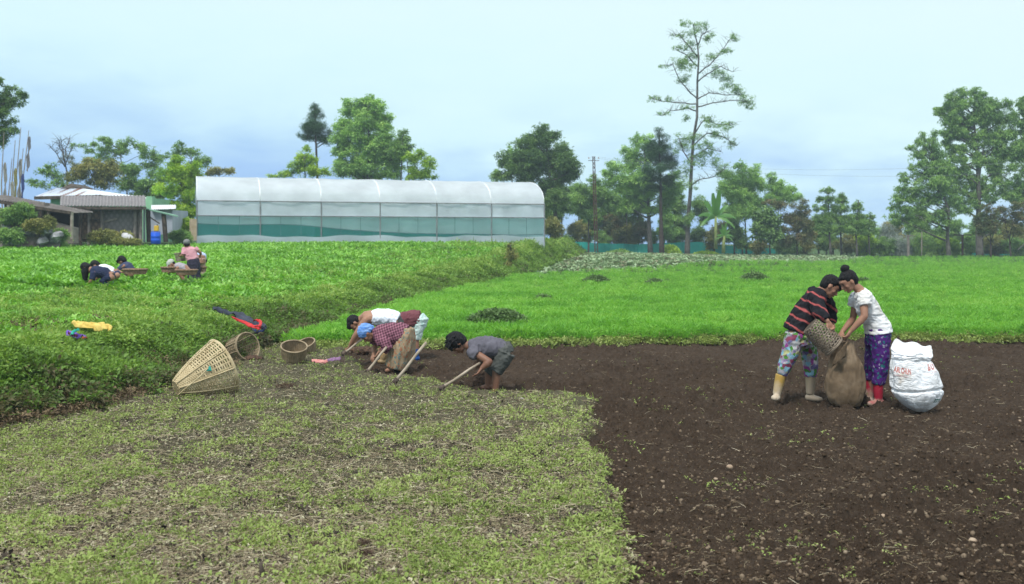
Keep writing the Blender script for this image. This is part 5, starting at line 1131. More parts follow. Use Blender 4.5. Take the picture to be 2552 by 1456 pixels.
                if mode == 'long':
                    a = L(-.06, 0, 0); h.tube([a, a+Vector((-.03, -.03, -.14)), a+Vector((-.02, -.05, -.32))], [.085*k, .08*k, .045*k], 10)
                bake(h, 'hair', hm, s.root, .006*k, 1, disp=.004 if mode != 'boy' else .006, dsc=60, stretch=(1, 1, .4))
                if mode == 'bun':
                    b2 = MB(); bc = L(-.055, 0, .135); b2.ball(bc, (.05*k, .052*k, .042*k), 14, 10, R); b2.tube([L(-.04, 0, .1), bc], [.03*k, .035*k], 10); bake(b2, 'hair_bun', hm, s.root, .006, 1, disp=.006, dsc=50)
            elif mode == 'scarf':
                h.ball(L(-.02, 0, .042), (.112*kk, .095*kk, .1*kk), 18, 12, R); h.ball(L(-.07, 0, .0), (.065*kk, .075*kk, .08*kk), 14, 10, R); h.ball(L(-.10, .0, -.02), (.035*kk, .04*kk, .03*kk), 10, 8, R)
                bake(h, 'headscarf', hm, s.root, .007, 1, disp=.008, dsc=24, stretch=(1, 1, 2.5))
                h2 = MB(); h2.ball(L(-.055, 0, -.05), (.045*k, .06*k, .05*k), 12, 8, R); bake(h2, 'hair', M_HAIR, s.root, .007, 1)
            elif mode == 'cap':
                h.ball(L(-.02, 0, .045), (.105*kk, .09*kk, .085*kk), 18, 12, R); h.tube([L(.05, 0, .05), L(.15, 0, .035)], [(.07*k, .014*k), (.05*k, .008*k)], 12, up=tuple(sd))
                bake(h, 'cap', hm, s.root, .007, 1, disp=.003, dsc=30)
                h2 = MB(); h2.ball(L(-.045, 0, -.015), (.058*k, .076*k, .06*k), 12, 8, R); bake(h2, 'hair', M_HAIR, s.root, .007, 1)
        return s.root
    def cloth(s, name, mat, pieces, voxel=.009, disp=.006, dsc=16, stretch=(1, 1, 1), smooth=4, seed=1):
        """pieces: (points, radii, up)"""
        m = MB()
        for pts, rad, up in pieces:
            m.tube(pts, rad, 18, up=up)
        return bake(m, name, mat, s.root, voxel, smooth, disp=disp, dsc=dsc, stretch=stretch, seed=seed)
# patterned cloth
def nodes_mat(name, rough=.8):
    m, t, out = newmat(name); b = t.nodes.new('ShaderNodeBsdfPrincipled'); b.inputs['Roughness'].default_value = rough; b.inputs['Specular IOR Level'].default_value = .15
    t.links.new(b.outputs[0], out.inputs[0]); tc = t.nodes.new('ShaderNodeTexCoord')
    return m, t, t.links.new, b, tc
def cramp(t, L, src, st, const=False):
    r = t.nodes.new('ShaderNodeValToRGB'); e = r.color_ramp.elements
    if const: r.color_ramp.interpolation = 'CONSTANT'
    while len(e) < len(st): e.new(.5)
    for q, (p_, c_) in zip(e, st): q.position = p_; q.color = (*c_, 1)
    L(src, r.inputs[0]); return r.outputs[0]
def stripe_mat():
    m, t, L, b, tc = nodes_mat('striped_hoodie')
    mp = t.nodes.new('ShaderNodeMapping'); mp.inputs['Rotation'].default_value = (0, math.radians(-32), 0); L(tc.outputs['Object'], mp.inputs[0])
    w = t.nodes.new('ShaderNodeTexWave'); w.bands_direction = 'Z'; w.wave_profile = 'SIN'; w.inputs['Scale'].default_value = 2.9; w.inputs['Distortion'].default_value = 2.4; w.inputs['Detail'].default_value = 2; w.inputs['Detail Scale'].default_value = 2.5; L(mp.outputs[0], w.inputs['Vector'])
    L(cramp(t, L, w.outputs['Fac'], [(0, (.011, .011, .014)), (.84, (.014, .012, .016)), (.93, (.22, .05, .05)), (1, (.36, .085, .08))]), b.inputs['Base Color']); return m
def plaid_mat():
    m, t, L, b, tc = nodes_mat('plaid_cloth')
    outs = []
    for dr, rot in (('X', .35), ('Z', .35)):
        mp = t.nodes.new('ShaderNodeMapping'); mp.inputs['Rotation'].default_value = (0, rot, 0); L(tc.outputs['Object'], mp.inputs[0])
        w = t.nodes.new('ShaderNodeTexWave'); w.bands_direction = dr; w.inputs['Scale'].default_value = 9.5; w.inputs['Distortion'].default_value = .8; w.inputs['Detail Scale'].default_value = .6; L(mp.outputs[0], w.inputs['Vector'])
        outs.append(cramp(t, L, w.outputs['Fac'], [(0, (.25, .2, .23)), (.62, (.3, .25, .28)), (.82, (1, 1, 1))]))
    x = t.nodes.new('ShaderNodeMix'); x.data_type = 'RGBA'; x.blend_type = 'ADD'; x.inputs[0].default_value = 1; L(outs[0], x.inputs[6]); L(outs[1], x.inputs[7])
    y = t.nodes.new('ShaderNodeMix'); y.data_type = 'RGBA'; y.blend_type = 'MULTIPLY'; y.inputs[0].default_value = 1; L(x.outputs[2], y.inputs[6]); y.inputs[7].default_value = (.16, .07, .095, 1)
    L(y.outputs[2], b.inputs['Base Color']); return m
def floral_mat(name, stops, sc=13, base=None, dots=None):
    m, t, L, b, tc = nodes_mat(name)
    n = t.nodes.new('ShaderNodeTexNoise'); n.inputs['Scale'].default_value = sc*.9; n.inputs['Detail'].default_value = 2; L(tc.outputs['Object'], n.inputs['Vector'])
    vm = t.nodes.new('ShaderNodeVectorMath'); vm.operation = 'MULTIPLY_ADD'; vm.inputs[1].default_value = (.06, .06, .06); L(n.outputs['Color'], vm.inputs[0]); L(tc.outputs['Object'], vm.inputs[2])
    v = t.nodes.new('ShaderNodeTexVoronoi'); v.inputs['Scale'].default_value = sc; L(vm.outputs[0], v.inputs['Vector'])
    sp = t.nodes.new('ShaderNodeSeparateColor'); L(v.outputs['Color'], sp.inputs[0])
    c = cramp(t, L, sp.outputs[0], stops, True)
    mask = cramp(t, L, v.outputs['Distance'], dots or [(0, (1, 1, 1)), (.52, (1, 1, 1)), (.6, (0, 0, 0))])
    x = t.nodes.new('ShaderNodeMix'); x.data_type = 'RGBA'; L(mask, x.inputs[0]); x.inputs[6].default_value = (*base, 1); L(c, x.inputs[7])
    v2 = t.nodes.new('ShaderNodeTexVoronoi'); v2.inputs['Scale'].default_value = sc*4.5; L(vm.outputs[0], v2.inputs['Vector'])
    k2 = cramp(t, L, v2.outputs['Distance'], [(0, (1.25, 1.25, 1.25)), (.45, (.55, .55, .55))])
    y = t.nodes.new('ShaderNodeMix'); y.data_type = 'RGBA'; y.blend_type = 'MULTIPLY'; y.inputs[0].default_value = .7; L(x.outputs[2], y.inputs[6]); L(k2, y.inputs[7])
    L(y.outputs[2], b.inputs['Base Color']); return m
M_HOOD = stripe_mat(); M_PLAID = plaid_mat()
M_FLOR = floral_mat('bright_floral', [(0, (.55, .55, .56)), (.16, (.09, .27, .05)), (.34, (.34, .07, .30)), (.48, (.28, .52, .66)), (.6, (.5, .52, .25)), (.74, (.30, .07, .13)), (.84, (.18, .15, .33)), (.93, (.4, .3, .5))], 21, (.42, .40, .45), [(0, (1, 1, 1)), (.6, (1, 1, 1)), (.8, (0, 0, 0))])
M_PURP = floral_mat('purple_floral', [(0, (.02, .16, .18)), (.45, (.05, .25, .25)), (.7, (.28, .24, .40)), (.88, (.35, .35, .45))], 24, (.085, .02, .19), [(0, (1, 1, 1)), (.28, (1, 1, 1)), (.36, (0, 0, 0))])
M_SKIRT = floral_mat('faded_floral', [(0, (.42, .30, .18)), (.35, (.45, .19, .10)), (.6, (.16, .25, .24)), (.78, (.45, .36, .24))], 36, (.40, .31, .20))
M_TEE = pmat('dirty_white_cotton', (.50, .47, .42), (.78, .79, .80), 3.5, .8, .25, 40)
M_TANK = pmat('white_cotton', (.68, .73, .82), (.78, .82, .88), 4, .8, .25, 40)
M_GREYT = pmat('grey_shirt', (.085, .08, .10), (.12, .115, .14), 4, .85, .25, 40)
M_SHORT = pmat('dark_green_shorts', (.05, .055, .052), (.085, .09, .082), 4, .85, .25, 40)
M_MAROON = pmat('maroon_cloth', (.12, .035, .045), (.17, .06, .065), 4, .85, .25, 40)
M_MINT = pmat('pale_mint_cloth', (.36, .55, .50), (.62, .70, .68), 26, .8)
M_PALEC = pmat('pale_cloth', (.5, .55, .5), (.62, .65, .62), 9, .8)
M_PINK = pmat('pink_cloth', (.55, .24, .30), (.64, .33, .38), 4, .8)
M_NAVY = pmat('navy_cloth', (.008, .014, .045), (.016, .025, .07), 4, .8)
M_NAVY2 = pmat('dull_navy_cloth', (.03, .04, .09), (.05, .06, .12), 4, .8)
M_DKSK = pmat('dark_skirt', (.015, .013, .03), (.03, .026, .05), 4, .8)
M_SCARF = pmat('blue_scarf', (.05, .17, .50), (.22, .38, .70), 14, .8, .3, 20, stretch=(1, 1, 3))
def boot_mat(name, c, mud=(.36, .29, .22), z0=0.0, h=.3, mx_=.9):
    m, t, L, b, tc = nodes_mat(name, .45)
    sp = t.nodes.new('ShaderNodeSeparateXYZ'); L(tc.outputs['Object'], sp.inputs[0])
    n = t.nodes.new('ShaderNodeTexNoise'); n.inputs['Scale'].default_value = 14; n.inputs['Detail'].default_value = 6; L(tc.outputs['Object'], n.inputs['Vector'])
    a = t.nodes.new('ShaderNodeMath'); a.operation = 'MULTIPLY_ADD'; L(n.outputs[0], a.inputs[0]); a.inputs[1].default_value = -.22; L(sp.outputs[2], a.inputs[2])
    f = t.nodes.new('ShaderNodeMapRange'); L(a.outputs[0], f.inputs[0]); f.inputs[1].default_value = z0+h-.11; f.inputs[2].default_value = z0+h*.4-.11; f.inputs[4].default_value = mx_
    x = t.nodes.new('ShaderNodeMix'); x.data_type = 'RGBA'; L(f.outputs[0], x.inputs[0]); x.inputs[6].default_value = (*c, 1); x.inputs[7].default_value = (*mud, 1); L(x.outputs[2], b.inputs['Base Color']); return m
Z1 = (.28957, 1873.3, .28957, 635.6); Z2 = (.18351, 836.3, .18351, 735.9); Z4 = (.1573, 167.3, .1573, 575.4); Z3 = (.20973, 401.4, .20973, 749.3)
YA = (0, 1, 0); XA = (1, 0, 0)
def boot(f, pts, rad, heel, toe, mat, name='rubber_boot'):
    m = MB(); m.tube(pts, rad, 16, up=YA); f.foot(heel, toe, m, fat=1.12); m.ball(heel, .042*f.k, 12, 8)
    bake(m, name, mat, f.root, .007, 3)
# --- woman in white T-shirt
def woman_white():
    f = Fig(Z1, 10.92, 'woman with a hair bun, white T-shirt and purple flowered trousers holding the jute sack open').start(1060, 1285); P = f.P
    nb = P(925, 300)
    f.head(P(830, 228), (-.80, -.12, -.60), (-.6, 0, .8), 1.0, 'bun', nb, .046)
    f.m.tube([nb, P(955, 360), P(995, 450), P(1050, 560), P(1085, 660)], [(.07, .05), (.155, .075), (.15, .095), (.125, .09), (.12, .08)], 16, up=YA)
    f.arm(P(960, 375, -.16), P(968, 530, -.23), P(850, 655, -.20), P(800, 735, -.20), (.046, .037, .025), .75, (-.6, -.3, -.5))
    f.arm(P(900, 375, .16), P(868, 550, .19), P(778, 660, .08), P(735, 725, .03), (.044, .036, .025), .7, (-.6, .3, -.5))
    f.leg(P(1085, 680, -.08), P(1100, 880, -.09), P(1087, 1180, -.09)); f.leg(P(1060, 680, .09), P(1025, 880, .10), P(1008, 1200, .13))
    f.finish()
    f.cloth('tshirt', M_TEE, [([P(928, 305), P(950, 350), P(990, 450), P(1050, 560), P(1082, 625), P(1088, 668)], [(.085, .062), (.175, .092), (.168, .120), (.155, .122), (.172, .142), (.188, .150)], YA),
        ([P(960, 352, -.12), P(966, 390, -.17), P(976, 440, -.20)], [.072, .074, .070], YA), ([P(905, 350, .12), P(880, 390, .17), P(868, 442, .19)], [.068, .068, .062], YA)], disp=.008, dsc=13, stretch=(.6, 1, 1.6))
    f.cloth('trousers', M_PURP, [([P(1078, 620), P(1085, 700), P(1080, 780)], [(.16, .125), (.178, .132), (.165, .125)], YA), ([P(1095, 680, -.075), P(1108, 880, -.085), P(1098, 1020, -.09), P(1083, 1118, -.09)], [.100, .095, .082, .066], YA),
        ([P(1060, 680, .085), P(1035, 880, .10), P(1020, 1000, .11), P(1012, 1075, .12)], [.095, .082, .07, .058], YA)], disp=.007, dsc=12)
    zb = P(1060, 1290).z
    red = boot_mat('red_rubber', (.36, .022, .045), z0=zb, h=.11, mx_=.85)
    boot(f, [P(1085, 1100, -.09), P(1085, 1180, -.09), P(1088, 1245, -.09)], [.057, .052, .043], P(1095, 1262, -.09), P(1012, 1280, -.14), red)
    boot(f, [P(1003, 1068, .13), P(1005, 1180, .13), P(1010, 1225, .13)], [.048, .046, .042], P(1015, 1245, .13), P(985, 1262, .02), boot_mat('red_rubber_far', (.33, .022, .045), z0=zb+.05, h=.11, mx_=.85))
# --- person in striped hoodie
def striped():
    f = Fig(Z1, 11.15, 'person in black and red striped hoodie and bright floral trousers emptying a basket').start(360, 1250); P = f.P
    nb = P(585, 320, .02)
    f.head(P(672, 272, -.02), (.72, -.25, -.66), (.68, 0, .74), 1.04, 'short', nb, .052)
    f.m.tube([nb, P(540, 390), P(470, 500), P(415, 600), P(375, 690)], [(.08, .06), (.16, .09), (.15, .11), (.13, .09), (.12, .08)], 16, up=YA)
    f.arm(P(525, 375, -.16), P(590, 500, -.33), P(648, 568, -.40), P(690, 640, -.40), (.046, .037, .026), 1.0, (.7, .2, -.3))
    f.arm(P(630, 400, .16), P(685, 500, .20), P(690, 610, .14), P(680, 690, .08), (.046, .037, .026), .8, (.7, 0, -.3))
    f.leg(P(360, 700, -.08), P(315, 860, -.09), P(215, 1190, -.08)); f.leg(P(465, 710, .09), P(500, 880, .1), P(502, 1190, .1))
    f.finish()
    f.cloth('hoodie', M_HOOD, [([P(588, 318, .02), P(560, 355), P(520, 420), P(455, 510), P(405, 600), P(375, 665)], [(.09, .075), (.17, .105), (.175, .135), (.17, .142), (.178, .142), (.188, .145)], YA),
        ([P(535, 350, -.12), P(560, 430, -.22), P(592, 500, -.32), P(642, 558, -.39)], [.085, .086, .078, .052], YA), ([P(610, 370, .12), P(660, 430, .19), P(680, 500, .20), P(688, 590, .15)], [.08, .078, .07, .05], YA),
        ([P(560, 300, .02), P(520, 318, .02), P(490, 350, .02)], [(.09, .05), (.11, .055), (.08, .04)], YA)], disp=.010, dsc=12, stretch=(1, 1, .8))
    f.cloth('trousers', M_FLOR, [([P(378, 635), P(400, 700), P(412, 775)], [(.165, .125), (.18, .135), (.16, .14)], YA), ([P(372, 680, -.08), P(330, 850, -.09), P(285, 950, -.085), P(256, 1032, -.08)], [.108, .096, .082, .060], YA),
        ([P(460, 700, .09), P(497, 860, .1), P(505, 960, .1), P(506, 1050, .1)], [.10, .092, .08, .066], YA)], disp=.007, dsc=12)
    zb = P(360, 1245).z
    yl = boot_mat('yellow_rubber', (.42, .27, .07), (.50, .42, .33), zb, .24)
    boot(f, [P(250, 1030, -.08), P(232, 1110, -.08), P(212, 1200, -.08)], [.060, .054, .044], P(212, 1218, -.08), P(196, 1234, -.21), yl)
    boot(f, [P(507, 1045, .1), P(504, 1120, .1), P(500, 1195, .1)], [.060, .054, .045], P(500, 1222, .1), P(590, 1244, .03), boot_mat('tan_rubber', (.36, .27, .12), (.33, .27, .21), zb, .36))
# --- boy in grey shirt
def boy():
    f = Fig(Z2, 11.85, 'dark haired boy in grey T-shirt and rolled dark shorts bending over a hoe', skin=M_SKIND).start(2150, 1280); P = f.P
    nb = P(1815, 690)
    f.head(P(1655, 655), (-.42, -.1, -.90), (-.90, 0, .42), 1.02, 'boy', nb, .048, hk=1.14)
    f.m.tube([nb, P(1900, 705), P(2080, 710), P(2230, 735), P(2300, 775)], [(.07, .06), (.14, .085), (.13, .1), (.11, .08), (.1, .07)], 16, up=YA)
    f.arm(P(1870, 770, -.13), P(2085, 905, -.22), P(1985, 990, -.22), P(1900, 1105, -.24), (.045, .042, .027), .35, (-.3, -.9, -.2))
    f.arm(P(1860, 790, .13), P(2000, 900, .10), P(1985, 925, .0), P(1930, 935, -.03), (.042, .036, .026), 1.1, (0, 0, 1))
    f.leg(P(2290, 800, -.075), P(2185, 990, -.085), P(2165, 1330, -.085), (.065, .05, .036)); f.leg(P(2280, 810, .08), P(2085, 1020, .09), P(2070, 1220, .09), (.065, .05, .038))
    f.foot(P(2165, 1325, -.085), P(2080, 1345, -.1)); f.foot(P(2070, 1235, .09), P(1990, 1250, .09))
    f.finish()
    f.cloth('tshirt', M_GREYT, [([P(1800, 700), P(1860, 705), P(1960, 705), P(2090, 712), P(2230, 728), P(2300, 745)], [(.09, .075), (.155, .105), (.158, .128), (.155, .136), (.15, .118), (.14, .1)], YA),
        ([P(1855, 745, -.10), P(1880, 790, -.145), P(1925, 822, -.165)], [.075, .074, .068], YA), ([P(1850, 760, .10), P(1880, 800, .14), P(1910, 830, .15)], [.07, .07, .062], YA)], disp=.009, dsc=13, stretch=(1.4, 1, .7))
    f.cloth('shorts', M_SHORT, [([P(2200, 730), P(2300, 750), P(2330, 800)], [(.145, .105), (.16, .118), (.15, .10)], YA), ([P(2310, 775, -.07), P(2250, 910, -.08), P(2180, 1028, -.085)], [.112, .10, .078], YA), ([P(2290, 790, .08), P(2190, 930, .085), P(2085, 1058, .09)], [.11, .095, .07], YA)], disp=.010, dsc=13)
    for (a, b, r) in (((2190, 1010, -.085), (2172, 1038, -.085), .084), ((2100, 1040, .09), (2078, 1068, .09), .076)):
        f.cloth('cuff', M_SHORT, [([P(*a), P(*b)], [r, r], YA)], disp=.003, voxel=.007)
# --- woman in plaid shirt
def woman_plaid():
    f = Fig(Z2, 13.55, 'woman in plaid shirt, blue headscarf and long faded floral skirt hoeing').start(760, 1020); P = f.P
    nb = P(535, 525)
    f.head(P(425, 520), (-.38, -.1, -.92), (-.92, 0, .40), 1.0, 'scarf', nb, .048, M_SCARF)
    f.m.tube([nb, P(610, 525), P(760, 525), P(900, 520), P(965, 560)], [(.07, .06), (.14, .09), (.14, .11), (.14, .11), (.15, .11)], 16, up=YA)
    f.arm(P(610, 590, -.15), P(700, 720, -.20), P(590, 775, -.14), P(545, 860, -.12), (.044, .038, .026), 1.0, (-.6, -.3, -.5))
    f.arm(P(560, 600, .14), P(525, 720, .16), P(512, 800, .08), P(490, 890, .04), (.042, .036, .026), .8, (-.6, .3, -.5))
    f.leg(P(960, 580, -.08), P(860, 790, -.09), P(745, 990, -.09)); f.leg(P(960, 580, .08), P(930, 790, .09), P(920, 990, .09))
    f.foot(P(745, 1000, -.09), P(690, 1022, -.12)); f.foot(P(920, 985, .09), P(860, 1000, .08))
    f.finish()
    f.cloth('plaid_shirt', M_PLAID, [([P(515, 535), P(580, 525), P(680, 530), P(800, 535), P(900, 545), P(945, 560)], [(.09, .08), (.165, .12), (.172, .148), (.175, .165), (.172, .17), (.165, .165)], YA),
        ([P(590, 560, -.10), P(650, 640, -.19), P(700, 712, -.20), P(655, 752, -.17)], [.085, .086, .078, .052], YA), ([P(560, 560, .10), P(535, 620, .16), P(525, 670, .165)], [.08, .075, .06], YA)], disp=.010, dsc=12, stretch=(1.3, 1, .8))
    f.cloth('skirt', M_SKIRT, [([P(985, 445), P(975, 540), P(925, 680), P(870, 830), P(822, 985)], [(.155, .075), (.20, .105), (.205, .170), (.205, .18), (.20, .155)], YA)], disp=.014, dsc=9, stretch=(1.6, 1, .35))
# --- man in white vest
def man_vest():
    f = Fig(Z2, 14.4, 'man in a white sleeveless vest bending lowest, farthest left of the hoeing group', skin=M_SKIN).start(650, 900); P = f.P
    f.label = f.root['label'] = 'man in a white sleeveless vest stooping behind the woman with the blue headscarf'
    nb = P(350, 330)
    f.head(P(262, 380), (-.25, -.15, -.95), (-.95, 0, .25), 1.0, 'short', nb, .055)
    f.m.tube([nb, P(400, 312), P(480, 310), P(640, 305), P(780, 335)], [(.08, .065), (.17, .10), (.175, .115), (.15, .11), (.14, .10)], 18, up=YA)
    f.arm(P(410, 335, -.16), P(285, 520, -.20), P(200, 680, -.13), P(155, 770, -.10), (.056, .042, .029), 1.0, (-.6, -.3, -.5))
    f.arm(P(420, 350, .16), P(330, 540, .16), P(245, 655, .05), P(195, 735, .0), (.054, .040, .028), 1.0, (-.6, .3, -.5))
    f.leg(P(800, 360, -.09), P(740, 610, -.1), P(640, 850, -.1)); f.leg(P(800, 360, .09), P(780, 610, .1), P(760, 850, .1))
    f.finish()
    f.cloth('vest', M_TANK, [([P(490, 312), P(560, 305), P(660, 305), P(760, 318), P(840, 350)], [(.165, .108), (.18, .128), (.168, .13), (.165, .135), (.16, .115)], YA)], disp=.008, dsc=12)
    f.cloth('shorts', M_SHORT, [([P(790, 340), P(815, 380), P(810, 430)], [(.16, .11), (.165, .12), (.14, .11)], YA), ([P(805, 380, -.09), P(740, 640, -.1)], [.10, .085], YA), ([P(805, 380, .09), P(785, 640, .1)], [.10, .085], YA)], disp=.007)
    yl = boot_mat('orange_rubber', (.42, .22, .05), (.3, .22, .12), P(640, 900).z, .2)
    boot(f, [P(668, 780, -.1), P(645, 840, -.1), P(636, 870, -.1)], [.055, .052, .045], P(640, 890, -.1), P(590, 900, -.12), yl); boot(f, [P(764, 780, .1), P(760, 860, .1)], [.055, .045], P(760, 880, .1), P(710, 890, .08), yl)
# --- person in maroon
def maroon():
    f = Fig(Z2, 15.3, 'person in maroon shirt, pale mint shorts and blue boots stooping behind the plaid shirt').start(1090, 860); P = f.P
    nb = P(735, 385)
    f.head(P(655, 420), (-.4, -.1, -.9), (-.9, 0, .4), 1.0, 'short', nb, .05)
    f.m.tube([nb, P(840, 375), P(980, 345), P(1120, 320)], [(.07, .06), (.15, .09), (.14, .1), (.14, .1)], 16, up=YA)
    f.arm(P(840, 420, -.15), P(760, 560, -.18), P(640, 680, -.12), P(600, 770, -.10), (.044, .037, .026), 1.0, (-.6, -.3, -.5)); f.arm(P(840, 420, .15), P(740, 560, .16), P(640, 690, .1), P(600, 770, .08), (.044, .037, .026), 1.0, (-.6, .3, -.5))
    f.leg(P(1140, 340, -.08), P(1090, 600, -.09), P(1092, 850, -.09)); f.leg(P(1140, 340, .09), P(1050, 620, .1), P(1040, 830, .1))
    f.finish()
    f.cloth('maroon_shirt', M_MAROON, [([P(745, 385), P(820, 375), P(930, 355), P(1050, 335), P(1155, 325)], [(.08, .07), (.16, .115), (.17, .14), (.18, .15), (.18, .145)], YA), ([P(835, 400, -.11), P(800, 480, -.17)], [.08, .07], YA)], disp=.010, dsc=12)
    f.cloth('mint_shorts', M_MINT, [([P(1125, 305), P(1155, 330), P(1140, 420)], [(.165, .095), (.18, .115), (.16, .10)], YA), ([P(1145, 370, -.08), P(1120, 480, -.09), P(1100, 600, -.09)], [.10, .085, .07], YA), ([P(1140, 370, .09), P(1080, 500, .1), P(1060, 590, .1)], [.10, .085, .07], YA)], disp=.008)
    cl = MB(); cl.ball(P(690, 345, -.08), (.03, .02, .02), 8, 6); cl.build('hair_clip', pmat('yellow_clip', (.7, .6, .05)), f.root, True)
    bl = pmat('blue_rubber', (.01, .07, .28), rough=.4)
    boot(f, [P(1088, 722, -.09), P(1092, 780, -.09), P(1092, 830, -.09)], [.05, .046, .042], P(1094, 850, -.09), P(1040, 862, -.12), bl); boot(f, [P(1042, 722, .1), P(1040, 820, .1)], [.05, .042], P(1040, 840, .1), P(990, 850, .08), bl)
woman_white(); striped(); boy(); woman_plaid(); man_vest(); maroon()
# --- pickers on the terrace
def pickers():
    V = .011
    f = Fig(Z4, 25.0, 'woman in pink top and dark skirt standing bent among the terrace crop').start(2000, 680); P = f.P
    f.head(P(1895, 215), (-.3, .9, -.3), (-.15, .3, .93), 1.0, 'cap', P(1925, 265), .05, pmat('grey_cloth_cap', (.13, .14, .14), (.2, .2, .2), 6)); f.m.tube([P(1925, 260), P(1935, 310), P(1965, 390), P(2000, 470)], [(.07, .06), (.15, .08), (.14, .09), (.14, .1)], 14, up=XA)
    f.arm(P(1850, 290), P(1830, 385, -.08), P(1785, 400, .05), P(1745, 400, .1), curl=.8); f.arm(P(2030, 290), P(2105, 340, .03), P(2120, 370, .15), P(2100, 400, .2), curl=.8)
    f.leg(P(1960, 500), P(1965, 620), P(1970, 800)); f.leg(P(2050, 500), P(2060, 620), P(2060, 800)); f.finish(V)
    f.cloth('pink_top', M_PINK, [([P(1922, 258), P(1932, 300), P(1960, 380), P(1995, 465)], [(.08, .07), (.168, .095), (.16, .11), (.155, .12)], XA), ([P(1860, 275), P(1840, 380, -.08)], [.07, .055], YA), ([P(2025, 275), P(2075, 315, .02)], [.065, .055], YA)], V)
    f.cloth('dark_skirt', M_DKSK, [([P(1990, 445), P(2000, 520), P(2010, 640), P(2010, 780)], [(.15, .12), (.165, .14), (.16, .14), (.17, .15)], XA)], V)
    f = Fig(Z4, 21.0, 'long haired person in navy clothes crouching low in the terrace crop').start(560, 860); P = f.P
    f.head(P(300, 590), (-.3, -.1, -.95), (-.95, 0, .3), 1.0, 'long', P(385, 620), .05); f.m.tube([P(385, 620), P(470, 640), P(600, 670), P(700, 730)], [(.07, .06), (.15, .09), (.14, .1), (.14, .1)], 14, up=YA)
    f.arm(P(430, 670, -.15), P(390, 780, -.18), P(330, 850, -.1), P(290, 880, -.1)); f.arm(P(430, 670, .15), P(390, 780, .18), P(330, 850, .1), P(290, 880, .1)); f.leg(P(700, 740, -.09), P(560, 800, -.1), P(660, 920, -.1)); f.leg(P(700, 740, .09), P(560, 800, .1), P(660, 920, .1)); f.finish(V)
    f.cloth('navy_jacket', M_NAVY, [([P(385, 625), P(450, 640), P(590, 672), P(700, 735)], [(.09, .08), (.17, .12), (.17, .13), (.15, .09)], YA), ([P(430, 660, -.12), P(392, 775, -.18)], [.08, .06], YA)], V)
    f.cloth('navy_trousers', M_NAVY, [([P(690, 725, -.08), P(570, 800, -.1), P(655, 900, -.1)], [.1, .08, .06], YA), ([P(690, 725, .08), P(570, 800, .1), P(655, 900, .1)], [.1, .08, .06], YA)], V)
    f = Fig(Z4, 21.9, 'person in a white top crouching right behind the navy clothed one').start(700, 800); P = f.P
    f.head(P(450, 555), (-.4, -.1, -.9), (-.9, 0, .4), 1.0, 'short', P(515, 580), .05); f.m.tube([P(515, 580), P(580, 600), P(700, 650), P(790, 700)], [(.07, .06), (.14, .09), (.14, .1), (.13, .09)], 14, up=YA)
    f.arm(P(560, 620, -.15), P(500, 720, -.18), P(450, 800, -.1), P(420, 840, -.1)); f.leg(P(790, 710, -.09), P(660, 760, -.1), P(740, 860, -.1)); f.leg(P(790, 710, .09), P(660, 760, .1), P(740, 860, .1)); f.finish(V)
    f.cloth('white_top', M_TANK, [([P(515, 582), P(575, 600), P(690, 648), P(790, 700)], [(.09, .075), (.165, .11), (.16, .11), (.14, .07)], YA)], V)
    f.cloth('grey_trousers', M_NAVY2, [([P(770, 690, -.08), P(660, 760, -.1), P(735, 850, -.1)], [.10, .08, .06], YA), ([P(770, 690, .08), P(660, 760, .1), P(735, 850, .1)], [.10, .08, .06], YA), ([P(755, 675), P(795, 710)], [(.15, .1), (.15, .09)], YA)], V)
    f = Fig(Z4, 23.5, 'person in dull navy shirt bowed behind a wooden tray in the crop').start(950, 760); P = f.P
    f.head(P(872, 480), (-.6, .2, -.7), (-.7, 0, .6), 1.0, 'short', P(905, 520), .05); f.m.tube([P(905, 520), P(940, 560), P(990, 640), P(1010, 700)], [(.07, .06), (.15, .09), (.14, .1), (.14, .1)], 14, up=YA)
    f.arm(P(900, 560, -.15), P(800, 620, -.16), P(850, 655, -.2), P(890, 665, -.2)); f.arm(P(980, 560, .15), P(1040, 640, .16), P(1000, 680, 0), P(980, 690, -.05)); f.leg(P(1010, 700, -.09), P(900, 760, -.1), P(960, 860, -.1)); f.leg(P(1010, 700, .09), P(900, 760, .1), P(960, 860, .1)); f.finish(V)
    f.cloth('navy_shirt', M_NAVY2, [([P(900, 510), P(935, 560), P(990, 640), P(1005, 690)], [(.09, .08), (.18, .13), (.17, .13), (.15, .11)], YA), ([P(900, 555, -.12), P(810, 615, -.16)], [.075, .055], YA)], V)
    f = Fig(Z4, 24.0, 'person in pale cap and greyish shirt stooping over a wicker tray').start(1780, 720); P = f.P
    f.head(P(1650, 535), (-.5, -.4, -.75), (-.6, 0, .7), 1.0, 'cap', P(1720, 560), .05, pmat('pale_cap', (.36, .38, .33), (.45, .47, .42), 6)); f.m.tube([P(1720, 560), P(1770, 560), P(1860, 590), P(1900, 640)], [(.07, .06), (.14, .08), (.13, .09), (.13, .09)], 14, up=YA)
    f.arm(P(1750, 590, -.15), P(1720, 640, -.16), P(1660, 650, -.12), P(1630, 655, -.1)); f.leg(P(1900, 650, -.09), P(1800, 700, -.1), P(1860, 800, -.1)); f.leg(P(1900, 650, .09), P(1800, 700, .1), P(1860, 800, .1)); f.finish(V)
    f.cloth('grey_shirt', pmat('mauve_grey_cloth', (.26, .24, .27), (.36, .33, .36), 5), [([P(1715, 560), P(1765, 562), P(1850, 590), P(1890, 630)], [(.08, .07), (.16, .10), (.155, .10), (.13, .08)], YA)], V)
    f = Fig(Z4, 25.9, 'person in pale blue and pink clothes half hidden behind the woman in pink').start(2130, 720); P = f.P
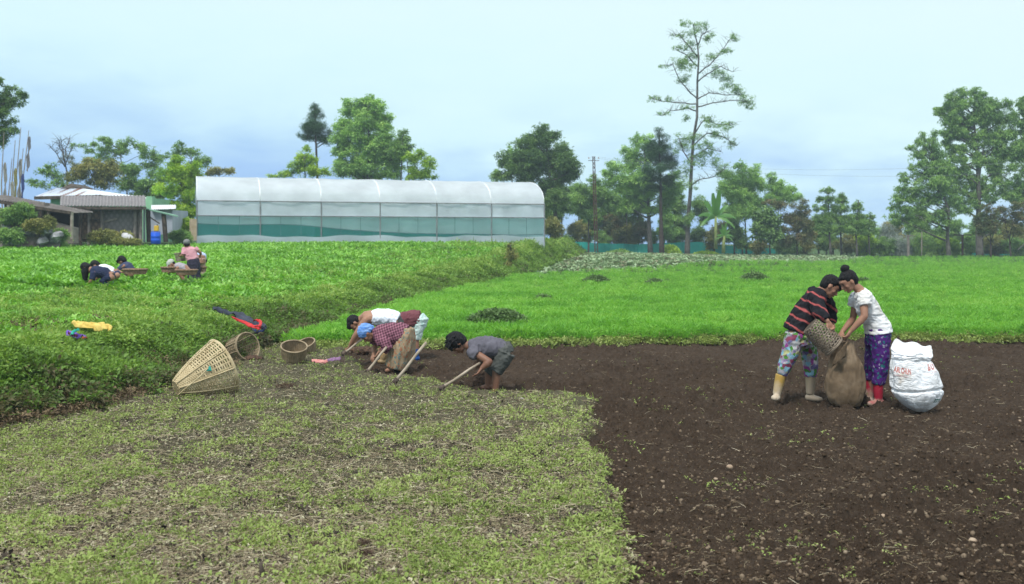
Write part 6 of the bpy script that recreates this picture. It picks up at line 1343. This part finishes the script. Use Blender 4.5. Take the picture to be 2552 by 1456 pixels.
    f.head(P(2150, 480, .3), (.2, .6, -.75), (0, .75, .6), .95, 'short', P(2140, 430, .2), .05); f.m.tube([P(2140, 430, .2), P(2120, 400, .05), P(2110, 420, -.1), P(2115, 520, -.1)], [(.07, .06), (.12, .08), (.13, .09), (.12, .1)], 14, up=XA)
    f.leg(P(2085, 520), P(2090, 620), P(2090, 780)); f.leg(P(2145, 520), P(2140, 620), P(2140, 780)); f.finish(V)
    f.cloth('pale_blue_top', pmat('pale_blue_cloth', (.36, .45, .65), (.5, .55, .7), 5), [([P(2135, 425, .2), P(2118, 395, .05), P(2112, 430, -.1)], [(.10, .09), (.14, .1), (.145, .11)], XA)], V)
    f.cloth('pinkish_trousers', pmat('pinkish_cloth', (.5, .28, .26), (.6, .38, .36), 5), [([P(2112, 425, -.08), P(2115, 520, -.05)], [(.14, .11), (.13, .11)], XA), ([P(2085, 510), P(2088, 760)], [.075, .06], YA), ([P(2145, 510), P(2142, 760)], [.075, .06], YA)], V)
pickers()
# ------------------------------------------------------------------ things on the ground
def cane(name, c1, c2): return pmat(name, c1, c2, 9, .6, spec=.3, contrast=(.3, .7))
M_CANE = cane('pale_cane', (.36, .28, .15), (.60, .50, .31)); M_CANE2 = cane('weathered_cane', (.16, .12, .07), (.36, .28, .18)); M_CANE3 = cane('grey_cane', (.14, .11, .08), (.30, .24, .18))
def basket(name, label, c0, c1, r0, r1, mat, ns=30, nr=24, w=.010, solid=.25, bow=0.0, ribs=0, open_top=True, rim=.013, closed=True, gap=1.0, cat='basket', rib_mat=None, diag=False, group=None, side0=None):
    c0, c1 = Vector(c0), Vector(c1); ax = (c1-c0); H = ax.length; ax.normalize(); g = empty(name, c0, label, cat, group)
    u = ax.cross(Vector((0, 1, 0.01))).normalized(); v = ax.cross(u)
    rs = random.Random(len(label))
    def R(t): return r0+(r1-r0)*(max(0, t)**(.9))+bow*math.sin(math.pi*t)
    def pt(t, th, dr=0.0): r = R(t)+dr; return c0+ax*H*t+(u*math.cos(th)+v*math.sin(th))*r
    m = MB(); K = nr*2
    def strip(path_in, path_w, m):
        n = len(path_in); vs = []
        for p, (s, nrm) in zip(path_in, path_w): vs += [p-s-nrm, p+s-nrm, p+s+nrm, p-s+nrm]
        fs = [(4*i+k, 4*i+(k+1) % 4, 4*i+4+(k+1) % 4, 4*i+4+k) for i in range(n-1) for k in range(4)]
        m.add(vs, fs)
    for i in range(ns):                       # stakes
        for sgn in ((1, -1) if diag else (0,)):
            path, ww = [], []
            for k in range(K+1):
                t = k/K; th = 2*math.pi*i/ns+(sgn*t*H/max(r1, .01)*.62 if diag else 0); al = .003*math.cos(k*math.pi+i*math.pi)+(.003*sgn)
                path.append(pt(t, th, al)); rad = (u*math.cos(th)+v*math.sin(th)); tg = ax.cross(rad) if not diag else ax.cross(rad)
                ww.append((tg*w*.5*(.65+.35*R(t)/r1), rad*.0016))
            strip(path, ww, m)
    m.build('stakes', mat, g)
    m = MB(); ts = []
    t = .0
    while t < 1:
        ts.append(t); t += (1/nr)*(.42 if t < solid else gap)*rs.uniform(.93, 1.07)
    for j, t in enumerate(ts):                # weavers
        n = ns*2; path, ww = [], []
        for k in range(n+1):
            th = math.pi*2*k/n; path.append(pt(t+rs.uniform(-.003, .003), th, .0045*math.cos(k*math.pi/2+j*math.pi))); rad = (u*math.cos(th)+v*math.sin(th)); ww.append((ax*w*.42, rad*.0016))
        strip(path, ww, m)
    m.build('weavers', mat, g)
    m = MB(); n = 40; m.tube([pt(1.0, 2*math.pi*k/n, 0) for k in range(n+1)], rim, 8, cap=False); m.tube([pt(.975, 2*math.pi*k/n, .004) for k in range(n+1)], rim*.6, 6, cap=False); m.build('rim', rib_mat or mat, g, True)
    if closed:
        m = MB()
        for q in range(-5, 6):
            a = q/5.5*r0; b = (max(0, r0*r0-a*a))**.5
            m.bar(c0+u*a-v*b, c0+u*a+v*b, .012, .004); m.bar(c0+v*a-u*b+ax*.004, c0+v*a+u*b+ax*.004, .012, .004)
        m.build('bottom', mat, g)
    for i in range(ribs):
        th = 2*math.pi*i/ribs+.35; m = MB(); m.tube([pt(k/8, th, .009) for k in range(9)], .0085, 6); m.build('rib', rib_mat or mat, g, True)
    return g, pt
def P3(x, y, Y): return at(401.4+x*.20973, 749.3+y*.20973, Y)
b0 = P3(182, 1035, 11.18); b1 = P3(732, 790, 11.54)
g, pt = basket('carrying_basket', 'largest pale cane cone basket tipped over on the stubble', b0, b1, .082, .335, M_CANE, 34, 22, .0185, .34, .012, 9)
m = MB()
q0 = pt(.62, 4.2, .012)
best = min(((pt(.6, th, .014)-at(401.4+590*.20973, 749.3+800*.20973, 11.2)).length, th) for th in np.linspace(0, 6.28, 60))[1]
a = pt(.62, best-.12, .014); b = pt(.60, best+.12, .014); c = pt(.47, best, .016)
m.add([a, b, b.lerp(c, .5)+Vector((0, -.01, 0)), c, a.lerp(c, .6)+Vector((.01, -.012, 0))], [(0, 1, 2, 3, 4)]); m.build('green_rag', pmat('green_rag_cloth', (.03, .30, .25)), g)
m = MB(); m.tube([P3(205, 1118, 11.05), P3(330, 1010, 10.98), P3(470, 895, 10.97), P3(560, 800, 11.0)], .008, 6); m.build('loose_cane', M_CANE, g)
b0 = P3(768, 640, 14.85); b1 = P3(1030, 545, 14.55)
basket('carrying_basket', 'weathered cone basket lying with its open mouth toward the round baskets', b0, b1, .10, .205, M_CANE2, 28, 15, .014, .1, .02, 10)
tb = P3(1572, 695, 14.45); tt = P3(1580, 545, 14.375)
basket('round_basket', 'nearer round brown basket standing upright on the grass', tb, tt, .155, .185, M_CANE2, 40, 22, .012, 1.1, .006, 0)
tb = P3(1745, 600, 15.55); tt = P3(1712, 505, 15.49)
basket('round_basket', 'farther round brown basket half hidden by the nearer one', tb, tt, .125, .150, M_CANE2, 34, 18, .012, 1.1, .006, 0)
# held basket
def P1(x, y, Y): return at(1873.3+x*.28957, 635.6+y*.28957, Y)
hb0 = P1(500, 612, 10.80); hb1 = P1(706, 788, 10.76)
basket('open_weave_basket', 'open weave basket being emptied into the jute sack', hb0, hb1, .098, .122, M_CANE3, 17, 13, .011, 0, .012, 0, rim=.009, diag=True)
# roots spilt out of the tipped basket
def lump(name, label, px, py, w, h, mat, Yoff=0.0, seed=0, cat='soil heap', n=1, disp=.02):
    c = hit(px, py, .02); m = MB(); m.ball(c+Vector((0, 0, h*.3)), (w, w*.6, h), 16, 10); o = bake(m, name, mat, None, .012, 1, disp=disp, dsc=22, seed=seed); return tag(o, label, cat)
M_SOILC = pmat('fresh_soil', (.035, .021, .014), (.12, .07, .045), 30, .95, .8, 50)
lump('soil_heap', 'brown rooty soil spilt at the mouth of the weathered basket', 630, 896, .14, .045, M_SOILC, seed=2)
lump('soil_heap', 'little mound of dug soil around the boy\'s ankles', 1212, 962, .17, .13, M_SOILC, seed=3)
lump('soil_heap', 'dark clod heap thrown up beside the man in the vest', 905, 878, .22, .07, M_SOILC, seed=4)
# hoes
M_HANDLE = pmat('worn_hoe_handle', (.26, .21, .15), (.44, .37, .29), 7, .6, .3, 30, stretch=(1, 1, .2))
M_BLADE = pmat('muddy_iron', (.05, .035, .028), (.12, .085, .065), 12, .7, .4, 30)
def hoe(label, a, b, r=.017, blade=True):
    a, b = Vector(a), Vector(b); g = empty('hoe', b, label, 'hoe', 'hoes in use')
    m = MB(); m.tube([a, a.lerp(b, .3)+Vector((0, 0, .006)), a.lerp(b, .7)-Vector((0, 0, .004)), b], [r, r*.95, r, r*1.15], 10); m.build('handle', M_HANDLE, g, True)
    d = (b-a).normalized(); dn = (Vector((0, 0, -1))-d*Vector((0, 0, -1)).dot(d)).normalized(); dn = (dn*.6+Vector((-.5, -.4, -.6))).normalized()
    m = MB(); m.tube([b-d*.035, b+d*.03], [r*1.7, r*1.7], 10); m.build('socket', M_BLADE, g, True)
    sd = d.cross(dn).normalized(); c = b+d*.005; m = MB(); vs = []
    for i, (l, w) in enumerate(((0, .025), (.05, .05), (.12, .065), (.2, .07))):
        for s in (-1, 1):
            for k in (-1, 1): vs.append(c+dn*l+sd*w*s+d*.004*k-d*l*.15)
    fs = []
    for i in range(3):
        o = i*4; fs += [(o, o+4, o+6, o+2), (o+1, o+3, o+7, o+5), (o, o+1, o+5, o+4), (o+2, o+6, o+7, o+3)]
    fs += [(0, 2, 3, 1), (12, 13, 15, 14)]
    m.add(vs, fs); m.build('blade', M_BLADE, g)
def P2(x, y, Y): return at(836.3+x*.18351, 735.9+y*.18351, Y)
hoe('hoe swung by the man in the white vest', P2(372, 588, 14.3), P2(108, 790, 14.1), .016)
hoe('hoe held by the woman in the plaid shirt', P2(690, 705, 13.25), P2(420, 1045, 13.0), .017)
hoe('upright leaning hoe with a long thick handle and nobody holding it', P2(1232, 640, 11.9), P2(812, 1165, 11.75), .019)
hoe('hoe held by the boy in the grey shirt', P2(1985, 905, 11.7), P2(1440, 1255, 11.45), .016)
# cloths lying on the bank
def cloth_on(name, label, cl, mat, cat, fold=.02, off=.05, seed=0, parent=None, lift=0.0, n=26, k=9):
    """cl: list of (px, py, half width in px)"""
    rs = random.Random(seed); P_ = np.array(cl, float); s = np.linspace(0, len(cl)-1, n); m = MB(); vs = []
    pts = []
    for q in s:
        x, y, w = [np.interp(q, range(len(cl)), P_[:, i]) for i in range(3)]; p = hit(x, y, off+.05); pts.append((p, w/FOC*p.y))
    for i, (p, w) in enumerate(pts):
        d = (pts[min(i+1, n-1)][0]-pts[max(i-1, 0)][0]); d.z = 0; d.normalize(); sd = Vector((-d.y, d.x, 0)); sd = (sd+Vector((0, 0, sd.y*.9))).normalized()
        for j in range(k):
            t = j/(k-1)*2-1; a = i*.7+j*1.9+seed
            z = fold*(math.sin(a)+.6*math.sin(i*.31+j*2.7+seed)+.5*math.sin(i*1.3-j*.8))+lift+fold*1.5*(1-t*t)
            vs.append(p+sd*t*w*(1+.12*math.sin(i*1.7+seed*2))+Vector((rs.uniform(-.005, .005), rs.uniform(-.005, .005), z)))
    m.add(vs, [(i*k+j, i*k+j+1, (i+1)*k+j+1, (i+1)*k+j) for i in range(n-1) for j in range(k-1)])
    o = m.build(name, mat, parent, True); so = o.modifiers.new('th', 'SOLIDIFY'); so.thickness = .012; sb = o.modifiers.new('sb', 'SUBSURF'); sb.levels = 1; sb.render_levels = 1
    return tag(o, label, cat) if label else o
M_YEL = pmat('yellow_cloth', (.55, .38, .08), (.72, .55, .16), 7, .85, .3, 30)
cloth_on('yellow_cloth', 'crumpled yellow cloth spread on the weeds of the bank', [(180, 806, 4), (195, 810, 8), (225, 814, 10), (255, 815, 10), (270, 818, 9), (279, 822, 4)], M_YEL, 'cloth', .018, .14, 1)
g = empty('purple_bag', hit(190, 835, .12), 'small purple bag with teal strap dropped below the yellow cloth', 'bag')
cloth_on('bag_body', None, [(166, 829, 3), (175, 833, 8), (190, 837, 9), (205, 841, 6), (214, 843, 2)], pmat('purple_cloth', (.12, .05, .36), (.22, .12, .5), 8), 'bag', .012, .13, 2, g)
cloth_on('strap', None, [(178, 836, 2.5), (182, 829, 3), (190, 824, 3), (196, 824, 2)], pmat('teal_cloth', (.02, .36, .26)), '', .008, .2, 3, g)
cloth_on('lining', None, [(170, 830, 2), (180, 836, 4), (192, 838, 3)], pmat('wine_cloth', (.08, .012, .03)), '', .006, .17, 4, g)
cloth_on('tassel', None, [(206, 843, 2), (212, 843, 2.2), (218, 844, 1.5)], pmat('orange_cloth', (.5, .1, .04)), '', .004, .15, 5, g)
g = empty('jacket', hit(600, 802, .12), 'dark blue and black jacket with red lining lying on the bank', 'jacket')
M_JK = pmat('dark_blue_cloth', (.018, .022, .035), (.05, .06, .09), 6, .7, .3, 20); M_RED = pmat('red_lining', (.45, .018, .02), (.6, .04, .04), 8, .7)
cloth_on('shell', None, [(531, 771, 3), (545, 775, 7), (565, 782, 11), (590, 790, 15), (612, 800, 13), (635, 809, 14), (652, 816, 11), (660, 820, 6)], M_JK, '', .024, .20, 6, g, n=34)
cloth_on('red_lining', None, [(578, 796, 2), (595, 803, 3.5), (615, 811, 4), (635, 820, 4), (650, 824, 2.5)], M_RED, '', .01, .25, 7, g, .02)
cloth_on('red_collar', None, [(634, 806, 2), (645, 806, 3), (651, 812, 3.5), (646, 820, 3), (636, 822, 2)], M_RED, '', .01, .28, 8, g, .04)
cloth_on('navy_hem', None, [(626, 822, 3), (640, 829, 4), (654, 828, 4), (660, 820, 3)], pmat('navy_lining', (.01, .02, .09)), '', .008, .15, 9, g, .01)
g = empty('shawl', hit(812, 900, .03), 'flat pink and purple striped shawl lying before the round baskets', 'shawl')
cloth_on('pink_end', None, [(777, 899, 2), (790, 901, 5), (805, 903, 6), (815, 901, 4)], pmat('salmon_cloth', (.50, .17, .16), (.6, .28, .25), 9), '', .007, .05, 10, g)
cloth_on('purple_end', None, [(812, 900, 3), (825, 898, 5), (838, 896, 6), (848, 894, 4)], pmat('mauve_cloth', (.16, .07, .17), (.36, .22, .36), 22, stretch=(1, 6, 1)), '', .007, .05, 11, g)
# --- sacks
def sack_surface(prof, Y, n=64, seed=0, amp=.01, folds=7, dep=.8):
    """prof: list of (zoom y, zoom x centre, half width) top to bottom in the couple close-up"""
    ys = [p[0] for p in prof]
    def S(t, th):
        y = ys[0]+(ys[-1]-ys[0])*t; cxx = np.interp(y, ys, [p[1] for p in prof]); w = np.interp(y, ys, [p[2] for p in prof])
        w = w*.5+.25*(np.interp(y-18, ys, [p[2] for p in prof])+np.interp(y+18, ys, [p[2] for p in prof])) if w > 60 else w
        c = P1(cxx, y, Y); r = w*.28957/FOC*Y
        q = r*(1+.05*math.sin(th*folds+t*5+seed)*(1-t)*.8)+amp*2.2*mnoise.noise(Vector((math.cos(th)*2.4+seed, math.sin(th)*2.4, t*4)))+amp*.9*mnoise.noise(Vector((math.cos(th)*7+seed+t*3, math.sin(th)*7+7, t*8)))
        return c+Vector((math.cos(th)*q, math.sin(th)*q*dep, 0))
    return S
def surf_obj(S, name, mat, parent, nt=90, nn=110, t0=0.0, t1=1.0, bottom=True, off=0.0):
    m = MB(); vs = []
    for i in range(nt+1):
        for k in range(nn): vs.append(S(t0+(t1-t0)*i/nt, 2*math.pi*k/nn))
    fs = [(i*nn+k, i*nn+(k+1) % nn, (i+1)*nn+(k+1) % nn, (i+1)*nn+k) for i in range(nt) for k in range(nn)]
    if bottom: fs.append(tuple(nt*nn+k for k in range(nn)))
    m.add(vs, fs); o = m.build(name, mat, parent, True); s = o.modifiers.new('th', 'SOLIDIFY'); s.thickness = .004; s.offset = -1
    return o
def jute_mat():
    m, t, L, b, tc = nodes_mat('jute_cloth', .9)
    n = t.nodes.new('ShaderNodeTexNoise'); n.inputs['Scale'].default_value = 5; n.inputs['Detail'].default_value = 7; L(tc.outputs['Object'], n.inputs['Vector'])
    L(cramp(t, L, n.outputs[0], [(.3, (.095, .067, .042)), (.5, (.17, .12, .075)), (.72, (.26, .195, .13))]), b.inputs['Base Color'])
    w = t.nodes.new('ShaderNodeTexWave'); w.bands_direction = 'Z'; w.inputs['Scale'].default_value = 30; w.inputs['Distortion'].default_value = 1.5; L(tc.outputs['Object'], w.inputs['Vector'])
    bp = t.nodes.new('ShaderNodeBump'); bp.inputs['Strength'].default_value = .8; bp.inputs['Distance'].default_value = .03
    nf = t.nodes.new('ShaderNodeTexNoise'); nf.inputs['Scale'].default_value = 7; nf.inputs['Detail'].default_value = 5; nf.inputs['Distortion'].default_value = 1; L(tc.outputs['Object'], nf.inputs['Vector'])
    ad = t.nodes.new('ShaderNodeMath'); ad.operation = 'MULTIPLY_ADD'; L(w.outputs['Fac'], ad.inputs[0]); ad.inputs[1].default_value = .12; L(nf.outputs[0], ad.inputs[2]); L(ad.outputs[0], bp.inputs['Height']); L(bp.outputs[0], b.inputs['Normal']); return m
g = empty('jute_sack', P1(805, 1285, 10.80), 'brown jute sack held upright and filled between the two people', 'sack')
S_ = sack_surface([(745, 826, 30), (780, 815, 52), (830, 795, 92), (870, 795, 108), (950, 800, 138), (1040, 803, 155), (1150, 804, 166), (1220, 805, 160), (1265, 808, 140), (1290, 812, 110)], 10.80, seed=1, amp=.012, folds=6)
surf_obj(S_, 'body', jute_mat(), g)
m = MB(); vs = []; n = 12
for i in range(n+1):
    t = i/n; a = P1(822-100*t, 742+118*t, 10.66-.05*math.sin(t*3)); b_ = P1(800-118*t, 880+90*t, 10.64-.04*math.sin(t*5))
    for j in range(6): vs.append(a.lerp(b_, j/5)+Vector((0, .012*math.sin(i*1.4+j*1.1), 0)))
m.add(vs, [(i*6+j, i*6+j+1, (i+1)*6+j+1, (i+1)*6+j) for i in range(n) for j in range(5)]); o = m.build('mouth_flap', jute_mat(), g, True); so = o.modifiers.new('t', 'SOLIDIFY'); so.thickness = .006
# white fertiliser sack
def white_sack():
    Y = 10.52
    g = empty('white_sack', P1(1425, 1342, Y), 'full white woven plastic sack with red lettering and open folded top', 'sack')
    m, t, L, b, tc = nodes_mat('woven_plastic', .38); b.inputs['Specular IOR Level'].default_value = .5
    n = t.nodes.new('ShaderNodeTexNoise'); n.inputs['Scale'].default_value = 4.5; n.inputs['Detail'].default_value = 8; n.inputs['Roughness'].default_value = .65; L(tc.outputs['Object'], n.inputs['Vector'])
    L(cramp(t, L, n.outputs[0], [(.28, (.58, .50, .42)), (.38, (.76, .76, .76)), (.6, (.84, .86, .90))]), b.inputs['Base Color'])
    n2 = t.nodes.new('ShaderNodeTexNoise'); n2.inputs['Scale'].default_value = 9; n2.inputs['Detail'].default_value = 5; n2.inputs['Distortion'].default_value = 1.5
    mp = t.nodes.new('ShaderNodeMapping'); mp.inputs['Scale'].default_value = (1, 1, 1.7); mp.inputs['Rotation'].default_value = (0, .15, 0); L(tc.outputs['Object'], mp.inputs[0]); L(mp.outputs[0], n2.inputs['Vector'])
    bp = t.nodes.new('ShaderNodeBump'); bp.inputs['Strength'].default_value = .6; bp.inputs['Distance'].default_value = .04; L(n2.outputs[0], bp.inputs['Height']); L(bp.outputs[0], b.inputs['Normal'])
    prof = [(870, 1365, 150), (892, 1368, 152), (930, 1378, 178), (1000, 1392, 196), (1080, 1408, 206), (1140, 1416, 216), (1165, 1420, 210), (1190, 1425, 208), (1240, 1430, 180), (1290, 1440, 135), (1325, 1446, 85), (1345, 1450, 30)]
    S0 = sack_surface(prof, Y, seed=5, amp=.009, folds=5, dep=.72)
    def S(t, th):
        p = S0(t, th); y = 870+475*t; q = math.exp(-((y-1155-12*math.sin(th*2))/13)**2); c = P1(np.interp(y, [p_[0] for p_ in prof], [p_[1] for p_ in prof]), y, Y); return p.lerp(c, .10*q)
    surf_obj(S, 'body', m, g, 110, 150)
    prof2 = [(765, 1375, 150), (800, 1378, 168), (860, 1372, 164), (885, 1368, 160), (900, 1369, 150)]
    C0 = sack_surface(prof2, Y, seed=9, amp=.007, folds=4, dep=.74)
    def C(t, th):
        p = C0(t, th); k = (1-t); p.z += k*(-.055+.022*math.sin(th*3+1)+.018*math.sin(th*5+2)+(.045)*math.sin(th)+.03*max(0, math.sin(th-.4))); return p
    o = surf_obj(C, 'folded_collar', m, g, 26, 120, bottom=False)
    inner = lambda t, th: (C(0, th)).lerp(P1(1372, 905, Y), .012+.8*t)
    surf_obj(inner, 'mouth_lining', m, g, 14, 90, bottom=False)
    sm_ = MB(); sm_.tube([S(k/40, -math.pi/2+.0)+Vector((.0, -.004, 0)) for k in range(0, 41)], .0035, 6); sm_.build('side_seam', m, g, True)
    def word(txt, name, mat, zx, zy, hgt_px, wid_px, tilt=0.0, thick=.6):
        cu = bpy.data.curves.new('t', 'FONT'); cu.body = txt; cu.size = 1; cu.resolution_u = 3; cu.offset = .02*thick
        ob = bpy.data.objects.new('t', cu); COL.objects.link(ob); dg = bpy.context.evaluated_depsgraph_get(); me = bpy.data.meshes.new_from_object(ob.evaluated_get(dg)); bpy.data.objects.remove(ob)
        bm = bmesh.new(); bm.from_mesh(me); bmesh.ops.triangulate(bm, faces=bm.faces)
        bmesh.ops.subdivide_edges(bm, edges=bm.edges, cuts=2)
        xs = [v.co.x for v in bm.verts]; ysv = [v.co.y for v in bm.verts]; x0, x1, y0, y1 = min(xs), max(xs), min(ysv), max(ysv)
        for v in bm.verts:
            a = (v.co.x-x0)/(x1-x0); b_ = (v.co.y-y0)/(y1-y0); X_ = zx+a*wid_px; Y_ = zy-b_*hgt_px+tilt*a*hgt_px
            v.co = onto(X_, Y_)
        bm.normal_update(); bm.to_mesh(me); bm.free(); me.materials.clear(); link_mesh(name, me, mat, g)
    def onto(zx, zy):
        t = (zy-870)/475; cxx = np.interp(zy, [p[0] for p in prof], [p[1] for p in prof]); w = np.interp(zy, [p[0] for p in prof], [p[2] for p in prof])
        s = max(-.985, min(.985, (zx-cxx)/w)); th = -math.pi/2+math.asin(s); p = S(t, th)
        nr = Vector((math.cos(th), math.sin(th), 0)); return p+nr*.005
    M_PRT = pmat('faded_red_print', (.42, .12, .10), (.58, .28, .25), 30, .6); M_PRT2 = pmat('pale_red_print', (.60, .36, .36), (.7, .55, .55), 30, .6)
    word('ARI CHUN', 'lettering', M_PRT, 1205, 1000, 50, 112, .3, 2.2)
    word('(AMMONIUM)', 'lettering', M_PRT2, 1206, 1034, 18, 92, .5, .5)
    word('BIOTE', 'lettering', M_PRT, 1460, 982, 58, 96, -.3, 2.4)
    word('(LABO-', 'lettering', M_PRT2, 1488, 1002, 14, 58, -.5, .5)
    pn = MB(); vs = [onto(1518+95*i/12, 1222+32*j/6+3*i/12*1.5) for j in range(7) for i in range(13)]; pn.add(vs, [(j*13+i, j*13+i+1, (j+1)*13+i+1, (j+1)*13+i) for j in range(6) for i in range(12)]); pn.build('green_print_box', pmat('green_print', (.012, .12, .08)), g)
    mt = pmat('white_print', (.75, .78, .78)); old = onto
    def onto(zx, zy): p = old(zx, zy); return p+Vector((.001, -.004, 0))
    globals()['_'] = None
    for txt, x, w in (('SOIL', 1524, 56), ('C', 1590, 16)):
        cu = bpy.data.curves.new('t', 'FONT'); cu.body = txt; cu.size = 1; cu.offset = .03; ob = bpy.data.objects.new('t', cu); COL.objects.link(ob); dg = bpy.context.evaluated_depsgraph_get(); me = bpy.data.meshes.new_from_object(ob.evaluated_get(dg)); bpy.data.objects.remove(ob)
        xs = [v.co.x for v in me.vertices]; yv = [v.co.y for v in me.vertices]
        for v in me.vertices: v.co = onto(x+(v.co.x-min(xs))/(max(xs)-min(xs))*w, 1249-(v.co.y-min(yv))/(max(yv)-min(yv))*20+3)
        me.materials.clear(); link_mesh('lettering', me, mt, g)
white_sack()
# --- picking trays and the basket on the terrace
M_TRAY = pmat('brown_wicker', (.13, .075, .045), (.26, .17, .11), 30, .8, .5, 60)
def tray(label, zx, zy, w, Y, mat=M_TRAY):
    c = at(167.3+zx*.1573, 575.4+zy*.1573, Y); r = w*.1573/FOC*Y/2; g = empty('wicker_tray', c, label, 'tray', 'wicker trays in the crop'); n = 28
    m = MB(); vs = []
    for (q, z) in ((.86, -.09), (1, 0), (1.02, 0), (.88, -.1)):
        for k in range(n): vs.append(c+Vector((math.cos(6.283*k/n)*r*q, math.sin(6.283*k/n)*r*.75*q, z)))
    m.add(vs, [(a*n+k, a*n+(k+1) % n, (a+1)*n+(k+1) % n, (a+1)*n+k) for a in range(3) for k in range(n)]+[tuple(range(n))]); m.build('body', mat, g, True)
    m = MB(); m.tube([c+Vector((math.cos(6.283*k/n)*r*1.01, math.sin(6.283*k/n)*r*.76, .01)) for k in range(n+1)], .022, 6, cap=False); m.build('rim', mat, g, True)
tray('wicker tray beside the person in the dull navy shirt', 1075, 620, 380, 23.0); tray('wicker tray under the arms of the person in the pale cap', 1600, 590, 220, 23.6); tray('wicker tray before the woman in pink, closest to the crop edge', 1890, 630, 340, 23.4); tray('wicker tray just past the skirt of the woman in pink', 2140, 585, 130, 25.2)
q = at(167.3+1800*.1573, 575.4+480*.1573, 25.15); q2 = at(167.3+1790*.1573, 575.4+355*.1573, 25.15)
basket('carrying_basket', 'dark basket held in front of the woman in pink', q, q2, .11, .14, M_CANE3, 20, 12, .012, .3)
# --- small things on the ground
def pebble(name, label, cat, px, py, r, mat, group):
    z = 0; p = hit(px, py, -.02, 4.6, 20); m = MB(); rs = random.Random(int(px*7+py)); m.ball(p+Vector((0, 0, r*.5)), (r*rs.uniform(.9, 1.3), r, r*rs.uniform(.6, .9)), 10, 7, Matrix.Rotation(rs.uniform(0, 3), 3, 'Z')); m.v = [tuple(c+rs.uniform(-.06, .06)*r for c in v) for v in m.v]
    return tag(m.build(name, mat, None, True), label, cat, group)
M_POT = pmat('dusty_potato', (.26, .18, .12), (.42, .33, .24), 14, .8, .3, 40); M_STN = pmat('pale_stone', (.22, .19, .17), (.38, .35, .32), 14, .85, .4, 40)
for (x, y, r, l) in ((1818, 1168, .026, 'roundish potato lying alone in the middle of the dug soil'), (1783, 1196, .016, 'tiny potato below the roundish one'), (2424, 1083, .024, 'potato in the soil well in front of the white sack'), (2388, 1183, .020, 'potato halfway down the soil near its outer edge'), (2560-20, 1052, .018, 'potato at the picture edge on a level with the white sack'), (2422, 1352, .026, 'potato low down near the outer corner of the soil'), (2200, 1290, .018, 'small potato in the lower soil, below the purple trousers'), (1668, 975, .016, 'small potato between the boy and the striped hoodie')):
    pebble('potato', l, 'potato', x, y, r, M_POT, 'potatoes left on the soil')
for (x, y, r, l) in ((1298, 1000, .035, 'pale flat stone on the stubble edge below the boy'), (1190, 1000, .02, 'small pinkish stone left of the pale flat one'), (745, 1268, .018, 'brown stone in the middle of the stubble'), (990, 1402, .02, 'pinkish stone near the bottom of the stubble'), (805, 888, .03, 'pale stone at the foot of the bank'), (1690, 851, .03, 'white scrap on the far soil edge'), (2430, 858, .02, 'pale scrap on the far soil edge past the white sack')):
    pebble('stone', l.replace('left of the pale flat one', 'beside the pale flat one'), 'stone', x, y, r, M_STN, 'stones in the field')
c = hit(655, 1452, 0, 4.4, 9); m = MB(); m.tube([c-Vector((0, 0, .05)), c+Vector((-.005, 0, .06)), c+Vector((-.012, 0, .105))], [.016, .013, .010], 8)
o = m.build('wooden_peg', M_WOODD, None, True); tag(o, 'short dark wooden peg stuck in the stubble right at the front', 'peg')
# ------------------------------------------------------------------ moist valley air
def haze():
    m, t, out = newmat('moist_air'); v = t.nodes.new('ShaderNodeVolumePrincipled'); v.inputs['Density'].default_value = .0011; v.inputs['Color'].default_value = (.74, .9, 1, 1); v.inputs['Anisotropy'].default_value = .2
    t.links.new(v.outputs[0], out.inputs['Volume'])
    b = MB(); b.box((0, 43, 5), (230, 157, 66)); o = b.build('haze', m, None); tag(o, 'thin bluish mist hanging over the valley', 'haze', kind='stuff')
haze()
# ------------------------------------------------------------------ small pieces belong to the part they sit on
NEST = {'hair_bun': 'hair', 'hair_clip': 'hair', 'roof_vent': 'roof', 'fascia': 'roof', 'eave_beam': 'roof', 'insulator': 'crossarm', 'socket': 'blade', 'mouth_lining': 'folded_collar', 'lettering': 'body', 'green_print_box': 'body',
        'side_seam': 'body', 'lid': 'drum', 'cap': 'body', 'red_collar': 'shell', 'navy_hem': 'shell', 'curtain_hem': 'rolled_curtain', 'lips': 'body', 'eye': 'body', 'eyebrow': 'body', 'lacing': 'uprights'}
stem_ = lambda n: n.split('.')[0]
for o in list(COL.objects):
    if o.parent is None or o.parent.parent is not None or stem_(o.name) not in NEST: continue
    if stem_(o.name) == 'cap' and o.parent.get('category') == 'person': continue
    c = [q for q in o.parent.children if q is not o and stem_(q.name) == NEST[stem_(o.name)]]
    if c: o.parent = c[0]; o.matrix_parent_inverse = Matrix.Identity(4)
